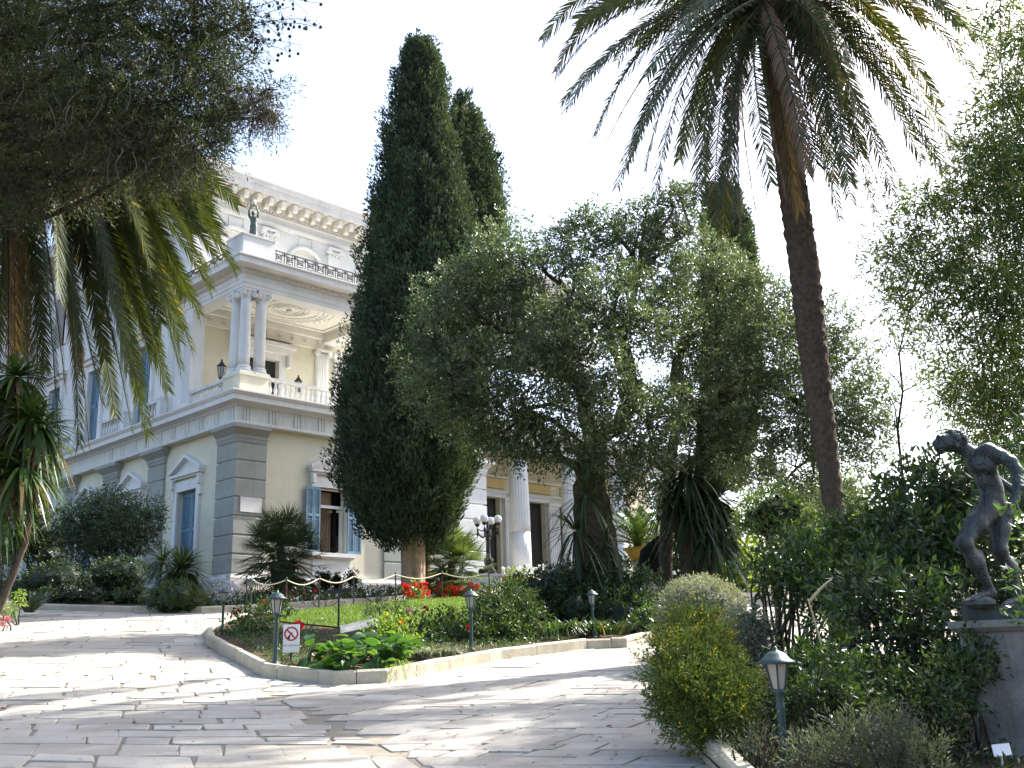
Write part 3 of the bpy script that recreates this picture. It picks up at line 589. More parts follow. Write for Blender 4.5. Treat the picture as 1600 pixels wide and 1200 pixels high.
# loggia -----------------------------------------------------------
ZL, ZLA = 11.32, 14.42
def rail_block(u0, u1, v0, v1):
    m = MB(); m.box(u0, u1, v0, v1, ZDECK, ZL - 0.09); m.box(u0 - 0.04, u1 + 0.04, v0 - 0.04, v1 + 0.04, ZL - 0.088, ZL); part('balcony_pedestal', m, 'yellow')
rail_block(-0.02, 1.12, -0.02, 1.12); rail_block(5.6, 6.75, -0.02, 1.12)
for cu, cv in ((0.27, 0.27), (0.88, 0.27), (0.27, 0.88), (6.4, 0.27), (5.85, 0.27), (6.4, 0.88)): column(cu, cv, ZL, ZLA, 0.205)
balm = MB(); balm.lathe([(0.05, 0), (0.055, 0.04), (0.035, 0.07), (0.075, 0.20), (0.07, 0.27), (0.035, 0.40), (0.03, 0.46), (0.05, 0.50), (0.05, 0.54)], n=9); bal_me = balm.mesh('baluster'); bal_me.polygons.foreach_set('use_smooth', np.ones(len(bal_me.polygons), bool)); bal_me['shaded'] = 1; bal_me.materials.append(M['cornice'])
def balustrade(p, q, par=None, zt=ZL, step=0.215, zb=ZDECK):
    e = bpy.data.objects.new('balustrade', None); COL.objects.link(e); e.parent = par or PAL
    p, q = np.array(p, float), np.array(q, float); L = np.linalg.norm(q - p); d_ = (q - p) / L; nn = np.array([-d_[1], d_[0]]); mid = (p + q) / 2
    m = MB(); m.obox((*mid, zt - 0.05), (*(d_ * L / 2), 0), (*(nn * 0.11), 0), (0, 0, 0.05)); m.build('rail', M['cornice'], e)
    m = MB(); m.obox((*mid, zb + 0.05), (*(d_ * L / 2), 0), (*(nn * 0.10), 0), (0, 0, 0.05)); m.build('base', M['cornice'], e)
    k = max(2, int(L / step)); h = zt - 0.1 - (zb + 0.1)
    for s in (np.arange(k) + 0.5) / k:
        o = mkobj('baluster', bal_me, None, e); c = p + (q - p) * s; o.location = (c[0], c[1], zb + 0.1); o.scale = (1, 1, h / 0.54)
    return e
balustrade((1.17, 0.15), (5.55, 0.15)); balustrade((0.15, 1.17), (0.15, 4.4))
# loggia walls, ceiling
mb = MB(); wall_holes(mb, 0.3, 11.3, ZDECK, 15.4, [(2.6, 4.1, ZDECK + 0.02, 13.35)], lambda a, z, d: (a, 4.1 + d, z)); part('loggia_wall', mb, 'yellow')
m = MB(); m.box(2.6, 4.1, 4.32, 4.36, ZDECK, 13.35); part('balcony_door', m, 'glass')
m = MB()
for a0, a1, b0, b1 in ((2.3, 2.6, ZDECK, 13.6), (4.1, 4.4, ZDECK, 13.6), (2.601, 4.099, 13.35, 13.6), (3.3, 3.4, ZDECK, 13.35)): m.box(a0, a1, 4.02 if a0 != 3.3 else 4.28, 4.12 if a0 != 3.3 else 4.34, b0, b1)
m.box(2.0, 4.75, 3.75, 4.12, 13.86, 14.02); m.box(2.15, 4.6, 3.86, 4.12, 13.602, 13.858)
for a in (2.14, 4.42): m.box(a, a + 0.16, 3.82, 4.12, 13.1, 13.6)
part('door_surround', m, 'white')
def small_cap(m, a0, a1, fr_y, z):
    c = (a0 + a1) / 2; hw = (a1 - a0) / 2
    for s in (-1, 1): m.tube([(c + s * hw, fr_y - 0.13, z + 0.12), (c + s * hw, fr_y + 0.02, z + 0.12)], 0.11, 12); m.tube([(c + s * hw, fr_y - 0.15, z + 0.12), (c + s * hw, fr_y, z + 0.12)], 0.04, 8)
    m.box(a0 - 0.06, a1 + 0.06, fr_y - 0.12, fr_y + 0.02, z + 0.2, z + 0.3)
    for k in range(5): m.ball((a0 + (k + 0.5) * (a1 - a0) / 5, fr_y - 0.07, z + 0.06), 0.05, 6, 5)
for a0, a1 in ((5.85, 6.45), (6.75, 7.3)):
    m = MB(); m.box(a0, a1, 3.98, 4.12, ZDECK, 13.9)
    for k in range(6): m.box(a0 + 0.05 + k * (a1 - a0 - 0.1) / 6, a0 + 0.02 + (k + 0.8) * (a1 - a0 - 0.1) / 6, 3.955, 3.982, ZDECK + 0.3, 13.8)
    small_cap(m, a0, a1, 3.98, 13.88); part('wall_pilaster', m, 'white')
for b0 in (3.5, 4.75):
    m = MB(); m.box(-0.04, 0.12 if b0 > 4 else 0.5, b0, b0 + 0.6, ZDECK, ZLA)
    for k in range(5): m.box(-0.065, -0.042, b0 + 0.05 + k * 0.1, b0 + 0.11 + k * 0.1, ZDECK + 0.4, 14.0)
    part('wall_pilaster', m, 'white')
LP = [(0, 5.0), (0, 0), (6.75, 0), (6.75, 4.2)]
mb = MB(); moulding(mb, LP, [(-0.55, ZLA), (-0.02, ZLA), (0.0, ZLA + 0.02), (0.0, ZLA + 0.16), (0.03, ZLA + 0.17), (0.03, ZLA + 0.30), (0.06, ZLA + 0.34), (-0.55, ZLA + 0.36)]); part('upper_architrave', mb, 'white')
mb = MB(); moulding(mb, LP, [(-0.55, ZLA + 0.362), (0.02, ZLA + 0.362), (0.02, ZLA + 0.52), (-0.55, ZLA + 0.52)]); part('upper_frieze', mb, 'white')
mb = MB(); moulding(mb, LP, [(-0.55, ZLA + 0.522), (0.07, ZLA + 0.522), (0.07, ZLA + 0.64), (0.16, ZLA + 0.70), (0.46, ZLA + 0.73), (0.46, ZLA + 0.92), (0.52, ZLA + 0.98), (0.52, ZLA + 1.03), (-0.55, ZLA + 1.06)]); part('upper_cornice', mb, 'white')
m = MB()
for s in np.arange(0.0, 6.7, 0.11): m.box(s, s + 0.06, -0.13, -0.065, ZLA + 0.55, ZLA + 0.64)
for s in np.arange(0.0, 5.0, 0.11): m.box(-0.13, -0.065, s, s + 0.06, ZLA + 0.55, ZLA + 0.64)
part('dentil_course', m, 'cream', kind='stuff')
mb = MB(); mb.box(0.02, 6.73, 0.02, 4.2, 14.86, 15.46); part('loggia_ceiling', mb, 'cream')
m = MB()   # plaster rosette and border on the ceiling
for r in (0.35, 0.62, 0.95, 1.25): m.tube([(3.3 + 1.3 * r * math.cos(q), 2.2 + r * math.sin(q), 14.85) for q in np.linspace(0, 2 * math.pi, 33)], 0.03, 5)
for q in np.linspace(0, 2 * math.pi, 40): 
    for r in (0.48, 1.1, 1.42): m.ball((3.3 + 1.3 * r * math.cos(q), 2.2 + r * math.sin(q), 14.85), 0.04, 5, 4)
m.ball((3.3, 2.2, 14.83), 0.12, 8, 6)
for x0, x1, y0, y1 in ((0.85, 5.9, 0.85, 0.95), (0.85, 5.9, 3.5, 3.6), (0.85, 0.95, 0.951, 3.499), (5.8, 5.9, 0.951, 3.499)): m.box(x0, x1, y0, y1, 14.80, 14.862)
part('ceiling_rosette', m, 'cream')
m = MB(); m.box(0.55, 6.2, 3.96, 4.12, 14.18, 14.9); m.box(0.55, 6.2, 3.80, 4.12, 14.6, 14.86); m.box(6.1, 6.3, 0.5, 4.0, 14.43, 14.9); part('inner_frieze', m, 'cream')
for s in np.arange(0.9, 6.0, 0.62):
    m = MB(); m.tube([(s + 0.07 * math.cos(q), 3.95, 14.39 + 0.09 * math.sin(q)) for q in np.linspace(0, 2 * math.pi, 11)], 0.022, 5); m.ball((s, 3.95, 14.39), 0.03, 6, 4); part('frieze_wreath', m, 'cream')
# terrace on top of the loggia: statue block and iron railing
ZT = ZLA + 1.06
m = MB(); m.box(-0.2, 0.44, -0.18, 0.95, ZT, 16.30); m.box(0.445, 1.1, -0.18, 0.95, ZT, 16.30); m.box(-0.23, 1.13, -0.21, 0.98, 16.302, 16.36); part('statue_block', m, 'cornice')
pm = MB()   # one railing panel
for x in (0.0, 0.09, 0.33, 0.42): pm.box(x - 0.010, x + 0.010, -0.010, 0.010, 0.05, 0.60)
for zc, r in ((0.40, 0.085), (0.17, 0.06)):
    pm.tube([(0.21 + r * math.cos(q), 0, zc + r * math.sin(q)) for q in np.linspace(0, 2 * math.pi, 11)], 0.016, 5); pm.ball((0.21, 0, zc), r * 0.62, 8, 5, sq=(1, 0.4, 1))
    for q in range(4): pm.ball((0.21 + r * 1.35 * math.cos(q * math.pi / 2 + 0.78), 0, zc + r * 1.35 * math.sin(q * math.pi / 2 + 0.78)), 0.025, 5, 4)
pm.box(-0.045, 0.045, -0.012, 0.012, 0.12, 0.21); pm.box(-0.045, 0.045, -0.012, 0.012, 0.50, 0.57)
pm.box(-0.01, 0.43, -0.012, 0.012, 0.475, 0.50); pm.box(-0.01, 0.43, -0.012, 0.012, 0.06, 0.08); pm_me = pm.mesh('railing_panel'); pm_me.materials.append(M['iron'])
def railing(p, q):
    e = bpy.data.objects.new('railing', None); COL.objects.link(e); e.parent = PAL
    p, q = np.array(p, float), np.array(q, float); L = np.linalg.norm(q - p); d_ = (q - p) / L; k = int(L / 0.43)
    m = MB(); m.obox((*((p + q) / 2), ZT + 0.61), (*(d_ * L / 2), 0), (-d_[1] * 0.025, d_[0] * 0.025, 0), (0, 0, 0.015)); m.obox((*((p + q) / 2), ZT + 0.04), (*(d_ * L / 2), 0), (-d_[1] * 0.02, d_[0] * 0.02, 0), (0, 0, 0.012)); m.build('rail', M['iron'], e)
    for i in range(k):
        o = mkobj('railing_panel', pm_me, None, e); c = p + d_ * (L * i / k); o.location = (c[0], c[1], ZT); o.rotation_euler = (0, 0, math.atan2(d_[1], d_[0])); o.scale = (L / k / 0.43, 1, 1)
railing((1.16, 0.0), (6.6, 0.0)); railing((0.0, 4.6), (0.0, 1.0))
# top storey, set back
mb = MB(); wall_holes(mb, 0, 24, 15.4, 19.1, [(a, a + 1.3, 15.9, 18.35) for a in (1.3, 4.58, 7.9, 11.2)], lambda a, z, d: (a, 4.12 + d, z)); part('top_front_wall', mb, 'white')
m = MB(); m.box(0.3, 24, 4.40, 4.45, 15.5, 19.0); part('top_glazing', m, 'glass')
for c in (1.95, 5.23, 8.55, 11.85):
    e = bpy.data.objects.new('window', None); COL.objects.link(e); e.parent = PAL
    m = MB()
    for s in (-1, 1): m.box(c + s * 0.72 - 0.09, c + s * 0.72 + 0.09, 4.0, 4.13, 15.5, 18.15)
    m.tube([(c + 0.72 * math.cos(q), 4.06, 18.0 + 0.5 * math.sin(q)) for q in np.linspace(0, math.pi, 13)], 0.09, 6); m.build('frame', M['white'], e)
    m = MB(); m.box(c - 0.62, c + 0.62, 4.22, 4.26, 15.5, 18.4); m.build('shutter', M['white'], e)
    m = MB()
    for x0, x1, z0_, z1_ in ((c - 0.35, c + 0.35, 18.55, 18.58), (c - 0.35, c + 0.35, 18.92, 18.95), (c - 0.35, c - 0.32, 18.58, 18.92), (c + 0.32, c + 0.35, 18.58, 18.92)): m.box(x0, x1, 4.07, 4.13, z0_, z1_)
    m.build('panel', M['white'], e)
for a0 in (0.1, 3.1, 6.35, 9.7):
    m = MB(); m.box(a0, a0 + 0.62, 3.98, 4.13, 15.4, 18.5); small_cap(m, a0, a0 + 0.62, 3.98, 18.55)
    for k in range(7): m.ball((a0 + 0.05 + k * 0.09, 3.94, 18.52 + 0.1 * (k % 2)), 0.075, 6, 5, sq=(0.7, 0.8, 1.4))
    part('top_pilaster', m, 'white')
RP = [(0.0, 26), (0.0, 4.1), (24, 4.1)]
mb = MB(); moulding(mb, RP, [(-0.1, 19.0), (0.06, 19.0), (0.10, 19.12), (0.10, 19.2), (0.04, 19.22), (0.04, 19.46), (0.10, 19.50), (-0.1, 19.52)]); part('roof_frieze', mb, 'white')
m = MB()
for s in np.arange(0.0, 14, 0.13): m.box(s, s + 0.07, 3.9, 4.05, 19.53, 19.64)
part('dentil_course', m, 'white', kind='stuff')
mb = MB(); moulding(mb, RP, [(-0.1, 19.645), (0.22, 19.645), (0.24, 19.92), (0.95, 19.94), (0.95, 20.18), (1.0, 20.22), (1.05, 20.38), (0.0, 20.5), (-0.1, 20.5)]); part('roof_cornice', mb, 'cornice')
mm = MB(); mm.box(-0.10, 0.10, -0.62, 0.02, 0.0, 0.20); mm.tube([(-0.11, -0.50, -0.02), (0.11, -0.50, -0.02)], 0.10, 10); mm.tube([(-0.10, -0.14, -0.04), (0.10, -0.14, -0.04)], 0.13, 10); mm_me = mm.mesh('modillion'); mm_me.materials.append(M['cream'])  # cream here puts warm bounced light into the modillions' colour
for s in np.arange(0.2, 13.5, 0.57):
    o = mkobj('modillion', mm_me, None, PAL); o.location = (s, 3.88, 19.70)
m = MB()
for s in np.arange(0.48, 13.5, 0.57): m.ball((s, 3.40, 19.92), 0.09, 8, 5, sq=(1, 1, 0.5))
part('soffit_rosettes', m, 'cream', kind='stuff')
mb = MB(); moulding(mb, RP, [(-0.1, 20.502), (0.02, 20.502), (0.02, 21.05), (0.06, 21.07), (0.06, 21.18), (-0.3, 21.2), (-0.3, 20.4)]); part('parapet', mb, 'cornice')
mb = MB(); mb.box(0.1, 24, 4.3, 26, 20.42, 20.6); part('roof', mb, 'cornice')
# left side, upper storeys
UW = [7.2, 11.7, 15.9, 20.1, 24.3]
mb = MB(); wall_holes(mb, 4.12, VEND, ZDECK, 19.1, [(v - 0.62, v + 0.62, ZDECK + 0.2, 13.9) for v in UW] + [(v - 0.6, v + 0.6, 15.9, 18.3) for v in UW], LEFT); part('upper_side_wall', mb, 'white')
m = MB(); m.box(0.33, 0.36, 5, VEND, ZDECK, 19); part('side_glazing', m, 'glass')
for v in UW:
    e = bpy.data.objects.new('window', None); COL.objects.link(e); e.parent = PAL
    for s in (-1, 1):
        m = MB(); a0, a1 = (v - 0.60, v - 0.02) if s < 0 else (v + 0.02, v + 0.60)
        for b0, b1 in ((10.8, 10.95), (12.3, 12.45), (13.7, 13.85)): m.box(0.10, 0.16, a0, a1, b0, b1)
        m.box(0.10, 0.158, a0, a0 + 0.1, 10.951, 13.7); m.box(0.10, 0.158, a1 - 0.1, a1, 10.951, 13.7)
        for zz in np.arange(11.0, 13.66, 0.09): m.box(0.115, 0.15, a0 + 0.1, a1 - 0.1, zz, zz + 0.055)
        m.build('shutter', M['shutter'], e)
    m = MB(); m.box(-0.09, 0.02, v - 0.85, v - 0.62, ZDECK + 0.2, 13.9); m.box(-0.09, 0.02, v + 0.62, v + 0.85, ZDECK + 0.2, 13.9); m.box(-0.088, 0.02, v - 0.85, v + 0.85, 13.902, 14.2); m.box(-0.3, 0.02, v - 1.1, v + 1.1, 14.4, 14.56); m.box(-0.2, 0.02, v - 1.0, v + 1.0, 14.202, 14.398); m.build('frame', M['white'], e)
    m = MB(); m.box(-0.09, 0.02, v - 0.8, v - 0.6, 15.9, 18.3); m.box(-0.09, 0.02, v + 0.6, v + 0.8, 15.9, 18.3); m.box(-0.088, 0.02, v - 0.8, v + 0.8, 18.302, 18.5); m.build('frame', M['white'], e)
for a in (9.0, 13.6, 17.9, 22.1):
    m = MB(); m.box(-0.06, 0.02, a, a + 0.7, ZDECK, 18.9); part('wall_pilaster', m, 'white')
for a0, a1 in ((5.3, 6.3), (8.3, 10.1), (13.0, 14.6), (17.2, 18.8)):
    for q in (a0 - 0.14, a1 + 0.14):
        m = MB(); m.box(-0.36, -0.06, q - 0.15, q + 0.15, ZDECK, ZL - 0.02); m.box(-0.38, -0.04, q - 0.17, q + 0.17, ZL - 0.018, ZL + 0.05); part('balcony_pedestal', m, 'white')
    balustrade((-0.21, a0), (-0.21, a1))
# portico ----------------------------------------------------------
mb = MB(); wall_holes(mb, 11.35, 26, Z0, 10.80, [(13.6, 14.85, 4.75, 8.53), (16.0, 17.85, 4.75, 8.53), (20.6, 22.2, 4.75, 8.53)], lambda a, z, d: (a, 2.5 + d, z), 0.35); part('portico_wall', mb, 'yellow')
mb = MB(); mb.box(11.36, 26, 0.15, 2.6, 10.72, 11.4); part('portico_ceiling', mb, 'cream')
mb = MB(); mb.box(11.36, 26, 0.0, 0.66, 10.23, 10.719); part('portico_beam', mb, 'white')
mb = MB(); moulding(mb, [(11.36, 0), (26, 0)], [(-0.14, 10.721), (0.1, 10.721), (0.16, 10.85), (0.5, 10.9), (0.5, 11.1), (0.6, 11.22), (0.6, 11.28), (-0.14, 11.32)]); part('portico_cornice', mb, 'white')
mb = MB(); mb.box(10.2, 11.34, -0.16, 0.02, ZDECK + 0.02, 11.3); part('portico_pier', mb, 'white')
for a0, a1 in ((13.6, 14.85), (16.0, 17.85), (20.6, 22.2)):
    e = bpy.data.objects.new('door', None); COL.objects.link(e); e.parent = PAL
    m = MB(); c = (a0 + a1) / 2
    for s0, s1 in ((a0, c - 0.01), (c + 0.01, a1)):
        m.box(s0, s1, 2.78, 2.83, 4.75, 8.53)
        for b0, b1 in ((4.95, 5.8), (5.95, 7.1), (7.25, 8.3)): m.box(s0 + 0.12, s1 - 0.12, 2.755, 2.782, b0, b1)
    m.build('leaf', M['wood'], e)
    m = MB(); m.box(a0 - 0.25, a1 + 0.25, 2.36, 2.52, 8.532, 8.72); m.box(a0 - 0.3, a1 + 0.3, 2.30, 2.52, 8.722, 8.80); m.build('lintel', M['white'], e)
for a0 in (12.75, 15.0, 17.9, 19.7):
    m = MB(); m.box(a0, a0 + 0.75, 2.30, 2.52, 4.75, 8.4)
    for k in range(5): m.box(a0 + 0.07 + k * 0.13, a0 + 0.14 + k * 0.13, 2.275, 2.302, 5.3, 8.25)
    m.box(a0 - 0.05, a0 + 0.80, 2.24, 2.52, 4.75, 5.1); m.box(a0 - 0.06, a0 + 0.81, 2.22, 2.52, 8.402, 8.529); part('wall_pilaster', m, 'white')
m = MB(); m.box(12.0, 25, 2.40, 2.52, 8.801, 8.9); m.box(12.0, 25, 2.35, 2.52, 9.42, 9.52); part('portico_band', m, 'cream')
for a0 in (12.8, 15.9, 18.9, 22):
    m = MB(); m.box(a0, a0 + 2.3, 2.42, 2.51, 8.95, 9.38); part('ochre_panel', m, 'ochre')
for cu in (13.9, 17.25, 20.6): column(cu, 0.34, 4.78, 10.22, 0.44, False, 1.62)
m = MB(); m.box(18.75, 19.5, 2.1, 2.52, 4.75, 8.4); part('grey_pier', m, 'grey')
pilaster(23.4, 25.2, 'f', mat='white', pr=0.16)
m = MB(); m.box(11.37, 26, -0.35, 2.9, Z0, 4.75); part('portico_floor', m, 'marble')
for k in range(3): 
    m = MB(); m.box(11.6, 22.5, -0.35 - 0.36 * (k + 1), -0.352 - 0.36 * k, Z0, 4.75 - 0.15 * (k + 1)); part('step', m, 'marble')
m = MB(); m.box(11.36, 26, 3.1, 3.2, Z0, 10.8); part('portico_inner_wall', m, 'dark')
# ------------------------------------------------------------------ lamps, fence, sign, statues
def garden_lamp(px, Y, label, h=1.0, dz=0.1, tilt=0.0):
    p = onground(px, Y, dz); o = thing('garden_lamp', label, 'lamp', p, 0.3, 'low green garden lamps'); o.scale = (h, h, h); h = 1.0
    m = MB(); m.lathe([(0.075, -0.05), (0.075, 0.02), (0.045, 0.05), (0.036, 0.10), (0.030, 0.16), (0.030, h * 0.56), (0.036, h * 0.58), (0.030, h * 0.60), (0.036, h * 0.68), (0.055, h * 0.70)], n=12); m.build('post', M['lampgreen'], o, True)
    z0, z1 = h * 0.70, h * 0.90; m = MB(); m.lathe([(0.048, z0), (0.088, z1)], n=6)
    m.build('lantern_glass', M['lampglass'], o)
    m = MB()
    for k in range(6):
        q = k * math.pi / 3; c_, s_ = math.cos(q), math.sin(q); m.tube([(0.052 * c_, 0.052 * s_, z0), (0.094 * c_, 0.094 * s_, z1)], 0.008, 5)
    m.lathe([(0.05, z0 - 0.01), (0.058, z0 - 0.01), (0.058, z0 + 0.012), (0.05, z0 + 0.012)], n=12); m.build('cage', M['lampgreen'], o)
    m = MB(); m.lathe([(0.095, z1 - 0.008), (0.145, z1 - 0.004), (0.142, z1 + 0.012), (0.105, z1 + 0.03), (0.080, z1 + 0.065), (0.045, z1 + 0.085), (0.020, z1 + 0.092), (0.018, z1 + 0.112), (0.004, z1 + 0.125)], n=16); m.build('cap', M['lampgreen'], o, True)
    return o
garden_lamp(1211, 7.3, 'green lantern lamp beside the yellow-flowered bush in the shade', 0.90, -0.02)
garden_lamp(430, 13.05, 'green lantern lamp beside the no smoking sign on the island', 0.90)
garden_lamp(345, 18.2, 'green lantern lamp on the island left end beside rose bushes', 0.72)
garden_lamp(737, 14.9, 'green lantern lamp behind the grey-green tuft by the kerb', 0.84)
garden_lamp(929, 17.0, 'green lantern lamp in front of the dark island hedge', 0.75)
garden_lamp(388, 22.9, 'green lantern lamp at the left end of the rope fence', 0.75)

# rope fence: posts and the rope are separate things
posts = [(384, 956), (446, 962), (498, 957), (552, 951), (618, 945), (691, 940), (765, 938)]
tops = []
for k, (px, py) in enumerate(posts):
    q = gr(px, py + 2); q = np.array([q[0], q[1], T(q[0], q[1]) + 0.1]); hh = 0.72
    names = ['first', 'second', 'third', 'fourth', 'fifth', 'sixth', 'last']
    m = MB(); m.lathe([(0.018, 0), (0.018, hh), (0.026, hh + 0.005), (0.026, hh + 0.02), (0.012, hh + 0.035), (0.004, hh + 0.04)], n=8)
    o = m.build('rope_post', M['iron']); o.location = q; tag(o, f'thin dark fence post, {names[k]} along the cream rope counted from the lantern end' if k < 6 else 'thin dark fence post, last along the cream rope near the candelabra', 'post', 'thin posts of the rope fence')
    tops.append(q + np.array([0, 0, hh - 0.02]))
m = MB()
for a_, b_ in zip(tops, tops[1:]):
    s = np.linspace(0, 1, 11)[:, None]; P = a_ + (b_ - a_) * s; P[:, 2] -= 0.13 * np.sin(s[:, 0] * math.pi); m.tube(P, 0.014, 6)
o = m.build('barrier_rope', M['rope']); tag(o, 'cream rope slung in swags between thin posts along the lawn', 'rope')

# no smoking sign
p = onground(454, 13.25, 0.05); sg = thing('no_smoking_sign', 'white no smoking sign with red barred circle beside the green lamp', 'sign', p, 0.12)
m = MB(); m.box(-0.012, 0.012, 0.012, 0.03, -0.05, 0.42); m.build('stake', M['iron'], sg)
m = MB(); m.box(-0.10, 0.10, -0.004, 0.010, 0.20, 0.54); m.build('board', M['paint_white'], sg)
def xz(m, P, R): m.tube(P, R, 4)
m = MB(); rg = []; n_ = 28
for k in range(n_):
    for r in (0.068, 0.088): rg.append((r * math.cos(2 * math.pi * k / n_), -0.0075, 0.425 + r * math.sin(2 * math.pi * k / n_)))
m.add(rg, np.array([(2 * k, 2 * k + 1, (2 * k + 3) % (2 * n_), (2 * k + 2) % (2 * n_)) for k in range(n_)]))
m.add([(-0.064, -0.0078, 0.472), (-0.050, -0.0078, 0.486), (0.060, -0.0078, 0.372), (0.046, -0.0078, 0.358)], [(0, 1, 2, 3)]); m.build('prohibition_ring', M['paint_red'], sg)
m = MB(); m.add([(-0.045, -0.006, 0.385), (-0.033, -0.006, 0.377), (0.02, -0.006, 0.44), (0.008, -0.006, 0.448)], [(0, 1, 2, 3)]); m.add([(-0.050, -0.0062, 0.375), (-0.02, -0.0062, 0.36), (-0.014, -0.0062, 0.395), (-0.036, -0.0062, 0.405)], [(0, 1, 2, 3)]); m.build('cigarette', M['paint_black'], sg)
cu = bpy.data.curves.new('sign_text', 'FONT'); cu.body = 'NO SMOKING'; cu.size = 0.030; cu.align_x = 'CENTER'; cu.materials.append(M['paint_red'])
_t = bpy.data.objects.new('lettering_outline', cu); COL.objects.link(_t); bpy.context.view_layer.update(); _me = bpy.data.meshes.new_from_object(_t.evaluated_get(bpy.context.evaluated_depsgraph_get())); bpy.data.objects.remove(_t)
to = bpy.data.objects.new('lettering', _me); COL.objects.link(to); to.parent = sg; to.location = (0, -0.0075, 0.275); to.rotation_euler = (math.pi / 2, 0, 0)

# floodlight bar on a stake and a slab box on the island
p = onground(528, 18.6, 0.1); fl = thing('spotlight_stand', 'black bar light on a thin stake standing in the lawn edge', 'light', p, 0.15)
m = MB(); m.lathe([(0.018, -0.05), (0.018, 0.62)], n=8); m.build('stake', M['iron'], fl)
m = MB(); m.obox((0, 0, 0.66), (0.19, 0, 0.015), (0, 0.06, 0), (-0.003, 0, 0.035)); m.obox((0, -0.065, 0.655), (0.17, 0, 0.013), (0, 0.006, 0), (0, 0, 0.02)); m.build('lamp_head', M['iron'], fl)
p = onground(562, 15.2, 0.1); m = MB(); m.obox((0, 0, 0.30), (0.27, 0, 0.05), (0, 0.17, 0.06), (-0.01, -0.02, 0.03)); m.obox((0, 0.03, 0.13), (0.22, 0, 0.0), (0, 0.12, 0), (0, 0, 0.14))
o = m.build('slab_box', M['pedestal']); o.location = p; o.rotation_euler = (0, 0, 0.2); tag(o, 'grey slab-topped utility box half hidden behind the broad green leaves', 'box')

# candelabra lamps by the portico
def candelabra(px, Y, base_z, label):
    p = at(px, 915, Y); o = thing('candelabra', label, 'lamp', (p[0], p[1], base_z), 0.95, 'cast iron globe candelabras')
    m = MB(); m.lathe([(0.34, 0), (0.34, 0.06), (0.22, 0.10), (0.16, 0.2), (0.20, 0.28), (0.13, 0.36), (0.16, 0.46), (0.19, 0.56), (0.10, 0.66), (0.08, 0.8), (0.075, 1.25), (0.10, 1.33), (0.07, 1.38), (0.12, 1.52), (0.10, 1.62), (0.05, 1.75), (0.05, 1.95)], n=14)
    for k in range(3): q = k * 2.094; m.ball((0.26 * math.cos(q), 0.26 * math.sin(q), 0.14), 0.13, 8, 6)
    m.build('post', M['iron'], o, True)
    for k in range(4):
        q = k * math.pi / 2 + 0.35; c_, s_ = math.cos(q), math.sin(q); m = MB(); R = [(0.05, 1.45), (0.20, 1.38), (0.34, 1.48), (0.40, 1.66), (0.40, 1.82)]
        m.tube([(r * c_, r * s_, z) for r, z in R], 0.032, 7); m.tube([(0.40 * c_, 0.40 * s_, z) for z in (1.58, 1.50, 1.38)], [0.04, 0.03, 0.008], 6)
        m.tube([(0.05 * c_, 0.05 * s_, 1.7), (0.24 * c_, 0.24 * s_, 1.62), (0.40 * c_, 0.40 * s_, 1.70)], 0.022, 6)
        m.lathe([(0.03, 1.78), (0.09, 1.84), (0.10, 1.88), (0.03, 1.885)], (0.40 * c_, 0.40 * s_, 0), 10); m.build('arm', M['iron'], o)
        m = MB(); m.ball((0.40 * c_, 0.40 * s_, 2.02), 0.155, 16, 11); m.build('globe', M['globe'], o, True)
    return o
CZ = T(-1.0, 38) + 0.45
candelabra(764, 38.0, CZ, 'black iron candelabra with four white globes before the dark doorway')
p = at(764, 915, 38.0); m = MB(); m.obox((0, 0, -0.3), (1.3, 0, 0), (0, 0.55, 0), (0, 0, 0.30)); m.obox((0, 0, -0.03), (1.34, 0, 0), (0, 0.59, 0), (0, 0, 0.031))
o = m.build('marble_step_block', M['marble']); o.location = (p[0] + 0.35, p[1], CZ); o.rotation_euler = (0, 0, 0.3); tag(o, 'low white marble block under the four-globe candelabra', 'block')
candelabra(1010, 41.0, T(5, 41) + 0.35, 'candelabra with white globes half hidden behind the cycad and dark stump')
# hanging lanterns in the portico, lanterns on the loggia
def cage_lantern(name, label, loc, s=1.0, hang=0.0, grp='iron lanterns on the palace'):
    o = thing(name, label, 'lantern', loc, 0.4, grp); m = MB()
    for k in range(6):
        q = k * math.pi / 3; m.tube([(0.10 * s * math.cos(q), 0.10 * s * math.sin(q), 0), (0.15 * s * math.cos(q), 0.15 * s * math.sin(q), 0.42 * s)], 0.010 * s, 4)
    m.lathe([(0.02 * s, -0.10 * s), (0.05 * s, -0.05 * s), (0.11 * s, 0), (0.10 * s, 0.015)], n=6); m.build('cage', M['iron'], o)
    m = MB(); m.lathe([(0.175 * s, 0.42 * s), (0.18 * s, 0.44 * s), (0.09 * s, 0.52 * s), (0.08 * s, 0.56 * s), (0.03 * s, 0.60 * s), (0.04 * s, 0.66 * s), (0.01 * s, 0.70 * s)], n=6); m.build('hood', M['iron'], o)
    m = MB(); m.lathe([(0.088 * s, 0.02 * s), (0.135 * s, 0.41 * s)], n=6); m.build('glazing', M['lampglass'] if not hang else M['glass'], o)
    if hang: m = MB(); m.tube([(0, 0, 0.68 * s), (0, 0, hang)], 0.014, 5); m.build('chain', M['iron'], o)
    else:
        m = MB(); m.tube([(0, 0, -0.08 * s), (0.0, 0.05, -0.22 * s), (0.0, 0.16, -0.30 * s), (0, 0.28, -0.24 * s)], [0.025, 0.03, 0.04, 0.06], 7)
        m.tube([(0, 0.26 + 0.12 * math.cos(q), -0.02 + 0.14 * math.sin(q)) for q in np.linspace(-1.5, 3.5, 13)], 0.012, 5); m.build('bracket', M['iron'], o)
    return o
cage_lantern('wall_lantern', 'iron lantern on the loggia left side beside the column cluster', pal(0.35, 1.9, 11.55), 1.0)
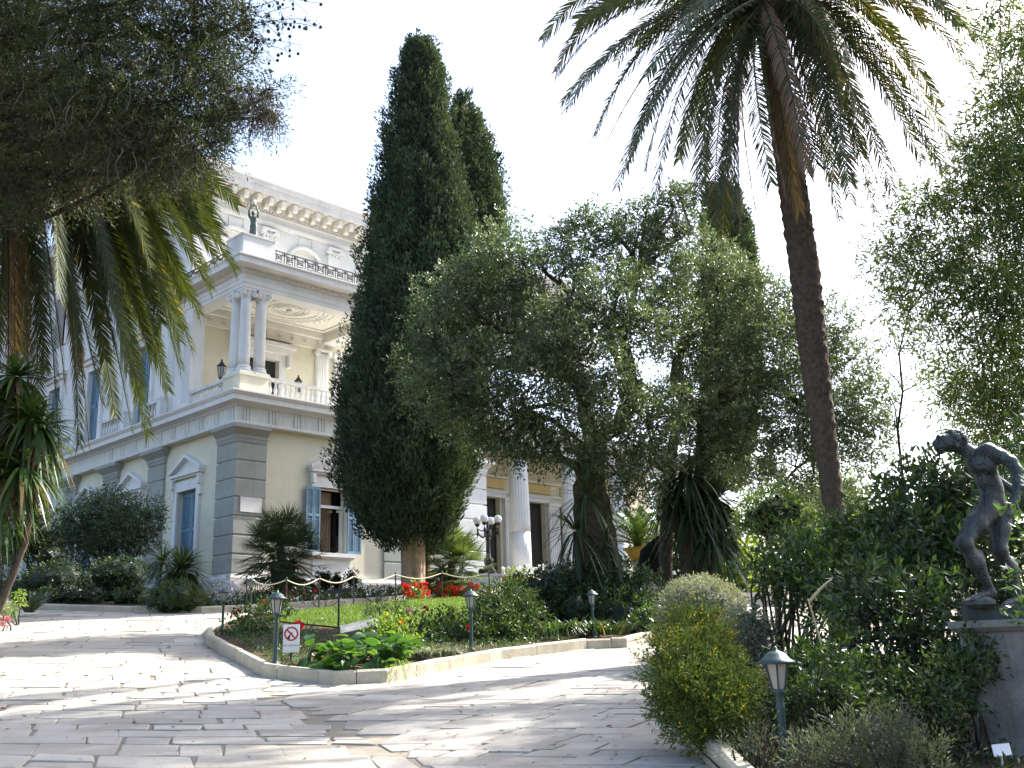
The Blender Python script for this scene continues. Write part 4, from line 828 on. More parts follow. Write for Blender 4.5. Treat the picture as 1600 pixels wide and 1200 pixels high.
cage_lantern('wall_lantern', 'iron lantern seen above the middle of the front loggia balustrade', pal(4.6, 3.4, 12.05), 0.95)
cage_lantern('hanging_lantern', 'iron lantern hanging between the two dark portico doors', pal(14.65, 1.3, 7.45), 1.25, 2.5)
cage_lantern('hanging_lantern', 'iron lantern hanging behind the dark yucca leaves in the portico', pal(17.9, 1.3, 7.35), 1.25, 2.6)

# bronze woman holding up a lamp on the terrace corner
b0 = pal(0.45, 0.30, 16.36); st = thing('roof_statue', 'green bronze statue of a robed woman lifting a lamp on the balcony roof corner', 'statue', b0, PA - 0.5)
m = MB(); an = np.arange(22) * 2 * math.pi / 22; prof = [(0.23, 0.0), (0.215, 0.10), (0.18, 0.35), (0.165, 0.6), (0.175, 0.72), (0.14, 0.86), (0.165, 1.02), (0.19, 1.12), (0.16, 1.19), (0.065, 1.235), (0.05, 1.28), (0.075, 1.33), (0.088, 1.40), (0.075, 1.47), (0.035, 1.51)]
V = np.array([[(r * math.cos(a_) * (1 + (0.10 * math.cos(a_ * 8 + z * 2) if z < 0.85 else 0)) + 0.03 * math.sin(z * 2.4), r * 0.82 * math.sin(a_) * (1 + (0.10 * math.cos(a_ * 8 + z * 2) if z < 0.85 else 0)), z) for a_ in an] for r, z in prof])
i = np.arange(len(prof) - 1)[:, None] * 22; j = np.arange(22)[None, :]; k = (j + 1) % 22
m.add(V.reshape(-1, 3), np.stack([i + j, i + k, i + 22 + k, i + 22 + j], -1).reshape(-1, 4)); m.add(V[-1], [tuple(range(22))])
for s in (-1, 1): m.tube([(s * 0.13, 0, 1.12), (s * 0.20, -0.03, 1.24), (s * 0.22, -0.06, 1.46), (s * 0.13, -0.08, 1.70), (s * 0.09, -0.08, 1.76)], [0.06, 0.055, 0.045, 0.033, 0.03], 8); m.tube([(s * 0.09, -0.08, 1.75), (s * 0.11, -0.08, 1.86)], [0.035, 0.015], 6)
m.build('figure', M['bronze2'], st, True)
m = MB(); m.lathe([(0.05, 1.74), (0.06, 1.78), (0.03, 1.82), (0.05, 1.86)], (0, -0.08, 0), 8); m.build('lamp_holder', M['bronze2'], st)
m = MB(); m.ball((0, -0.08, 1.95), 0.095, 12, 9, sq=(1, 1, 1.25)); m.build('lamp_globe', M['globe'], st, True)
st.scale = (0.76, 0.76, 0.76)

# bronze athlete on a stone pedestal
SY = 8.0
def sp(px, py, dy=0.0): return at(px, py, SY + dy)
pc = at(1600, 1180, SY + 0.12); ptop = at(1590, 968, SY)[2]; pbot = T(pc[0], pc[1]) + 0.02
pd = thing('statue_pedestal', 'square grey stone pedestal with projecting cap under the bronze athlete', 'pedestal', (pc[0], pc[1], 0), math.radians(53))
h = 0.27; m = MB(); m.box(-h, h, -h, h, pbot, ptop - 0.07); m.build('shaft', M['pedestal'], pd)
m = MB(); moulding(m, [(-h, h), (-h, -h), (h, -h), (h, h)], [(-0.1, ptop - 0.085), (0.02, ptop - 0.085), (0.06, ptop - 0.05), (0.06, ptop), (-0.1, ptop)], closed=True); m.box(-h + 0.02, h - 0.02, -h + 0.02, h - 0.02, ptop - 0.06, ptop - 0.001); m.build('cap', M['pedestal'], pd)
m = MB(); m.box(-h - 0.06, h + 0.06, -h - 0.06, h + 0.06, pbot - 0.1, pbot + 0.12); m.build('base', M['pedestal'], pd)
stt = thing('bronze_statue', 'dark bronze nude athlete bending forward with head lowered on the stone pedestal', 'statue', (pc[0], pc[1], ptop), 0)
off = np.array([pc[0], pc[1], ptop])
m = MB(); m.obox((0, 0, 0.055), (0.24 * math.cos(0.93), 0.24 * math.sin(0.93), 0), (-0.24 * math.sin(0.93), 0.24 * math.cos(0.93), 0), (0, 0, 0.055)); m.build('plinth', M['bronze'], stt)
m = MB(); q = sp(1530, 942, -0.08) - off; m.ball((q[0], q[1], 0.13), 0.11, 9, 6, sq=(1.2, 0.9, 0.45)); m.build('rock', M['bronze'], stt)
def iso_mesh(prims, vox=0.009, k=0.035):
    """One continuous skin round a set of tapered capsules and ellipsoids (smooth union, surface nets)."""
    pts_ = np.array([q for p_ in prims for q in ((p_[1], p_[2]) if p_[0] == 'c' else (p_[1], p_[1]))]); rmax = 0.17
    lo, hi = pts_.min(0) - rmax, pts_.max(0) + rmax; nn = np.ceil((hi - lo) / vox).astype(int) + 1
    gx = [lo[c] + vox * np.arange(nn[c]) for c in range(3)]; F = np.full(nn, 9.0)
    for p_ in prims:
        if p_[0] == 'c': _, a_, b_, ra, rb, kk = p_; bl, bh = np.minimum(a_, b_) - max(ra, rb) - 0.09, np.maximum(a_, b_) + max(ra, rb) + 0.09
        else: _, a_, rad, kk = p_; bl, bh = a_ - np.max(rad) - 0.09, a_ + np.max(rad) + 0.09
        sl = tuple(slice(max(0, int((bl[c] - lo[c]) / vox)), min(nn[c], int((bh[c] - lo[c]) / vox) + 2)) for c in range(3))
        X_ = np.stack(np.meshgrid(gx[0][sl[0]], gx[1][sl[1]], gx[2][sl[2]], indexing='ij'), -1)
        if p_[0] == 'c':
            ab = b_ - a_; t_ = np.clip(((X_ - a_) @ ab) / max(ab @ ab, 1e-9), 0, 1); D = np.linalg.norm(X_ - a_ - t_[..., None] * ab, axis=-1) - (ra + (rb - ra) * t_)
        else: e_ = (X_ - a_) / rad; D = (np.linalg.norm(e_, axis=-1) - 1) * np.min(rad)
        G_ = F[sl]; kk = kk or k; h_ = np.clip(0.5 + 0.5 * (G_ - D) / kk, 0, 1); F[sl] = np.where(G_ > 8, D, G_ * (1 - h_) + D * h_ - kk * h_ * (1 - h_))
    S = F < 0; c8 = [F[i:nn[0] - 1 + i, j:nn[1] - 1 + j, l:nn[2] - 1 + l] for i in (0, 1) for j in (0, 1) for l in (0, 1)]; s8 = np.stack([q < 0 for q in c8]); act = s8.any(0) & ~s8.all(0)
    idx = np.full(act.shape, -1); idx[act] = np.arange(act.sum()); I = np.argwhere(act); acc = np.zeros((len(I), 3)); cnt = np.zeros(len(I))
    off8 = np.array([(i, j, l) for i in (0, 1) for j in (0, 1) for l in (0, 1)])
    for a_ in range(8):
        for b_ in range(a_ + 1, 8):
            if np.abs(off8[a_] - off8[b_]).sum() != 1: continue
            va, vb = c8[a_][act], c8[b_][act]; x_ = (va < 0) != (vb < 0); t_ = np.where(x_, va / np.where(x_, va - vb, 1), 0); acc += x_[:, None] * (off8[a_] + (off8[b_] - off8[a_]) * t_[:, None]); cnt += x_
    V = lo + vox * (I + acc / cnt[:, None]); Q = []
    for ax in range(3):
        u_, v_ = [c for c in range(3) if c != ax]; s0 = [slice(1, -1)] * 3; s0[ax] = slice(0, -1); s1 = list(s0); s1[ax] = slice(1, None)
        E_ = np.argwhere(S[tuple(s0)] != S[tuple(s1)]); E_[:, [u_, v_]] += 1; c4 = []
        for du, dv in ((1, 1), (0, 1), (0, 0), (1, 0)): e_ = E_.copy(); e_[:, u_] -= du; e_[:, v_] -= dv; c4.append(idx[tuple(e_.T)])
        Q.append(np.stack(c4, 1))
    Q = np.concatenate(Q); return V, Q[(Q >= 0).all(1)]
def spo(px, py, dy=0.0): return sp(px, py, dy) - off
def CP(a_, b_, ra, rb, k=None): return ('c', spo(*a_), spo(*b_), ra, rb, k)
def EL(a_, rad, k=None): return ('e', spo(*a_), np.array(rad, float), k)
BODY = [CP((1552, 786, 0.02), (1548, 762, 0.0), 0.095, 0.082), CP((1548, 762, 0.0), (1536, 730, -0.02), 0.084, 0.098), EL((1531, 722, -0.03), (0.105, 0.12, 0.095)), EL((1524, 728, -0.10), (0.062, 0.05, 0.055)), EL((1545, 730, -0.10), (0.058, 0.05, 0.055)), EL((1536, 752, -0.075), (0.055, 0.035, 0.06)),
        EL((1545, 776, -0.06), (0.055, 0.04, 0.05)), EL((1558, 795, 0.08), (0.09, 0.085, 0.085)), EL((1538, 714, 0.09), (0.10, 0.06, 0.08)),
        CP((1528, 712, -0.02), (1512, 705, -0.03), 0.056, 0.050), CP((1512, 705, -0.03), (1500, 698, -0.03), 0.050, 0.052),
        EL((1489, 691, -0.04), (0.092, 0.076, 0.078)), EL((1474, 691, -0.05), (0.062, 0.058, 0.066)), EL((1466, 699, -0.06), (0.034, 0.038, 0.034)), CP((1466, 684, -0.06), (1459, 693, -0.065), 0.012, 0.017, 0.012), CP((1466, 681, -0.09), (1466, 682, -0.02), 0.014, 0.014, 0.015), CP((1463, 697, -0.085), (1463, 697, -0.045), 0.009, 0.009, 0.01), EL((1470, 706, -0.055), (0.026, 0.03, 0.022), 0.02), EL((1495, 696, -0.115), (0.018, 0.012, 0.026), 0.01),
        EL((1543, 704, -0.11), (0.066, 0.062, 0.060)), CP((1546, 706, -0.12), (1580, 722, -0.18), 0.054, 0.044), EL((1562, 712, -0.15), (0.062, 0.05, 0.048)), CP((1580, 722, -0.18), (1589, 736, -0.21), 0.042, 0.040), CP((1589, 736, -0.21), (1592, 760, -0.26), 0.042, 0.040), CP((1592, 760, -0.26), (1585, 782, -0.30), 0.040, 0.026), EL((1581, 790, -0.31), (0.034, 0.020, 0.040), 0.02),
        EL((1524, 714, 0.10), (0.06, 0.06, 0.06)), CP((1526, 716, 0.12), (1545, 742, 0.20), 0.052, 0.042), CP((1545, 742, 0.20), (1575, 760, 0.20), 0.042, 0.028), EL((1582, 764, 0.2), (0.04, 0.03, 0.035), 0.02),
        CP((1543, 798, -0.04), (1524, 820, -0.10), 0.088, 0.078), CP((1524, 820, -0.10), (1507, 846, -0.15), 0.078, 0.056), EL((1506, 849, -0.16), (0.056, 0.058, 0.056), 0.02), CP((1508, 852, -0.15), (1525, 880, -0.11), 0.052, 0.056), EL((1527, 873, -0.08), (0.055, 0.055, 0.08)), CP((1525, 880, -0.11), (1546, 918, -0.07), 0.054, 0.031), EL((1550, 926, -0.06), (0.036, 0.034, 0.034), 0.02), CP((1544, 927, -0.07), (1521, 935, -0.13), 0.034, 0.022, 0.02),
        CP((1564, 800, 0.05), (1563, 828, 0.03), 0.086, 0.072), CP((1563, 828, 0.03), (1562, 856, 0.0), 0.072, 0.053), EL((1561, 858, -0.01), (0.05, 0.052, 0.052), 0.02), CP((1563, 862, 0.01), (1576, 888, 0.06), 0.050, 0.052), EL((1580, 884, 0.08), (0.05, 0.05, 0.075)), CP((1576, 888, 0.06), (1590, 926, 0.09), 0.050, 0.030), EL((1595, 937, 0.10), (0.036, 0.034, 0.034), 0.02), CP((1590, 937, 0.09), (1570, 944, 0.01), 0.033, 0.021, 0.02)]
for q in range(4): BODY += [CP((1577 + 2.6 * q, 795, -0.325 + 0.006 * q), (1574 + 2.6 * q, 803, -0.335 + 0.006 * q), 0.011, 0.010, 0.006), CP((1574 + 2.6 * q, 803, -0.335 + 0.006 * q), (1576 + 2.4 * q, 810 - abs(q - 1.5), -0.325 + 0.006 * q), 0.010, 0.007, 0.004)]
BODY += [CP((1588, 788, -0.325), (1591, 797, -0.34), 0.012, 0.009, 0.008)]
for q in range(5): BODY += [CP((1522 + 0.6 * q, 935 + 0.5 * q, -0.15 + 0.022 * q), (1514 + 1.5 * q, 938, -0.165 + 0.022 * q), 0.013 - 0.001 * q, 0.009, 0.006), CP((1571 + 0.6 * q, 944 + 0.4 * q, -0.01 + 0.02 * q), (1563 + 1.5 * q, 947, -0.03 + 0.02 * q), 0.013 - 0.001 * q, 0.009, 0.006)]
V_, Q_ = iso_mesh(BODY); m = MB(); m.add(V_, Q_); m.build('figure', M['bronze'], stt, True)
m = MB(); hc = spo(1490, 690, -0.04)   # short curls
dd = rnd_dir(260); dd = dd[(dd @ unit(np.array([0.62, 0.05, 0.72]))) > -0.05]
for q in dd: m.ball(hc + q * np.array([0.094, 0.080, 0.082]), 0.015 + 0.008 * RS.rand(), 5, 4)
m.build('hair', M['bronze'], stt, True)
p = at(1565, 1172, 7.55); m = MB(); m.obox((0, 0, 0), (0.062, 0, 0.004), (0.01, 0.035, 0.035), (0, -0.003, 0.003)); m.tube([(0, 0.02, 0), (0, 0.02, -0.35)], 0.008, 5)
o = m.build('label_plate', M['paint_white']); o.location = p; tag(o, 'small tilted white label plate at the foot of the statue pedestal', 'label')

# planters
def planter(px, Y, zb, label, s=1.0):
    p = at(px, 930, Y); o = thing('yellow_planter', label, 'planter', (p[0], p[1], zb)); m = MB()
    m.lathe([(0.16 * s, 0), (0.20 * s, 0.02), (0.36 * s, 0.30 * s), (0.42 * s, 0.33 * s), (0.42 * s, 0.38 * s), (0.37 * s, 0.38 * s), (0.33 * s, 0.32 * s), (0.02, 0.31 * s)], n=20); m.build('pot', M['terracotta'], o, True); return o
p1 = planter(808, 29.5, T(-0.2, 29.5) + 0.22, 'yellow clay planter of pale flowers beside the dark hedge', 1.15)
cp = at(1002, 905, 25.5); cz = T(cp[0], 25.5) + 0.1
st2 = thing('stone_stand', 'carved grey stone stand under the yellow bowl beside the olive trunk', 'stand', (cp[0], cp[1], cz)); hz = at(1002, 878, 25.5)[2] - cz
m = MB(); m.lathe([(0.42, 0), (0.42, 0.1), (0.30, 0.14), (0.26, hz * 0.35), (0.34, hz * 0.5), (0.30, hz * 0.62), (0.20, hz * 0.8), (0.16, hz * 0.9), (0.24, hz)], n=18)
m.build('body', M['limestone'], st2, True)
for k in range(6): 
    q = k * 1.047; m = MB(); m.ball((0.30 * math.cos(q), 0.30 * math.sin(q), hz * 0.45), 0.15, 9, 7, sq=(0.8, 0.8, 1.5)); m.build('carved_lobe', M['limestone'], st2, True)
m = MB(); m.ball((0, -0.16, hz * 0.88), 0.11, 10, 8, sq=(0.9, 0.9, 1.2)); m.build('carved_head', M['limestone'], st2, True)
p2 = planter(1002, 25.5, cz + hz, 'yellow clay bowl on the carved stone stand under the cycad', 0.9)
# far balustrade beyond the globe bushes
bp = at(1180, 940, 27.0); fb = thing('garden_balustrade', 'pale stone balustrade seen between the globe bushes and dark shrubs', 'balustrade', (bp[0], bp[1], T(bp[0], 27.0)), 0.25)
zt = at(1180, 926, 27.0)[2] - T(bp[0], 27.0)
balustrade((-0.45, 0), (0.45, 0), fb, zt, 0.2, zt - 0.7)
m = MB(); m.box(0.47, 0.82, -0.2, 0.2, 0, zt + 0.1); m.box(0.43, 0.86, -0.24, 0.24, zt - 0.52, zt - 0.42); m.build('pier', M['marble'], fb)
m = MB(); m.box(-0.75, -0.47, -0.16, 0.16, 0, zt + 0.05); m.build('pier', M['marble'], fb); m = MB(); m.box(-0.46, 0.46, -0.15, 0.15, -0.1, zt - 0.702); m.build('plinth', M['marble'], fb)
# ------------------------------------------------------------------ trees and big plants
def depth(p): return float((np.asarray(p) - np.array([0, 0, EYE])) @ FWD)
def BL(px, py, r, Y, dy=0.0, sq=(1, 1, 1)):
    """Leaf mass centred where column px, row py meets distance Y, r given in picture units at that distance."""
    p = at(px, py, Y + dy); return (p, np.array(sq) * r * depth(p) / FPX)
def tree_thing(name, label, cat, p, group=None): return thing(name, label, cat, p, 0, group)
def shift(mb, o):
    for k in range(len(mb.v)): mb.v[k] = mb.v[k] - np.asarray(o)
    return mb
def grow(name, mb, mat, o, kind=None, smooth=False):
    shift(mb, np.array(o.location)); return mb.build(name, M[mat], o, smooth, kind)

def cypress(name, label, prof, Y, trunk, dens=24, leaf=0.15, extra=(), tint=0.5, group='cypress trees'):
    zs, cx, rr = [], [], []
    for py, xl, xr in prof:
        p = at((xl + xr) / 2, py, Y); zs.append(p[2]); cx.append(p[0]); rr.append((xr - xl) / 2 * depth(p) / FPX)
    zs, cx, rr = map(np.array, (zs[::-1], cx[::-1], rr[::-1]))
    base = np.array([cx[0], Y, T(cx[0], Y) + 0.1]); o = tree_thing(name, label, 'cypress tree', base, group)
    zz = np.linspace(zs[0], zs[-1], 400); wr = np.interp(zz, zs, rr) + 0.08; cdf = np.cumsum(wr); area = 2 * math.pi * np.trapezoid(wr, zz) if hasattr(np, 'trapezoid') else 2 * math.pi * np.trapz(wr, zz)
    N = int(dens * area); z = np.interp(RS.rand(N) * cdf[-1], cdf, zz); th = RS.rand(N) * 2 * math.pi
    R = np.interp(z, zs, rr); C0 = np.interp(z, zs, cx)
    q = np.stack([np.cos(th), np.sin(th), np.zeros(N)], 1)
    lump = 1 + 0.17 * wob(np.column_stack([np.cos(th) * 2.2, np.sin(th) * 2.2, z * 0.9]), 1.6, 2.0) + 0.09 * wob(np.column_stack([np.cos(th) * 2.2, np.sin(th) * 2.2, z * 0.9]), 4.1, 6.0)
    k = (0.68 + 0.15 * RS.rand(N)) * lump
    P = np.column_stack([C0, np.full(N, Y), z]) + q * (R * k)[:, None]; P[:, 2] -= 0.35
    ax = unit(q * 0.34 + np.array([0, 0, 1.0]) + RS.normal(size=(N, 3)) * 0.12)
    # every plume: a tapering tuft of scale sprays
    n = 58; pl = (0.5 + 0.6 * RS.rand(N)) * np.clip(R / 0.8, 0.4, 1.0); s = RS.rand(N, n); rad = (0.13 + 0.10 * RS.rand(N, 1)) * np.clip(R / 0.8, 0.5, 1.0)[:, None] * np.sin(np.clip(s * 0.93 + 0.07, 0, 1) * math.pi) ** 0.7
    e1 = unit(np.cross(ax, q + 1e-3)); e2 = np.cross(ax, e1); ph = RS.rand(N, n) * 2 * math.pi
    rv = e1[:, None] * np.cos(ph)[..., None] + e2[:, None] * np.sin(ph)[..., None]
    pos = P[:, None] + ax[:, None] * (s * pl[:, None])[..., None] + rv * rad[..., None]
    d = unit(ax[:, None] * 1.0 + rv * 0.55 + RS.normal(size=rv.shape) * 0.25)
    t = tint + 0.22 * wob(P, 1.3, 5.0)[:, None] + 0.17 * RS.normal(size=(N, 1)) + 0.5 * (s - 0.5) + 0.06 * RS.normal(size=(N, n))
    m = MB(); leaves(m, pos.reshape(-1, 3), d.reshape(-1, 3), leaf * (0.5 + 0.6 * RS.rand(N * n)), leaf * 0.30, t.reshape(-1))
    if len(extra):
        C_, D_2, T_ = blob_pts(extra, 60, 0.8, 0.5, 0.4, 0.6); sprigs(m, C_, D_2, 12, 0.22, leaf * 0.8, leaf * 0.36, 0.6, T_)
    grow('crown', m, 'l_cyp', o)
    an = np.arange(18) * 2 * math.pi / 18; m = MB()   # opaque dark core, added inside the crown to block light
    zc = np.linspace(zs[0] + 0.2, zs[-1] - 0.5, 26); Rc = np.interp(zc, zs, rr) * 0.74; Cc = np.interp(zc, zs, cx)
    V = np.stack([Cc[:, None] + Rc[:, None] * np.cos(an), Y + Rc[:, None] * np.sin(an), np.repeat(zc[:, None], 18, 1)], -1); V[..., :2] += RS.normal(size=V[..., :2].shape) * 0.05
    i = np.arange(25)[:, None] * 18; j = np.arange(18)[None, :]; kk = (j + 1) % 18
    m.add(V.reshape(-1, 3), np.stack([i + j, i + kk, i + 18 + kk, i + 18 + j], -1).reshape(-1, 4), 0.15); m.add(V[0], [tuple(range(18))], 0.15); m.add(V[-1], [tuple(range(18))], 0.15); grow('light_block_core', m, 'l_cyp', o)
    m = MB(); tw, ztop = trunk
    for a_ in np.linspace(0, 2 * math.pi, 6)[:-1] + 0.4:
        r = tw * 0.52; oo = np.array([math.cos(a_), math.sin(a_), 0]) * tw * 0.55; zb = np.linspace(base[2] - 0.15, ztop, 7); fl = np.interp(zb, [zb[0], zb[0] + 0.6, ztop], [1.35, 1.0, 0.9])
        m.tube(np.column_stack([base[0] + oo[0] * fl + 0.02 * np.sin(zb * 3 + a_), base[1] + oo[1] * fl, zb]), r * fl, 9)
    grow('trunk', m, 'bark_cyp', o, None, True); return o
cypress('cypress_tree', 'tall dark cypress with pale trunk standing in front of the palace facade',
        [(52, 650, 660), (70, 636, 674), (100, 628, 688), (150, 621, 694), (200, 606, 702), (250, 600, 710), (300, 588, 722), (350, 576, 745), (400, 566, 762), (450, 560, 770), (500, 549, 772), (550, 538, 770), (600, 527, 766), (650, 519, 760), (700, 516, 754), (750, 519, 744), (790, 537, 733), (820, 566, 712), (846, 600, 690)], 30.0, (0.34, 6.0),
        extra=[BL(596, 835, 16, 30, -0.6, (0.7, 0.7, 1.3)), BL(612, 828, 12, 30, -0.9)])
cypress('cypress_tree', 'shorter cypress tip rising just right of the tall cypress', [(136, 722, 727), (165, 707, 737), (200, 696, 752), (250, 686, 768), (300, 680, 784), (350, 676, 790), (450, 670, 775), (560, 650, 745), (680, 630, 715), (760, 630, 690)], 32.5, (0.22, 7.0), 24,
        extra=[BL(772, 262, 12, 32.5, 0, (0.8, 0.8, 1.5)), BL(776, 245, 7, 32.5), BL(752, 205, 9, 32.5), BL(783, 325, 7, 32.5)], tint=0.6)
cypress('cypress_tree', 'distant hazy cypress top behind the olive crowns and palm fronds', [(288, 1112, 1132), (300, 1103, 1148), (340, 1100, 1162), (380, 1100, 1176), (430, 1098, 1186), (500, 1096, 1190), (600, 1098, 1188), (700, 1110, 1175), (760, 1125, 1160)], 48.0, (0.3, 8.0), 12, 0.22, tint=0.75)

# --- olives
def olive(label, blobs, trunkP, trunkR, limbs, Yc, dens=165, stump=None):
    base = np.array(trunkP[0]); o = tree_thing('olive_tree', label, 'olive tree', base, 'old olive trees'); m = MB()
    P = np.array(trunkP); s = np.linspace(0, len(P) - 1, 22); PP = np.stack([np.interp(s, np.arange(len(P)), P[:, c]) for c in range(3)], 1); PP[1:-1] = (PP[:-2] + PP[1:-1] * 2 + PP[2:]) / 4
    RR = np.interp(s, np.arange(len(P)), trunkR); an = np.arange(14) * 2 * math.pi / 14
    rr = RR[:, None] * (1 + 0.16 * np.cos(an * 3 + s[:, None] * 1.2) + 0.10 * np.sin(an * 5 - s[:, None] * 2) + 0.05 * RS.normal(size=(22, 14)))
    V = PP[:, None] + np.stack([rr * np.cos(an), rr * np.sin(an), np.zeros_like(rr)], -1)
    i = np.arange(21)[:, None] * 14; j = np.arange(14)[None, :]; k = (j + 1) % 14
    m.add(V.reshape(-1, 3), np.stack([i + j, i + k, i + 14 + k, i + 14 + j], -1).reshape(-1, 4)); m.add(V[-1], [tuple(range(14))])
    for a_, b_, r0, r1 in limbs: limb(m, a_, b_, r0, r1, 0.16, 9, 8)
    for c, r in blobs:
        e = c + rnd_dir(1)[0] * r * 0.3; st_ = PP[-1] if not limbs else min((l[1] for l in limbs), key=lambda q: np.linalg.norm(np.asarray(q) - e))
        limb(m, st_, e, 0.055, 0.02, 0.2, 7, 6)
        for _ in range(5): limb(m, e, e + rnd_dir(1)[0] * r * 0.8, 0.022, 0.006, 0.2, 5, 4)
    grow('trunk', m, 'bark_olive', o, None, True)
    C_, D2, T_ = blob_pts([(c_, r_ * 0.93) for c_, r_ in blobs], dens, 0.50, 0.9, 0.15, 0.8, 0.40, 1.5, 0.50, 1.9); m = MB()
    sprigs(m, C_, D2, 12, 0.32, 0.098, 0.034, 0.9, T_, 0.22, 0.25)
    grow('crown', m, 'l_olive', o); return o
YO = 21.5
tb = onground(938, YO, 0.0); t1 = at(930, 840, YO); t2 = at(922, 760, YO); t3 = at(928, 690, YO)
LIM1 = [(t3, at(905, 600, YO), 0.20, 0.13), (t3, at(985, 590, YO, ), 0.19, 0.12), (at(905, 600, YO), at(800, 520, YO - 0.4), 0.15, 0.07), (at(905, 600, YO), at(890, 460, YO + 0.5), 0.14, 0.07), (at(905, 600, YO), at(700, 580, YO - 1), 0.12, 0.05), (at(985, 590, YO), at(1000, 420, YO + 0.6), 0.14, 0.06), (at(985, 590, YO), at(950, 500, YO - 1.2), 0.12, 0.05), (t2, at(820, 640, YO - 1.2), 0.14, 0.05)]
BL1 = [BL(800, 385, 52, YO, 0.4), BL(775, 430, 62, YO, -0.3), BL(735, 455, 52, YO, -0.6), BL(690, 470, 45, YO, 0.3), BL(700, 530, 66, YO, -0.4), BL(660, 565, 42, YO, 0.2), BL(680, 610, 50, YO, -0.8), BL(745, 590, 66, YO, -0.9), BL(790, 500, 72, YO, 0.5), BL(735, 650, 48, YO, -0.6), BL(790, 660, 48, YO, -0.8), BL(845, 600, 66, YO, -1.4), BL(840, 520, 60, YO, -0.5), BL(870, 440, 58, YO, 0.6),
       BL(900, 385, 45, YO, 1.2), BL(930, 360, 42, YO, 1.5), BL(880, 520, 62, YO, -1.7), BL(940, 480, 62, YO, -1.2), BL(920, 560, 64, YO, -1.8), BL(975, 460, 48, YO, -0.6), BL(985, 385, 42, YO, 0.8), BL(1000, 350, 40, YO, 1.2), BL(1050, 335, 42, YO, 1.2), BL(1060, 305, 25, YO, 1.2), BL(905, 640, 52, YO, -1.6), BL(960, 630, 50, YO, -1.2), BL(830, 690, 36, YO, -1.0), BL(970, 690, 40, YO, -1.0), BL(1015, 660, 45, YO, -0.8), BL(800, 705, 22, YO, -0.9), BL(870, 700, 25, YO, -1.2), BL(1030, 430, 46, YO, 0.6), BL(1045, 490, 46, YO, 0.2), BL(1010, 520, 40, YO, -0.8), BL(1055, 380, 40, YO, 0.9), BL(1040, 640, 40, YO, -0.6), BL(770, 688, 26, YO, -0.9), BL(905, 712, 24, YO, -1.2), BL(850, 712, 18, YO, -1.1), BL(965, 738, 34, YO, -0.8), BL(990, 770, 28, YO, -0.6), BL(1020, 730, 34, YO, -0.4)]
olive('big leaning olive tree with thick dark trunk right of the tall cypress', BL1, [tb - [0, 0, 0.2], t1, t2, t3], [0.62, 0.38, 0.32, 0.30], LIM1, YO)
YP = 24.0
tb = onground(1100, YP, 0.0); t2 = at(1100, 760, YP); t3 = at(1105, 660, YP)
LIM2 = [(t3, at(1060, 560, YP), 0.2, 0.12), (t3, at(1190, 590, YP), 0.2, 0.1), (at(1060, 560, YP), at(1130, 500, YP - 0.5), 0.13, 0.06), (at(1060, 560, YP), at(1110, 400, YP + 0.5), 0.11, 0.05), (at(1190, 590, YP), at(1290, 570, YP), 0.1, 0.05), (at(1190, 590, YP), at(1300, 660, YP - 0.5), 0.1, 0.05)]
BL2 = [BL(1110, 400, 40, YP, 0.6), BL(1090, 445, 45, YP), BL(1140, 440, 45, YP, -0.4), BL(1180, 470, 52, YP, -0.4), BL(1220, 490, 42, YP), BL(1060, 480, 45, YP, -0.8), BL(1060, 540, 40, YP, -0.5), BL(1130, 530, 62, YP, -0.8), BL(1200, 550, 66, YP, -0.6), BL(1265, 545, 56, YP, 0.3), BL(1300, 500, 40, YP, 0.5), BL(1310, 580, 58, YP), BL(1345, 630, 48, YP, -0.4), BL(1360, 680, 40, YP, -0.3), BL(1290, 650, 62, YP, -0.6), BL(1225, 640, 66, YP, -0.9), BL(1150, 620, 70, YP, -1.0), BL(1080, 620, 56, YP, -0.8), BL(1100, 690, 50, YP, -0.8), BL(1170, 700, 56, YP, -0.6), BL(1240, 720, 50, YP, -0.3), BL(1310, 725, 42, YP), BL(1060, 690, 40, YP, -0.4), BL(1200, 760, 40, YP, 0.5), BL(1265, 780, 36, YP, 0.8)]
olive('second spreading olive tree behind the leaning date palm trunk', BL2, [tb - [0, 0, 0.2], t2, t3], [0.36, 0.26, 0.22], LIM2, YP, 150)
# slim brown trunk and charred stump beside it
p = onground(1040, 22.8); sp_ = thing('slim_tree', 'slim brown bare tree trunk beside the charred stump', 'tree', p); m = MB(); P = np.array([onground(1042, 22.8, -0.2), at(1040, 860, 22.8), at(1044, 780, 22.8), at(1052, 690, 22.9), at(1075, 600, 23.0)])
s = np.linspace(0, 4, 16); m.tube(np.stack([np.interp(s, np.arange(5), P[:, c]) for c in range(3)], 1), np.interp(s, [0, 4], [0.17, 0.10]) * (1 + 0.05 * RS.normal(size=16)), 10); grow('trunk', m, M and 'bark_palm', sp_, None, True)
p = onground(1018, 23.4); sp_ = thing('charred_stump', 'black charred old stump left of the slim brown trunk', 'stump', p); m = MB(); P = np.array([onground(1014, 23.4, -0.2), at(1016, 900, 23.4), at(1020, 860, 23.4), at(1034, 838, 23.4)])
an = np.arange(14) * 2 * math.pi / 14; RR = [0.44, 0.38, 0.30, 0.12]; V = np.array([[P[q] + np.array([math.cos(a_), math.sin(a_), 0]) * RR[q] * (1 + 0.2 * math.sin(3 * a_ + q) + 0.08 * RS.normal()) for a_ in an] for q in range(4)])
i = np.arange(3)[:, None] * 14; j = np.arange(14)[None, :]; k = (j + 1) % 14
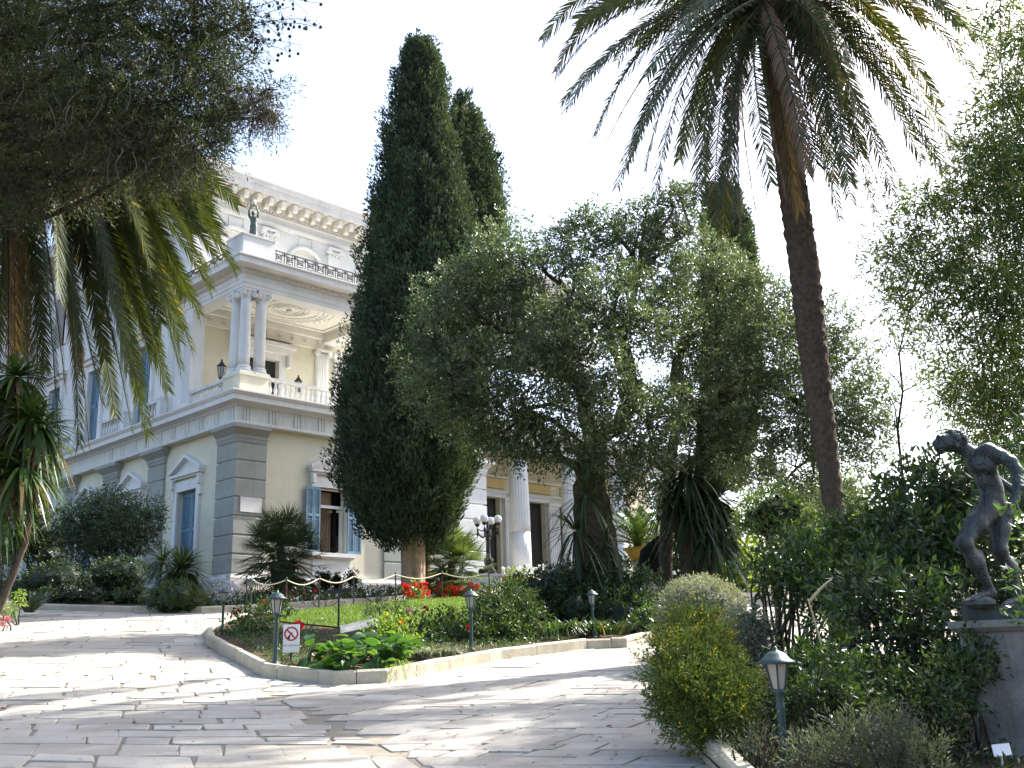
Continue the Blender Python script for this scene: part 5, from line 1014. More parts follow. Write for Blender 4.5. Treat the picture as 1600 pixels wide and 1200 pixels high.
m.add(V.reshape(-1, 3), np.stack([i + j, i + k, i + 14 + k, i + 14 + j], -1).reshape(-1, 4)); m.add(V[-1], [tuple(range(14))]); M['char'] = surf('charred_wood', (0.022, 0.020, 0.018), (0.010, 0.009, 0.009), 8, 0.95, 0.8, 18, 0.1); grow('stump', m, 'char', sp_, None, True)

# --- date palms
def palm_trunk(P, R, n_ring=150, sides=24, scar=0.09):
    m = MB(); P = np.array(P); s = np.linspace(0, len(P) - 1, n_ring); PP = np.stack([np.interp(s, np.arange(len(P)), P[:, c]) for c in range(3)], 1)
    for _ in range(12): PP[1:-1] = (PP[:-2] + PP[1:-1] * 2 + PP[2:]) / 4
    RR = np.interp(s, np.arange(len(P)), R); an = np.arange(sides) * 2 * math.pi / sides; h = np.arange(n_ring)[:, None]
    w_ = ((h / 4.0 + 0.5 * (np.floor(an[None, :] / (2 * math.pi) * 8) % 2)) % 1.0); r = RR[:, None] * (1 + scar * (w_ - 0.5) + 0.03 * RS.normal(size=(n_ring, sides)))
    V = PP[:, None] + np.stack([r * np.cos(an), r * np.sin(an), np.zeros_like(r)], -1)
    i = np.arange(n_ring - 1)[:, None] * sides; j = np.arange(sides)[None, :]; k = (j + 1) % sides
    m.add(V.reshape(-1, 3), np.stack([i + j, i + k, i + sides + k, i + sides + j], -1).reshape(-1, 4)); m.add(V[-1], [tuple(range(sides))]); return m
YR = 16.6
pb = onground(1318, YR); PAR = thing('date_palm', 'tall leaning date palm with drooping fronds beside the right-hand shrubs', 'palm tree', pb)
grow('trunk', palm_trunk([pb - [0, 0, 0.3], at(1312, 860, YR), at(1296, 740, YR), at(1272, 560, YR), at(1257, 420, YR), at(1238, 290, YR), at(1222, 180, YR), at(1204, 60, YR), at(1192, -20, YR)], [0.26, 0.18, 0.175, 0.235, 0.255, 0.245, 0.24, 0.235, 0.25], 190, 24, 0.16), 'bark_palm', PAR)
pc_ = at(1194, 0, YR)
HR = [  # (control px, tip px, depth of tip, kind)
    ((960, -110), (848, 62), 0.5, 'g'), ((1000, -20), (885, 170), -1.0, 'g'), ((1040, 10), (980, 265), 0.6, 'd'), ((1040, -60), (900, 40), 1.5, 'g'), ((1060, 40), (1024, 305), -0.8, 'd'), ((1080, 20), (990, 230), 1.2, 'g'), ((1095, 60), (1092, 312), -1.6, 'd'), ((1120, 40), (1062, 250), 1.6, 'g'), ((1140, 70), (1158, 352), -0.5, 'b'), ((1150, 60), (1130, 300), 0.9, 'd'), ((1165, 90), (1205, 285), -1.5, 'd'), ((1180, 90), (1228, 300), -1.3, 'b'), ((1200, 90), (1250, 330), -0.9, 'b'), ((1225, 60), (1262, 270), -1.6, 'b'), ((1245, 70), (1292, 325), -0.2, 'b'), ((1290, 30), (1328, 285), -1.0, 'd'), ((1310, 20), (1392, 298), -1.4, 'd'), ((1320, 10), (1345, 240), 1.2, 'd'), ((1350, -40), (1462, 195), -1.0, 'o'), ((1360, -60), (1418, 120), 1.2, 'o'), ((1380, -90), (1520, 110), 0.4, 'o'), ((1400, -110), (1500, 40), -1.2, 'o'), ((1290, -30), (1300, 120), 1.6, 'o'), ((1120, -60), (1010, 120), -1.8, 'g'), ((945, -60), (868, 112), 0.3, 'g'), ((1010, -10), (930, 212), -0.4, 'd'), ((1045, 30), (965, 292), -1.1, 'd'), ((1330, 0), (1440, 252), -0.6, 'd'), ((1350, -20), (1486, 226), 0.4, 'o'), ((1300, 40), (1366, 332), -0.8, 'd'), ((1250, 40), (1312, 345), 0.3, 'd'), ((1110, 50), (1118, 348), -1.0, 'd'), ((1130, 60), (1182, 335), 0.2, 'b')]
TN = {'g': (0.55, 0.08), 'd': (0.34, 0.15), 'b': (0.11, 0.06), 'o': (0.42, 0.24)}
HR = HR + [((c[0] + RS.normal() * 22, c[1] + RS.normal() * 16), (t_[0] + RS.normal() * 26, t_[1] - 15 + RS.normal() * 30), -dy + RS.normal() * 0.5, {'b': 'd', 'd': 'd', 'g': 'g', 'o': 'o'}[kd]) for c, t_, dy, kd in HR if not 1180 < t_[0] < 1270]
for k, (c, t_, dy, kd) in enumerate(HR):
    P0 = pc_ + np.array([0, 0, 0.15]) + RS.normal(size=3) * 0.12; P1 = at(c[0], c[1], YR + dy * 0.7); P2 = at(t_[0], t_[1], YR + dy)
    fr = frond(P0, P1, P2, 120, 0.40 if kd != 'b' else 0.30, 0.024, TN[kd][0], 0.30 if kd != 'b' else 0.75, TN[kd][1], 0.030, 0.10, 0.10, 0.12 if kd in 'do' else 0.05, 0.6, 0.6 * RS.normal())
    grow('frond', fr, 'l_palm', PAR)
for k in range(12):
    a_ = k * 2.399; el = 0.15 + 1.15 * (k / 12); L = 3.6; hd_ = np.array([math.cos(a_), math.sin(a_), 0]); P0 = pc_ + np.array([0, 0, 0.35]); P1 = P0 + hd_ * L * 0.5 * math.cos(el) + np.array([0, 0, L * (0.25 + 0.5 * math.sin(el))]); P2 = P0 + hd_ * L * (0.98 - 0.2 * math.sin(el)) + np.array([0, 0, -0.5 + 2.2 * (el / 1.3)])
    grow('frond', frond(P0, P1, P2, 50, 0.45, 0.03, 0.6, 0.25, 0.08), 'l_palm', PAR)
m = MB(); m.ball(pc_ + np.array([0, 0, 0.1]), 0.42, 12, 9, sq=(1, 1, 1.2)); grow('crown_heart', m, 'bark_palm', PAR, None, True)

YL = 16.0
PBL = onground(-95, YL); PALM2 = thing('date_palm', 'date palm with heavy hanging fronds in front of the palace side', 'palm tree', PBL)
pl_ = at(-10, 150, YL); grow('trunk', palm_trunk([PBL - [0, 0, 0.3], at(-90, 800, YL), at(-70, 500, YL), at(-35, 280, YL), pl_], [0.42, 0.33, 0.33, 0.34, 0.4]), 'bark_palm', PALM2)
HL = [((150, 60), (372, 300), 0.6, 'g'), ((190, 130), (368, 400), -0.5, 'g'), ((160, 150), (330, 430), 0.7, 'g'), ((170, 160), (300, 525), -0.8, 'y'), ((150, 180), (285, 490), 0.8, 'g'), ((140, 190), (262, 590), -0.3, 'g'), ((130, 200), (232, 660), -0.9, 'g'), ((120, 210), (205, 560), 0.5, 'y'), ((110, 200), (178, 520), -1.1, 'g'), ((95, 190), (140, 680), -0.4, 'b'), ((90, 200), (125, 560), 0.6, 'b'), ((70, 200), (92, 690), -1.2, 'g'), ((50, 200), (70, 560), 0.3, 'g'), ((40, 210), (45, 600), -0.9, 'b'), ((20, 220), (12, 620), -0.3, 'b'), ((130, 120), (250, 420), 1.2, 'g'), ((90, 160), (105, 450), -1.5, 'g'), ((10, 200), (-15, 560), 0.5, 'g'), ((160, 100), (310, 320), -1.2, 'g'), ((180, 200), (215, 600), 0.9, 'y'), ((60, 180), (35, 480), 0.9, 'd'), ((80, 240), (160, 610), -1.4, 'g'), ((180, 110), (345, 345), 0.2, 'g'), ((170, 120), (322, 400), -1.0, 'g'), ((160, 130), (292, 440), 0.3, 'g'), ((150, 120), (270, 480), -0.6, 'y'), ((140, 150), (248, 530), 0.2, 'g'), ((190, 90), (300, 310), -0.3, 'g'), ((170, 100), (352, 330), -0.9, 'g'), ((150, 140), (312, 470), -0.2, 'g'), ((120, 160), (225, 590), -1.3, 'g'), ((160, 140), (240, 400), 0.7, 'g'), ((130, 130), (200, 480), 1.2, 'g'), ((120, 140), (160, 420), -0.7, 'd'), ((180, 150), (282, 555), -1.2, 'g')]
TN['y'] = (0.62, 0.18)
HL2 = HL + [((c[0] + RS.normal() * 18, c[1] + RS.normal() * 18), (t_[0] - 14 - 26 * RS.rand(), t_[1] + RS.normal() * 50 - 20), dy + RS.normal() * 0.8, kd if RS.rand() < 0.6 else 'g') for c, t_, dy, kd in HL]
for c, t_, dy, kd in HL2:
    P0 = pl_ + RS.normal(size=3) * 0.12; P1 = at(c[0], c[1], YL + dy * 0.6); P2 = at(t_[0], t_[1] + 22, YL + dy)
    grow('frond', frond(P0, P1, P2, 190, 0.40 if kd != 'b' else 0.32, 0.021, TN[kd][0], 0.08 if kd != 'b' else 0.5, TN[kd][1], 0.034, 0.14, 0.25, 0.0, 0.8, 0.95 + 0.35 * RS.normal()), 'l_palm', PALM2)
for k in range(22):
    a_ = k * 2.399 + 0.5; el = 0.1 + 1.2 * (k / 22); L = 4.2; hd_ = np.array([math.cos(a_), math.sin(a_), 0])
    if hd_[0] > 0.5 and hd_[1] < 0.2 and k < 10: continue
    P0 = pl_ + np.array([0, 0, 0.3]); P1 = P0 + hd_ * L * 0.5 * math.cos(el) + np.array([0, 0, L * (0.25 + 0.5 * math.sin(el))]); P2 = P0 + hd_ * L * (0.98 - 0.2 * math.sin(el)) + np.array([0, 0, -1.0 + 2.6 * (el / 1.3)])
    grow('frond', frond(P0, P1, P2, 46, 0.45, 0.032, 0.6, 0.25, 0.08), 'l_palm', PALM2)

# --- the dark conifer hanging in from the upper left
YD = 12.0
pb = onground(-330, YD); DK = thing('old_conifer', 'dark shaggy conifer with dead twigs overhanging from the upper left', 'conifer tree', pb); m = MB(); dtop = at(-150, -200, YD)
limb(m, pb - [0, 0, 0.3], dtop, 0.42, 0.22, 0.05, 10, 12)
dbl = [BL(40, 40, 110, YD, 0.5), BL(150, 60, 110, YD, -0.3), BL(60, 180, 110, YD, 0.2), BL(170, 170, 100, YD, -0.5), BL(270, 60, 90, YD, 0.2), BL(260, 160, 85, YD, -0.2), BL(330, 110, 70, YD, 0.3), BL(325, 185, 46, YD, 0.0), BL(365, 155, 42, YD, 0.3), BL(395, 165, 32, YD, 0.1), BL(415, 140, 24, YD, 0.1), BL(420, 175, 20, YD, 0.1), BL(300, 230, 48, YD, -0.4), BL(215, 240, 62, YD, -0.4), BL(120, 270, 62, YD, 0.2), BL(30, 290, 62, YD, 0.0), BL(-60, 100, 140, YD, 0.6), BL(340, 40, 55, YD, 0.4), BL(170, -40, 120, YD, 0), BL(320, -40, 80, YD, 0), BL(380, 20, 32, YD, 0.3), BL(-40, -60, 140, YD, 0), BL(345, 212, 20, YD)]
for c, r in dbl:
    st_ = pb + (dtop - pb) * min(0.98, max(0.45, (c[2] - pb[2]) / (dtop[2] - pb[2]) * 0.9)); limb(m, st_ + [0, 0.6, 0.3], c + np.array([0, 0.3, 0.1]), 0.05, 0.02, 0.12, 8, 6, -0.03)
    for _ in range(4): limb(m, c, c + rnd_dir(1)[0] * r * 0.9, 0.022, 0.007, 0.2, 5, 4)
grow('trunk', m, 'bark_dark', DK, None, True)
C_, D2, T_ = blob_pts(dbl, 230, 0.9, 0.7, -0.1, 0.9, 0.35, 2.0, 0.25, 2.6); m = MB(); sprigs(m, C_, D2, 18, 0.30, 0.060, 0.016, 0.65, T_ - 0.12, 0.25, 0.4)
C_, D2, T_ = blob_pts([BL(440, 20, 60, YD, 0.3, (1, 1, 0.5)), BL(430, 60, 30, YD, 0.2)], 26, 0.95, 0.3, -0.6, 0.6); sprigs(m, C_, D2, 9, 0.15, 0.045, 0.014, 0.6, T_, 0.2)
grow('crown', m, 'l_dark', DK)
m = MB()   # bare dead twigs
for c, r in dbl[:14]:
    for _ in range(44):
        a_ = c + rnd_dir(1)[0] * r * (0.5 + 0.5 * RS.rand()); b_ = a_ + np.array([RS.normal() * 0.12, -abs(RS.normal()) * 0.1, -0.18 - 0.35 * RS.rand()]); limb(m, a_, b_, 0.006, 0.002, 0.25, 5, 3)
grow('dead_twigs', m, 'twig', DK, 'stuff')
m = MB(); cn = MB()
for tx, ty in ((505, 5), (490, 40), (470, 70), (500, 45), (455, 85), (440, 60), (430, 95), (480, 20), (460, 10), (415, 100)):
    a_ = at(360 + 40 * RS.rand(), -10 + 60 * RS.rand(), YD + 0.2); b_ = at(tx, ty, YD + RS.normal() * 0.3); Pp = limb(m, a_, b_, 0.009, 0.003, 0.15, 8, 4, 0.12)
    for q in range(7):
        w_ = Pp[3 + q % 5] + RS.normal(size=3) * 0.05; limb(m, Pp[3 + q % 5], w_ - [0, 0, 0.06], 0.003, 0.002, 0.1, 3, 3); cn.ball(w_ - [0, 0, 0.08], 0.020 + 0.006 * RS.rand(), 6, 5)
limb(m, at(372, 108, YD), at(405, 80, YD), 0.010, 0.006, 0.2, 6, 5)
grow('cone_twigs', m, 'bark_dark', DK); grow('cones', cn, 'bark_dark', DK, 'stuff')

# --- bamboo thicket on the right
YB = 14.5
pb = onground(1640, YB); BB = thing('bamboo', 'tall light green bamboo thicket filling the right edge', 'bamboo', pb); m = MB()
bbl = [BL(1590, 60, 60, YB, 0.3), BL(1550, 30, 40, YB), BL(1565, 150, 55, YB, 0.2), BL(1590, 220, 80, YB, -0.2), BL(1520, 240, 50, YB, 0.3), BL(1550, 320, 80, YB, 0.0), BL(1480, 320, 52, YB, 0.4), BL(1430, 350, 45, YB, 0.2), BL(1395, 395, 40, YB, 0.1), BL(1450, 420, 60, YB, -0.2), BL(1520, 430, 80, YB, -0.4), BL(1590, 420, 90, YB, 0), BL(1410, 470, 45, YB, 0.1), BL(1470, 510, 55, YB, -0.1), BL(1540, 540, 80, YB, -0.3), BL(1600, 560, 90, YB, 0.1), BL(1500, 590, 50, YB, 0.2), BL(1560, 650, 70, YB, 0.2), BL(1510, 670, 40, YB, 0.5), BL(1640, 300, 110, YB, 0.3), BL(1660, 520, 110, YB, 0.5), BL(1660, 120, 100, YB, 0.2), BL(1600, -60, 80, YB), BL(1560, 720, 60, YB, 0.6), BL(1365, 400, 20, YB, 0.3), BL(1355, 290, 12, YB, 0.2), BL(1560, 260, 60, YB, -0.5), BL(1580, 350, 70, YB, -0.5), BL(1560, 470, 70, YB, -0.6), BL(1590, 640, 70, YB, -0.3), BL(1530, 610, 50, YB, -0.2), BL(1500, 380, 50, YB, -0.3), BL(1440, 300, 36, YB, 0.3), BL(1480, 640, 36, YB, 0.2)]
for q in range(12):
    a_ = pb + np.array([RS.normal() * 0.45, RS.normal() * 0.5, -0.2]); c, r = bbl[q * 2 % len(bbl)]; tip = np.array(c) + [0, 0, 0.15]; s = np.linspace(0, 1, 14)[:, None]; P = (1 - s) ** 2 * a_ + 2 * s * (1 - s) * (a_ + np.array([0, 0, tip[2] - a_[2] + 0.1])) + s * s * tip; m.tube(P, np.linspace(0.014, 0.004, 14), 7)
    mm_ = MB()
grow('culms', m, 'culm', BB, None, True); m = MB()
for c, r in bbl:
    for _ in range(7): limb(m, c + rnd_dir(1)[0] * r * 0.3, c + rnd_dir(1)[0] * r * 0.95, 0.007, 0.002, 0.2, 5, 4)
grow('branches', m, 'culm', BB, 'stuff')
C_, D2, T_ = blob_pts(bbl, 120, 0.95, 0.6, -0.35, 0.9, 0.55, 2.0, 0.60, 2.0); m = MB(); sprigs(m, C_, D2, 10, 0.34, 0.125, 0.021, 0.8, T_ + 0.08, 0.28, 0.5); grow('crown', m, 'l_bamboo', BB)
# fine-leaved sapling against the sky
pb = onground(1470, 15.5); FL = thing('sapling', 'thin grey-leaved sapling against the bright sky left of the bamboo', 'tree', pb); m = MB(); fbl = [BL(1400, 320, 30, 15.5), BL(1370, 385, 32, 15.5), BL(1420, 390, 36, 15.5), BL(1390, 450, 34, 15.5), BL(1440, 500, 40, 15.5), BL(1400, 540, 34, 15.5), BL(1450, 590, 36, 15.5), BL(1360, 560, 18, 15.5), BL(1385, 610, 20, 15.5), BL(1340, 430, 12, 15.5), BL(1470, 420, 40, 15.5), BL(1480, 290, 26, 15.5), BL(1400, 640, 16, 15.5)]
Pt = limb(m, pb - [0, 0, .2], at(1475, 330, 15.5), 0.03, 0.008, 0.05, 12, 7)
for c, r in fbl:
    limb(m, Pt[np.argmin(np.abs(Pt[:, 2] - c[2] + 0.4))], c, 0.014, 0.005, 0.12, 7, 5)
    for _ in range(5): limb(m, c, c + rnd_dir(1)[0] * r * 0.9, 0.005, 0.002, 0.2, 5, 3)
grow('trunk', m, 'bark_dark', FL); C_, D2, T_ = blob_pts(fbl, 120, 0.95, 0.7, 0.2, 0.9, 0.4, 2.4, 0.3, 3.0); m = MB(); sprigs(m, C_, D2, 9, 0.16, 0.05, 0.022, 0.9, T_, 0.2); grow('crown', m, 'l_olive', FL)

# dark needle-leaved tree whose crown shades the drive from beyond the right edge
pb = np.array([9.8, 15.6, T(9.8, 15.6)]); ET = thing('evergreen_tree', 'dark blue-green tree showing at the upper right corner above the bamboo', 'tree', pb); m = MB(); etop = pb + np.array([-0.3, 0.4, 11.5])
Pt = limb(m, pb - [0, 0, 0.3], etop, 0.30, 0.08, 0.04, 12, 10)
ebl = [((8.6, 15.6, 9.3), 1.1), ((9.6, 14.6, 9.0), 1.3), ((9.8, 16.6, 10.2), 1.4), ((8.9, 16.3, 10.9), 1.0), ((10.8, 15.8, 11.2), 1.5), ((9.2, 14.0, 7.6), 1.2), ((10.6, 14.4, 8.0), 1.4), ((9.6, 15.6, 12.2), 1.2), ((8.4, 14.4, 8.3), 0.8), ((11.4, 17.0, 9.6), 1.4), ((9.0, 12.8, 6.6), 1.0), ((10.2, 12.6, 7.2), 1.2), ((9.4, 11.4, 6.4), 1.0), ((8.2, 11.2, 6.9), 0.8)]
ebl = [(np.array(c), np.array([r, r, r * 0.75])) for c, r in ebl]
for c, r in ebl:
    limb(m, Pt[np.argmin(np.abs(Pt[:, 2] - c[2] + 0.6))], c, 0.06, 0.02, 0.1, 8, 6)
    for _ in range(5): limb(m, c, c + rnd_dir(1)[0] * r * 0.9, 0.02, 0.006, 0.2, 5, 4)
grow('trunk', m, 'bark_dark', ET, None, True); C_, D2, T_ = blob_pts(ebl, 30, 0.85, 0.7, 0.0, 0.9, 0.35, 1.4, 0.5, 1.6); m = MB(); sprigs(m, C_, D2, 12, 0.36, 0.11, 0.03, 0.8, T_, 0.2, 0.3); grow('crown', m, 'l_dark', ET)
# ------------------------------------------------------------------ yuccas, palms, shrubs, flowers
def yucca_head(mb, c, axis, n, L, W, t=0.6, lo=-0.75, dead=0.0, droop=0.35):
    d = rnd_dir(n * 3); axis = unit(np.asarray(axis, float)); d = d[(d @ axis) > lo][:n]
    k = d @ axis; t_ = np.where(RS.rand(len(d)) < dead * (k < -0.1), 0.05, np.maximum(0.22, t + 0.12 * RS.normal(size=len(d)) + 0.1 * k))
    blades(mb, np.asarray(c) + d * 0.05, d, L * (0.75 + 0.4 * RS.rand(len(d))), W, droop + 0.35 * (k < 0.1) + 0.1 * RS.rand(len(d)), t_, 4, None, (0.5, 1.0, 0.8, 0.04))
def yucca(label, px, Y, heads, L, W, n=70, group='yucca clumps', tr=0.12, t=0.55, dead=0.4):
    pb = onground(px, Y); o = thing('yucca', label, 'yucca', pb, 0, group); m = MB(); cs = []
    for hx, hy, dy in heads:
        c = at(hx, hy, Y + dy); cs.append(c); limb(m, pb + RS.normal(size=3) * [0.1, 0.1, 0] - [0, 0, .1], c, tr, tr * 0.6, 0.06, 8, 8)
    grow('trunk', m, 'bark_palm', o, None, True)
    for c in cs: m = MB(); yucca_head(m, c, unit(c - pb + np.array([0, 0, 1.0])), n, L, W, t, -0.8, dead); grow('leaf_head', m, 'l_yucca', o)
    return o
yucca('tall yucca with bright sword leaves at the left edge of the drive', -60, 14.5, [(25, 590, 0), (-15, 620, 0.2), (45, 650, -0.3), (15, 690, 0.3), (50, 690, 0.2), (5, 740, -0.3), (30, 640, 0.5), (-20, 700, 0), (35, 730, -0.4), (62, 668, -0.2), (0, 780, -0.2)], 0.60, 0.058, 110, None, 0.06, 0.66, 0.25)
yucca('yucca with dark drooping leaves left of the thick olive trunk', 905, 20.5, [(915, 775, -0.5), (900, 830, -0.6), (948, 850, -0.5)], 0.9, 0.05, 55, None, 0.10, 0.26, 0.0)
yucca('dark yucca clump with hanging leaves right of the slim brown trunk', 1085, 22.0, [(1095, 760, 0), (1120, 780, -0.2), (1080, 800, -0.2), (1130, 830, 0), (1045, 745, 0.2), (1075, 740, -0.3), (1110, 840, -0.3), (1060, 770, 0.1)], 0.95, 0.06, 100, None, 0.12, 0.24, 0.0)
def fan_palm(label, px, Y, dz, crowns, R, n, group='fan palms', t=0.5):
    pb = onground(px, Y, dz); o = thing('fan_palm', label, 'palm', pb, 0, group); m = MB()
    for c in crowns: limb(m, pb - [0, 0, 0.1], c - np.array([0, 0, 0.1]), 0.16, 0.12, 0.06, 6, 9)
    grow('trunk', m, 'bark_palm', o, None, True)
    for c in crowns:
        for k in range(n):
            a_ = k * 2.399 + RS.rand(); el = 1.35 - 2.15 * ((k + 0.5) / n) ** 0.85; h = np.array([math.cos(a_) * math.cos(el), math.sin(a_) * math.cos(el), math.sin(el)]); m = MB(); e = c + h * R * 0.55 - np.array([0, 0, 0.08 * (el < 0)])
            m.tube([c, e], [0.012, 0.008], 5, 0.7); sd = unit(np.cross(h, [0, 0, 1.0])) if abs(h[2]) < 0.98 else V3(1, 0, 0); up = np.cross(sd, h); q = np.linspace(-1.55, 1.55, 24) + RS.normal(size=24) * 0.03
            d = unit(h * np.cos(q)[:, None] + sd * np.sin(q)[:, None] + up * (0.25 - 0.15 * np.abs(q))[:, None])
            blades(m, np.repeat(e[None], 24, 0), d, R * 0.55 * (0.82 + 0.18 * np.cos(q)), 0.034, 0.18, (t + 0.07 * RS.normal() + 0.05 * RS.normal(size=24)) if el > -0.5 or RS.rand() > 0.15 else 0.02, 2, np.repeat(up[None], 24, 0), (0.35, 1.0, 0.05)); grow('fan_leaf', m, 'l_fan', o)
    return o
fan_palm('fan palm growing against the grey corner pilaster', 438, 29.5, 0.1, [at(438, 850, 29.5), at(425, 872, 29.3), at(455, 878, 29.2)], 1.30, 30, t=0.42)
fan_palm('bright fan palm between the cypress trunk and the candelabra', 705, 31.8, 0.1, [at(706, 872, 31.8), at(690, 888, 31.6), at(722, 890, 31.5)], 1.2, 26, t=0.68)
def cycad(label, px, c, Y, L, n, t=0.7, name='cycad', cat='cycad'):
    pb = onground(px, Y); o = thing(name, label, cat, c); 
    for k in range(n):
        a_ = k * 2.399; el = 1.3 - 1.3 * (k / n); h = np.array([math.cos(a_), math.sin(a_), 0]); P1 = c + h * L * 0.45 * math.cos(el) + np.array([0, 0, L * 0.55 * math.sin(el) + 0.12]); P2 = c + h * L * math.cos(el * 0.75) + np.array([0, 0, L * 0.75 * math.sin(el) - 0.15 * (1 - el)])
        grow('frond', frond(c, P1, P2, 44, 0.17, 0.02, t, 0.05, 0.1, 0.014, 0.1, 0.3), 'l_yucca', o)
    m = MB(); m.lathe([(0.12, -0.25), (0.14, -0.1), (0.10, 0.03), (0.02, 0.06)], tuple(c), 10); grow('stem', m, 'bark_palm', o); return o
cycad('bright cycad with stiff arching fronds above the yellow bowl', 985, np.array(p2.location) + [0, 0, 0.42], 25.5, 1.15, 34)

def shrub(name, label, cat, px, Y, blobs, mat, L, W, dens, k=9, tl=0.15, shell=0.5, out=1.0, up=0.3, jit=0.7, lump=0.2, spread=0.9, gap=0.0, t=0.0, tj=0.18, stems=6, sr=0.016, group=None, dz=0.08, droop=0.0, core=None, bark='bark_dark', lf=1.6):
    pb = onground(px, Y, dz); o = thing(name, label, cat, pb, 0, group); m = MB()
    for q in range(stems):
        c, r = blobs[q % len(blobs)]; limb(m, pb + np.array([RS.normal() * 0.08, RS.normal() * 0.08, -0.1]), np.asarray(c) + rnd_dir(1)[0] * np.asarray(r) * 0.4, sr, sr * 0.4, 0.12, 7, 6)
    if stems: grow('stem', m, bark, o)
    C_, D2, T_ = blob_pts(blobs, dens, shell, out, up, jit, lump, lf, gap, 2.4); m = MB(); ok = C_[:, 2] > T(C_[:, 0], C_[:, 1]) + 0.05; C_, D2, T_ = C_[ok], D2[ok], T_[ok]
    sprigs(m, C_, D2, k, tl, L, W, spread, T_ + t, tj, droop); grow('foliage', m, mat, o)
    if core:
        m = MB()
        for c, r in blobs: m.ball(c, 1.0, 12, 9, 0.0, np.asarray(r) * core)  # solid balls inside each leaf mass, at the darkest leaf tint
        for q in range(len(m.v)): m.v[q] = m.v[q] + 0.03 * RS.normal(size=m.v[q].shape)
        grow('foliage_core', m, mat, o)
    return o
def bloom_mesh(name, mat, r, n=22):
    m = MB(); d = unit(rnd_dir(n) + np.array([0, 0, 0.4])); leaves(m, d * r * 0.35, unit(d + 0.5 * rnd_dir(n)), r * 0.9, r * 0.8, RS.rand(n)); me = m.mesh(name); me.materials.append(M[mat]); return me
BM = {'red': bloom_mesh('red_bloom', 'f_red', 0.052, 20), 'rose': bloom_mesh('rose_bloom', 'f_dkred', 0.065, 22), 'pink': bloom_mesh('pink_bloom', 'f_pink', 0.07), 'yel': bloom_mesh('yellow_bloom', 'f_yellow', 0.055), 'ora': bloom_mesh('orange_bloom', 'f_orange', 0.06), 'white': bloom_mesh('white_bloom', 'f_white', 0.05, 14)}
def bloom(o, kind, p, s=1.0, name='bloom'):
    b = mkobj(name, BM[kind], None, o); b.location = tuple(np.asarray(p) - np.array(o.location)); b.scale = (s, s, s); b.rotation_euler = (RS.rand(), RS.rand(), RS.rand() * 6)

# the island bed
HB = [BL(870, 922, 40, 20), BL(910, 918, 42, 20, 0.4), BL(830, 930, 34, 19.6), BL(955, 924, 42, 20), BL(1002, 928, 38, 19.8), BL(900, 960, 40, 19.4), BL(960, 965, 40, 19.2), BL(1015, 960, 30, 19), BL(850, 965, 34, 19.4), BL(1000, 985, 28, 18.8), BL(935, 905, 24, 20.4), BL(1012, 985, 28, 18.0), BL(985, 992, 22, 17.8), BL(1028, 965, 26, 18.2), BL(1035, 995, 20, 17.6)]
shrub('island_hedge', 'dark green laurel hedge at the far end of the island', 'hedge', 925, 19.6, HB, 'l_laurel', 0.085, 0.036, 190, 9, 0.16, 0.5, 1.0, 0.25, 0.7, 0.25, 0.9, core=0.72, t=-0.12, stems=8)
shrub('island_shrub', 'loose green shrub with small leaves behind the kerb lamp', 'shrub', 785, 17.0, [BL(770, 950, 34, 17), BL(800, 948, 36, 17.2), BL(755, 1005, 24, 16.2), BL(810, 1005, 26, 16.4), BL(825, 965, 24, 17), BL(790, 985, 36, 16.6), BL(760, 990, 26, 16.4), BL(745, 965, 22, 17.2), BL(830, 990, 26, 16.8)], 'l_hedge', 0.06, 0.024, 430, 10, 0.16, 0.8, 0.7, 0.4, 0.8, 0.35, 0.8, 0.1, 0.12, 0.2)
shrub('lavender_bush', 'dull purple-grey tufted bush at the front of the lawn', 'shrub', 600, 18.2, [BL(590, 962, 22, 18.2), BL(615, 955, 24, 18.4), BL(635, 960, 18, 18.3), BL(575, 968, 14, 18)], 'l_grey', 0.06, 0.010, 150, 12, 0.15, 0.8, 0.8, 0.7, 0.5, 0.2, 0.6, t=-0.35)
shrub('rose_bush', 'low rose bush with reddish stems in front of the left lamp', 'rose bush', 385, 17.6, [BL(375, 975, 22, 17.6), BL(400, 985, 24, 17.4), BL(385, 995, 20, 17.2), BL(360, 990, 16, 17.4)], 'l_hedge', 0.06, 0.038, 170, 8, 0.16, 0.9, 0.8, 0.5, 0.8, 0.3, 0.9, 0.2, 0.1, stems=9, sr=0.01)
shrub('rose_bush', 'leafy rose bush behind the signboard lamp', 'rose bush', 425, 20.5, [BL(420, 955, 22, 20.5), BL(440, 950, 18, 20.8), BL(405, 965, 18, 20.2)], 'l_hedge', 0.06, 0.038, 180, 8, 0.16, 0.9, 0.8, 0.5, 0.8, 0.3, 0.9, 0.2, 0.0, stems=8, sr=0.01)
RB = shrub('rose_bush', 'yellow-green rose bush above the broad leaves with a red rose', 'rose bush', 608, 15.0, [BL(600, 985, 22, 15), BL(625, 990, 24, 15), BL(610, 1005, 26, 14.8), BL(640, 1010, 18, 14.8), BL(585, 1000, 18, 15)], 'l_bright', 0.06, 0.036, 230, 8, 0.14, 0.9, 0.9, 0.5, 0.8, 0.3, 0.9, 0.1, 0.05, stems=9, sr=0.009)
RB2 = shrub('rose_bush', 'dark low rose bed spreading along the lawn front', 'rose bush', 680, 16.6, [BL(660, 985, 24, 16.6), BL(690, 985, 26, 16.8), BL(715, 990, 22, 16.5), BL(670, 1005, 20, 16.2), BL(700, 970, 18, 17.4), BL(640, 975, 16, 17)], 'l_hedge', 0.055, 0.034, 230, 8, 0.15, 0.9, 0.8, 0.4, 0.8, 0.3, 0.9, 0.15, 0.0, stems=9, sr=0.009)
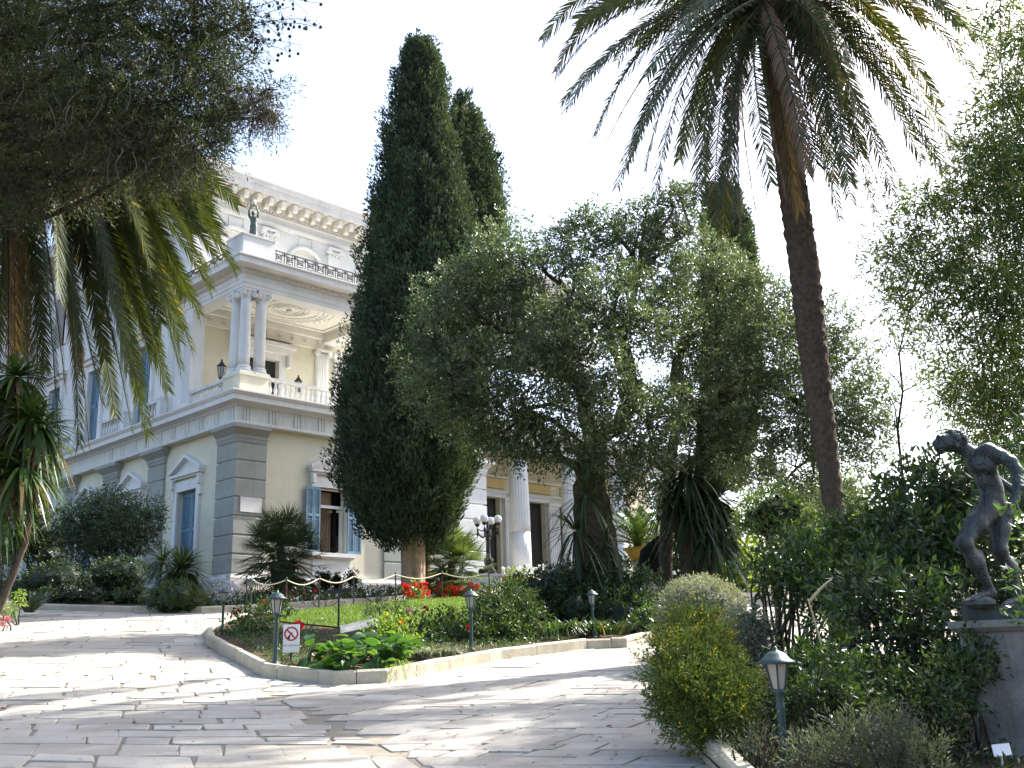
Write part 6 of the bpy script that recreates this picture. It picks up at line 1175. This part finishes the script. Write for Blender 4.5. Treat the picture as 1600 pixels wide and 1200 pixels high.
for o_, kd, px, py, Y, s in ((RB, 'red', 628, 974, 15, 0.9), (RB2, 'rose', 664, 953, 17, 1.0), (RB2, 'pink', 640, 957, 17, 0.9), (RB2, 'rose', 733, 983, 15.8, 0.9), (RB, 'yel', 600, 962, 15.4, 1.0)): bloom(o_, kd, at(px, py, Y), s)
p_ = shrub('rose_plant', 'single dark red rose on a stem right of the no smoking sign', 'rose', 468, 14.6, [BL(470, 1005, 14, 14.6), BL(462, 1020, 16, 14.4)], 'l_hedge', 0.05, 0.03, 60, 7, 0.14, 0.9, stems=4, sr=0.007); bloom(p_, 'rose', at(466, 979, 14.6), 1.3)
for px, Y, lab, kd, py in ((372, 18.5, 'thin rose stem with a red flower left of the sign', 'red', 955), (412, 21.6, 'small crimson rose above the rose bush near the rope', 'rose', 942)):
    q = shrub('rose_plant', lab, 'rose', px, Y, [BL(px, py + 18, 10, Y), BL(px, py + 32, 12, Y)], 'l_hedge', 0.05, 0.03, 55, 7, 0.13, 0.9, stems=3, sr=0.006); bloom(q, kd, at(px, py, Y), 1.1); bloom(q, kd, at(px - 8, py + 5, Y), 1.0)
# ground cover on the island
for k, (poly, n, lab) in enumerate((([(-4.7, 16.9), (-3.0, 13.1), (-2.2, 12.6), (-2.4, 15), (-3.6, 18.5), (-4.9, 20)], 900, 'sparse grey-green ground cover in the bare left part of the island'), ([(-2.4, 15.0), (-1.0, 13.9), (0.8, 16.3), (1.4, 18.6), (-0.6, 19), (-3.2, 18.4)], 1500, 'low dark ground cover under the island shrubs'))):
    q = scatter(poly, n); B = np.column_stack([q, T(q[:, 0], q[:, 1]) + 0.09]); m = MB(); sprigs(m, B, unit(np.column_stack([RS.normal(size=(len(q), 2)) * 0.6, np.ones(len(q))])), 7, 0.10, 0.045, 0.014, 0.9, 0.5, 0.25); o = m.build('ground_cover', M['l_laurel'], kind='stuff'); tag(o, lab, 'ground cover')
# broad-leaved bergenia: every leaf its own piece
pb = onground(545, 13.3, 0.1); BG = thing('bergenia', 'clump of broad glossy green leaves spilling over the island kerb', 'plant', pb)
def paddle(L, W):
    m = MB(); n = 9; s = np.linspace(0, 1, n); w_ = W * np.sin(np.clip(s * 0.94 + 0.06, 0, 1) * math.pi) ** 0.55; V = []
    for q in range(n): 
        z = -0.28 * L * s[q] ** 2; V += [(-w_[q] / 2, L * s[q], z + 0.10 * w_[q]), (0, L * s[q], z), (w_[q] / 2, L * s[q], z + 0.10 * w_[q])]
    F = [(3 * q + c, 3 * q + c + 1, 3 * q + c + 4, 3 * q + c + 3) for q in range(n - 1) for c in (0, 1)]; m.add(V, np.array(F), 0.5); return m
pms = []
for tt in (0.25, 0.5, 0.7, 0.9):
    m = paddle(0.21, 0.165); m.t = [np.full_like(q, tt) for q in m.t]; me = m.mesh('leaf'); me.materials.append(M['l_berg']); me.polygons.foreach_set('use_smooth', np.ones(len(me.polygons), bool)); me['shaded'] = 1; pms.append(me)
BGP = [(-2.75, 12.75), (-2.05, 12.30), (-1.62, 12.45), (-1.25, 13.1), (-1.5, 13.9), (-2.3, 13.8)]
ctr = scatter(BGP, 46); stemb = MB()
for c in ctr:
    z = T(c[0], c[1]) + 0.12; nl = 5
    for _ in range(nl):
        a_ = RS.rand() * 6.283; tilt = RS.uniform(-0.25, 0.9); hh = RS.uniform(0.05, 0.30); r = RS.uniform(0.02, 0.12); q = np.array([c[0] + r * math.cos(a_), c[1] + r * math.sin(a_), z + hh])
        o = mkobj('leaf', pms[RS.randint(4)], None, BG); o.location = tuple(q - pb); o.rotation_euler = (tilt, RS.normal() * 0.25, a_ - math.pi / 2); s = RS.uniform(0.55, 1.0); o.scale = (s, s, s)
        stemb.tube([(c[0], c[1], z - 0.05), (c[0] + 0.4 * (q[0] - c[0]), c[1] + 0.4 * (q[1] - c[1]), z + hh * 0.7), q], 0.006, 4)
for px in np.linspace(470, 622, 15):   # the ones hanging over the kerb
    q = gr(px, 1072 - 0.0006 * (px - 545) ** 2 - 8); q = np.array([q[0], q[1] + 0.05, T(q[0], q[1]) + 0.21 + 0.03 * RS.normal()]); o = mkobj('leaf', pms[RS.randint(4)], None, BG); o.location = tuple(q - pb); o.rotation_euler = (-0.75 + 0.2 * RS.normal(), RS.normal() * 0.3, math.pi + RS.normal() * 0.5); s = RS.uniform(0.6, 1.0); o.scale = (s, s, s)
grow('stems', stemb, 'l_berg', BG, 'stuff')
bloom(BG, 'pink', at(520, 1022, 12.7), 0.9, 'faded_flower')
m = MB(); q = scatter([(-1.62, 12.5), (-1.40, 12.35), (-1.25, 12.8), (-1.5, 13.0)], 26); Bq = np.column_stack([q, T(q[:, 0], q[:, 1]) + 0.16]); blades(m, Bq, unit(np.column_stack([RS.normal(size=(len(q), 2)) * 0.8 + [0.3, -0.7], np.full(len(q), 0.8)])), 0.4, 0.014, 0.9, 0.8, 4); grow('trailing_blades', m, 'l_bright', BG)
# silver tuft and agapanthus
def strap_tuft(name, label, cat, px, Y, n, L, W, mat, t, droop=0.8, sp_r=0.25, dz=0.12, squash=1.0, up=0.9):
    pb = onground(px, Y, dz); o = thing(name, label, cat, pb); m = MB(); a_ = RS.rand(n) * 6.283; r = sp_r * np.sqrt(RS.rand(n)); B = pb + np.column_stack([r * np.cos(a_), r * np.sin(a_) * squash, np.zeros(n)])
    d = unit(np.column_stack([np.cos(a_) * (0.3 + 0.8 * RS.rand(n)), np.sin(a_) * (0.3 + 0.8 * RS.rand(n)), np.full(n, up) + 0.4 * RS.rand(n)])); blades(m, B, d, L * (0.6 + 0.6 * RS.rand(n)), W, droop * (0.6 + 0.6 * RS.rand(n)), t + 0.15 * RS.normal(size=n), 4, None, (0.7, 1.0, 0.7, 0.05)); grow('leaves', m, mat, o); return o
strap_tuft('grey_tuft', 'grey-green grassy tuft hanging over the sunny kerb', 'plant', 681, 14.0, 340, 0.36, 0.020, 'l_grey', 0.5, 0.8, 0.28)
shrub('silver_mound', 'small blue-grey mound beside the kerb lamp foot', 'plant', 715, 14.9, [BL(712, 1022, 15, 14.9), BL(728, 1020, 12, 15)], 'l_grey', 0.035, 0.013, 260, 8, 0.07, 0.5, t=-0.1, stems=2)
strap_tuft('agapanthus', 'arching strap-leaved clump at the front of the dark hedge', 'plant', 868, 17.0, 170, 0.66, 0.034, 'l_yucca', 0.55, 0.75, 0.45)
strap_tuft('agapanthus', 'strap-leaved clump left of the hedge-side lamp', 'plant', 908, 17.8, 150, 0.62, 0.034, 'l_yucca', 0.5, 0.75, 0.4)
strap_tuft('iris_clump', 'dark upright strap leaves beside the hedge-side lamp', 'plant', 950, 17.3, 150, 0.5, 0.034, 'l_yucca', 0.38, 0.5, 0.4)

# the bed before the palace
def geranium(label, px, Y, w_, n, grp='red geranium clumps'):
    o = shrub('geranium', label, 'geranium', px, Y, [BL(px - w_ * 0.5, 926, 11, Y), BL(px, 922, 13, Y), BL(px + w_ * 0.5, 926, 11, Y), BL(px, 934, 13, Y)], 'l_bright', 0.07, 0.065, 90, 6, 0.12, 0.7, t=-0.15, stems=4, group=grp)
    for _ in range(n): bloom(o, 'red', at(px + RS.uniform(-1, 1) * (w_ + 6), 922 + RS.uniform(-10, 14), Y - 0.25 - 0.2 * RS.rand()), 0.8 + 0.5 * RS.rand(), 'flower_head')
geranium('red geraniums at the foot of the cypress trunk', 650, 28.9, 16, 34); geranium('largest clump of red geraniums right of the cypress', 722, 31.0, 20, 44); geranium('red geraniums between the cypress trunk and the bright fan palm', 692, 30.6, 10, 16)
gg = shrub('flower_border', 'border of mixed red flowers below the dark fan palm', 'flowers', 470, 26.6, [BL(440, 932, 12, 26.4), BL(470, 928, 13, 26.8), BL(500, 930, 12, 27)], 'l_hedge', 0.05, 0.03, 90, 7, 0.12, 0.8, stems=4)
for _ in range(9): bloom(gg, 'red', at(RS.uniform(445, 510), RS.uniform(916, 934), 26.3), 0.7)
def alyssum(label, blobs, px, Y, nf, grp='white flowering mounds'):
    o = shrub('alyssum', label, 'flowers', px, Y, blobs, 'l_grey', 0.045, 0.018, 130, 8, 0.10, 0.5, t=-0.25, stems=3, group=grp); m = MB()
    for c, r in blobs:
        n = int(nf / len(blobs)); d = unit(rnd_dir(n) + np.array([0, -0.5, 0.5])); q = c + d * r * 1.06
        for _ in range(3): leaves(m, q + RS.normal(size=q.shape) * 0.02, unit(d + rnd_dir(n)), 0.05, 0.045, RS.rand(n))
    grow('white_blossoms', m, 'f_white', o, 'stuff'); return o
alyssum('large mound of white flowers beside the spiky dracaena', [BL(345, 925, 22, 26, 0, (1, 1, 0.8)), BL(362, 935, 18, 25.8), BL(330, 940, 18, 25.7), BL(350, 948, 18, 25.5)], 346, 25.8, 420)
alyssum('pale flowers along the bed kerb left of the cypress', [BL(590, 930, 13, 28.4), BL(565, 928, 13, 28), BL(610, 926, 12, 28.8)], 588, 28.3, 70)
alyssum('blue-grey flower drift in the middle of the bed', [BL(480, 940, 15, 26), BL(510, 938, 15, 26.4), BL(540, 934, 14, 27), BL(455, 944, 13, 25.7)], 500, 26.3, 30)
m = MB()
q = scatter([(-8.6, 24.8), (-7.2, 24.6), (-6.3, 25.4), (-2.5, 30.7), (-1.5, 33), (-4, 33), (-8, 29), (-10, 27)], 2600); B = np.column_stack([q, T(q[:, 0], q[:, 1]) + 0.08]); sprigs(m, B, unit(np.column_stack([RS.normal(size=(len(q), 2)) * 0.5, np.ones(len(q))])), 8, 0.22, 0.07, 0.03, 0.9, 0.4, 0.25); o = m.build('bed_ground_cover', M['l_hedge'], kind='stuff'); tag(o, 'low green ground cover filling the bed under the palace', 'ground cover')
for k, (px, py, Y, s, lab) in enumerate(((505, 905, 30.2, 12, 'small dark topiary left of the open window sill'), (525, 908, 30.6, 10, 'tiny rounded topiary under the window sill'), (550, 905, 30.6, 12, 'dark little bush right of the topiaries under the window'))):
    shrub('topiary', lab, 'bush', px, Y, [BL(px, py, s, Y), BL(px + 4, py + 8, s * 0.8, Y)], 'l_hedge', 0.07, 0.04, 150, 7, 0.09, 0.5, core=0.7, t=-0.1, stems=4, sr=0.03, group='small topiary bushes')
pp = np.array(p1.location); o = thing('planter_flowers', 'pale flowers with light green leaves in the yellow planter', 'flowers', pp + [0, 0, 0.38]); m = MB(); C_, D2, T_ = blob_pts([(pp + [0, 0, 0.5], (0.45, 0.45, 0.2)), (pp + [0.4, 0, 0.5], (0.4, 0.3, 0.2))], 120, 0.8); sprigs(m, C_, D2, 7, 0.1, 0.05, 0.03, 0.9, T_); grow('foliage', m, 'l_bright', o)
for _ in range(24): bloom(o, 'white', pp + np.array([RS.uniform(-.45, .8), RS.uniform(-.45, .1), 0.55 + 0.18 * RS.rand()]), 1.1)
# dracaena on the round hedge, left bushes
pb = at(283, 900, 25.2); DR = thing('dracaena', 'spiky green dracaena standing above the clipped round bush', 'dracaena', pb); m = MB(); m.lathe([(0.1, -0.9), (0.08, 0)], tuple(pb), 8); grow('stem', m, 'bark_palm', DR); m = MB(); yucca_head(m, pb + [0, 0, 0.1], (0, 0, 1), 420, 1.0, 0.042, 0.42, -0.5, 0.1, 0.35); grow('leaf_head', m, 'l_fan', DR)
m = MB(); yucca_head(m, at(255, 878, 26.0), (0, 0, 1), 160, 0.8, 0.03, 0.4, -0.4, 0.1, 0.35); grow('leaf_head', m, 'l_fan', DR)
shrub('round_bush', 'clipped round green bush at the corner of the palace bed', 'bush', 275, 24.4, [BL(275, 938, 36, 24.4, 0, (1.05, 1, 0.85)), BL(300, 945, 20, 24.4), BL(243, 943, 20, 24.5)], 'l_hedge', 0.05, 0.022, 420, 9, 0.09, 0.35, t=0.22, core=0.78, stems=3)
shrub('dry_tuft', 'brownish dry tuft right of the clipped round bush', 'plant', 312, 25.0, [BL(312, 942, 13, 25)], 'l_dark', 0.06, 0.014, 170, 9, 0.1, 0.7, t=0.3, stems=2)
shrub('clipped_bush', 'dark clipped dome bush below the small olive', 'bush', 185, 28.0, [BL(185, 902, 42, 28.0, 0, (1.1, 1, 0.72)), BL(185, 922, 36, 28.0, 0, (1, 1, 0.8))], 'l_hedge', 0.07, 0.035, 210, 8, 0.09, 0.3, lump=0.06, core=0.85, t=-0.2, stems=3, group='clipped bushes along the palace side')
shrub('clipped_bush', 'wide black-green dome bush at the far left of the palace side', 'bush', 85, 28.0, [BL(88, 912, 46, 28.0, 0, (1.15, 1, 0.72)), BL(50, 925, 30, 28.0), BL(90, 930, 40, 28.0)], 'l_hedge', 0.07, 0.035, 210, 8, 0.09, 0.3, lump=0.06, core=0.85, t=-0.3, stems=3, group='clipped bushes along the palace side')
shrub('clipped_bush', 'small square olive-green clipped bush under the dome bush', 'bush', 200, 26.4, [BL(190, 936, 15, 26.4), BL(208, 936, 16, 26.4)], 'l_hedge', 0.06, 0.03, 260, 8, 0.08, 0.3, lump=0.05, core=0.85, t=0.15, stems=2, group='clipped bushes along the palace side')
shrub('clipped_bush', 'low black-green bush between the two dome bushes', 'bush', 130, 26.6, [BL(110, 934, 22, 26.6), BL(145, 936, 20, 26.6), BL(75, 938, 20, 26.6), BL(45, 940, 18, 26.8)], 'l_hedge', 0.06, 0.03, 230, 8, 0.08, 0.35, core=0.82, t=-0.3, stems=2, group='clipped bushes along the palace side')
OB = [BL(165, 820, 46, 33), BL(120, 815, 38, 33), BL(205, 815, 40, 33), BL(140, 855, 40, 33), BL(190, 850, 40, 33), BL(230, 835, 26, 33), BL(95, 845, 26, 33), BL(165, 788, 26, 33), BL(240, 800, 16, 33)]
shrub('small_olive', 'small grey-green olive tree against the palace side wall', 'olive tree', 165, 33.0, OB, 'l_olive', 0.095, 0.034, 150, 10, 0.3, 0.8, 0.8, 0.3, 0.9, 0.3, 0.9, 0.25, -0.12, stems=7, sr=0.06, bark='bark_olive')
shrub('dark_shrub', 'dark evergreen shrub behind the left yucca', 'shrub', 55, 30.0, [BL(45, 800, 28, 30), BL(60, 840, 34, 30), BL(25, 850, 34, 30), BL(75, 870, 26, 30)], 'l_hedge', 0.09, 0.04, 130, 8, 0.16, 0.6, core=0.7, t=-0.25, stems=4, sr=0.05)
shrub('dark_shrub', 'olive-green shrub at the left picture edge above the agave', 'shrub', -5, 22.0, [BL(0, 870, 26, 22), BL(-15, 900, 30, 22)], 'l_hedge', 0.06, 0.03, 160, 8, 0.12, 0.6, t=0.1, stems=3)
strap_tuft('agave', 'grey-green spiky agave at the left bed', 'agave', 38, 23.0, 80, 0.75, 0.04, 'l_fan', 0.35, 0.3, 0.1, 0.1, 1.0, 0.8)
lb = shrub('bedding_plant', 'bright yellow-green bedding plant on the left kerb', 'plant', 22, 20.6, [BL(20, 940, 14, 20.6), BL(8, 950, 14, 20.4), BL(30, 932, 8, 20.8)], 'l_bright', 0.08, 0.03, 130, 7, 0.12, 0.8, t=0.2, stems=3)
lb2 = shrub('pansies', 'small purple and pink flowers on the left kerb', 'flowers', 5, 19.4, [BL(2, 966, 10, 19.4), BL(8, 975, 8, 19.2)], 'l_hedge', 0.05, 0.02, 130, 7, 0.08, 0.8, stems=2)
for _ in range(6): bloom(lb2, 'pink', at(RS.uniform(0, 14), RS.uniform(962, 978), 19.0), 0.6)

# right-hand bed
shrub('silver_globe', 'large clipped silver-green globe bush behind the yellow flowers', 'bush', 1095, 13.6, [BL(1095, 950, 62, 13.6, 0, (1.05, 1, 0.72))], 'l_grey', 0.034, 0.016, 1700, 8, 0.07, 0.25, lump=0.05, core=0.78, t=0.15, stems=3, group='clipped silver globe bushes')
shrub('silver_globe', 'smaller silver-green globe bush in front of the balustrade', 'bush', 1168, 11.6, [BL(1168, 992, 44, 11.6, 0, (1, 1, 0.9)), BL(1160, 1020, 42, 11.4)], 'l_grey', 0.034, 0.016, 1400, 8, 0.08, 0.3, lump=0.1, core=0.74, t=0.1, stems=3, group='clipped silver globe bushes')
shrub('fern_mound', 'bright green fern mound left of the silver globe bush', 'plant', 1040, 14.2, [BL(1042, 965, 22, 14.2), BL(1048, 990, 20, 14)], 'l_bright', 0.05, 0.02, 200, 9, 0.12, 0.6, t=-0.1, stems=3)
BRB = [BL(1090, 1005, 44, 8.6, 0.2), BL(1060, 1040, 48, 8.4), BL(1112, 1045, 46, 8.4, 0.1), BL(1145, 1085, 42, 8.2), BL(1080, 1090, 60, 8.2), BL(1130, 1120, 46, 8.0), BL(1055, 1090, 36, 8.2), BL(1075, 985, 26, 8.7), BL(1100, 1140, 36, 8.0)]
BR = shrub('broom_bush', 'feathery green bush covered in small yellow flowers at the drive edge', 'bush', 1105, 8.4, BRB, 'l_broom', 0.040, 0.011, 1500, 14, 0.13, 0.75, 0.8, 0.4, 0.8, 0.3, 0.7, stems=14, sr=0.012, lf=2.4)
C_, D2, T_ = blob_pts(BRB, 260, 0.35, 1.0, 0.5, 0.6, 0.25, 2.4); kp = (wob(C_, 5.0, 1.0) > 0.05 - 0.9 * np.clip((C_[:, 2] - at(1060, 1040, 8.4)[2]) * 2.2, -0.3, 0.8)) & (C_[:, 0] < at(1150, 1000, 8.4)[0]); C_, D2 = C_[kp], D2[kp]; m = MB(); sprigs(m, C_ + D2 * 0.05, D2, 9, 0.11, 0.020, 0.015, 0.9, RS.rand(len(C_)), 0.2); grow('yellow_blossoms', m, 'f_yellow', BR, 'stuff')
shrub('ball_tree', 'small round-headed clipped tree on several thin stems', 'tree', 1215, 16.0, [BL(1210, 800, 46, 16, 0, (1.1, 1, 0.8)), BL(1180, 812, 28, 16), BL(1245, 810, 30, 16), BL(1215, 830, 40, 16, 0, (1.2, 1, 0.5))], 'l_hedge', 0.06, 0.028, 210, 9, 0.14, 0.4, core=0.6, t=0.6, stems=10, sr=0.022)
def laurel(label, px, Y, blobs, t=0.0, dens=190, stems=8, name='laurel_bush', mat='l_laurel', L=0.095, W=0.034, gap=0.12): return shrub(name, label, 'bush', px, Y, blobs, mat, L, W, dens, 9, 0.22, 0.75, 0.8, 0.35, 0.8, 0.3, 0.9, gap, t, 0.2, stems, 0.022, 'evergreen bushes of the right bed')
laurel('leafy laurel on thin bare stems behind the near lamp', 1235, 11.5, [BL(1225, 890, 46, 11.5), BL(1260, 905, 44, 11.4), BL(1200, 900, 30, 11.6), BL(1290, 930, 40, 11.2), BL(1245, 935, 26, 11.4)], 0.08, 170, 16)
laurel('bright-topped laurel at the foot of the date palm', 1340, 11.0, [BL(1330, 850, 46, 11), BL(1300, 880, 46, 11), BL(1365, 880, 50, 10.8), BL(1330, 920, 54, 10.6), BL(1310, 835, 28, 11.2), BL(1360, 835, 26, 11)], 0.12)
laurel('tall dark laurel beside the bronze athlete', 1460, 10.2, [BL(1440, 770, 46, 10.2), BL(1410, 820, 56, 10.2), BL(1470, 790, 54, 10.4), BL(1500, 850, 60, 10.4), BL(1440, 870, 62, 10), BL(1400, 890, 52, 9.8), BL(1480, 920, 62, 9.9), BL(1500, 760, 50, 10.6), BL(1530, 820, 60, 10.8), BL(1420, 770, 30, 10.4), BL(1520, 910, 56, 10.6), BL(1550, 760, 50, 11)], -0.08, 190)
laurel('low dark laurel in the deep shade left of the pedestal', 1420, 8.9, [BL(1420, 960, 60, 8.9), BL(1370, 990, 52, 8.9), BL(1480, 980, 52, 8.9), BL(1450, 1020, 44, 8.8), BL(1350, 930, 44, 9.2)], -0.15, 200)
laurel('foliage hanging behind the pedestal at the right edge', 1640, 9.4, [BL(1620, 800, 70, 9.4), BL(1600, 900, 60, 9.6), BL(1650, 1000, 80, 9.4), BL(1570, 980, 50, 9.8), BL(1640, 700, 60, 9.8)], -0.1)
sprg = shrub('foreground_sprig', 'leafy sprig crossing the pedestal at the right picture edge', 'bush', 1660, 6.8, [BL(1612, 770, 26, 6.8), BL(1616, 850, 24, 6.8), BL(1612, 960, 22, 6.8), BL(1650, 900, 60, 6.9)], 'l_laurel', 0.07, 0.028, 90, 8, 0.15, 0.9, t=0.15, stems=4, sr=0.01)
shrub('dark_undergrowth', 'dark low shrub at the foot of the near green lamp', 'shrub', 1280, 7.6, [BL(1270, 1090, 46, 7.6), BL(1300, 1060, 44, 7.9), BL(1250, 1050, 36, 8.2), BL(1330, 1110, 40, 7.6), BL(1230, 1110, 30, 7.8), BL(1290, 1010, 36, 8.6)], 'l_hedge', 0.055, 0.024, 520, 9, 0.12, 0.8, 0.8, 0.3, 0.8, 0.3, 0.9, 0.15, -0.1, stems=6)
shrub('dark_undergrowth', 'dark shrub between the lamp and the stone pedestal', 'shrub', 1490, 7.8, [BL(1490, 1080, 46, 7.8), BL(1510, 1030, 40, 8.0), BL(1460, 1120, 40, 7.6), BL(1420, 1090, 40, 7.9), BL(1380, 1060, 38, 8.2)], 'l_hedge', 0.055, 0.024, 520, 9, 0.12, 0.8, 0.8, 0.3, 0.8, 0.3, 0.9, 0.15, -0.1, stems=6)
shrub('grey_lavender', 'grey lavender tufts along the bottom edge below the lamp', 'lavender', 1360, 7.0, [BL(1340, 1165, 44, 7.0), BL(1400, 1175, 44, 7.0), BL(1300, 1185, 36, 6.9), BL(1450, 1185, 40, 6.9), BL(1260, 1190, 30, 6.9), BL(1390, 1135, 26, 7.3)], 'l_grey', 0.036, 0.009, 800, 12, 0.12, 0.8, 0.8, 0.8, 0.5, 0.3, 0.6, 0.1, -0.5, stems=6)
shrub('grey_lavender', 'thin grey-green sprigs by the right kerb corner', 'lavender', 1170, 7.2, [BL(1170, 1165, 30, 7.2), BL(1200, 1180, 34, 7.1), BL(1140, 1180, 24, 7.2)], 'l_grey', 0.030, 0.006, 330, 11, 0.15, 0.9, 0.8, 0.9, 0.5, 0.3, 0.6, 0.2, -0.3, stems=5)
for k, (x0, y0, x1, y1, Y, lab) in enumerate(((1262, 935, 1310, 1145, 8.3, 'long dry reed leaning behind the green lamp'), (1330, 1030, 1322, 1160, 8.2, 'short upright dry reed stalk right of the long reed'), (1300, 905, 1265, 940, 8.6, 'bent reed tip above the laurel stems'))):
    m = MB(); a_, b_ = at(x0, y0, Y), at(x1, y1, Y - 0.1); s = np.linspace(0, 1, 9)[:, None]; m.tube(a_ + (b_ - a_) * s + np.sin(s * 3.1) * np.array([0.02, 0, 0.03]), np.linspace(0.006, 0.014, 9), 6); o = m.build('dry_reed', M['straw']); tag(o, lab, 'reed', 'dry reeds in the right bed')
m = MB(); a_, b_ = at(1475, 1075, 8.4), at(1432, 1150, 8.2); P = np.array([at(1480, 1065, 8.4), at(1462, 1090, 8.35), at(1436, 1105, 8.3), at(1430, 1140, 8.2), at(1442, 1160, 8.1)]); m.tube(P, [0.004, 0.009, 0.011, 0.012, 0.012], 6); o = m.build('bare_branch', M['twig']); tag(o, 'pale crooked bare branch in the shade left of the pedestal', 'branch')
q = scatter([(1.6, 6.2), (1.5, 9), (1.8, 13), (3, 14.4), (9, 14.6), (8, 5)], 2600); B = np.column_stack([q, T(q[:, 0], q[:, 1]) + 0.06]); m = MB(); sprigs(m, B, unit(np.column_stack([RS.normal(size=(len(q), 2)) * 0.6, np.ones(len(q))])), 8, 0.16, 0.055, 0.02, 0.9, 0.3, 0.2); o = m.build('bed_ground_cover', M['l_hedge'], kind='stuff'); tag(o, 'dark ground cover and leaf litter in the right-hand shrub bed', 'ground cover')

# background greenery beyond the right-hand path
def bgtree(label, px, Y, blobs, mat='l_bright', t=-0.05, dens=45, L=0.22, W=0.10, name='background_tree', st=6, sr=0.07): return shrub(name, label, 'tree', px, Y, blobs, mat, L, W, dens, 8, 0.4, 0.8, 0.8, 0.3, 0.9, 0.3, 0.9, 0.2, t, 0.2, st, sr, 'sunlit trees behind the garden')
bgtree('sunlit yellow-green bush behind the yuccas', 1150, 32, [BL(1150, 880, 36, 32), BL(1185, 890, 34, 32), BL(1120, 900, 30, 32), BL(1165, 915, 30, 31)], 'l_bright', 0.25)
bgtree('bright green bush behind the ball tree', 1270, 30, [BL(1270, 850, 44, 30), BL(1310, 860, 40, 30), BL(1235, 860, 36, 30), BL(1290, 900, 44, 29.5)], 'l_bright', 0.1)
bgtree('hazy green tree behind the palm trunk foot', 1300, 38, [BL(1290, 790, 44, 38), BL(1330, 780, 36, 38), BL(1255, 800, 36, 38), BL(1310, 830, 50, 38)], 'l_olive', 0.2)
bgtree('leafy tree far behind the laurels under the open sky', 1420, 36, [BL(1400, 830, 50, 36), BL(1450, 840, 50, 36), BL(1360, 840, 40, 36), BL(1500, 830, 60, 36)], 'l_hedge', 0.3)
bgtree('green mass behind the second olive trunk', 1080, 36, [BL(1060, 860, 44, 36), BL(1020, 880, 36, 36), BL(1100, 850, 40, 36)], 'l_hedge', 0.2)
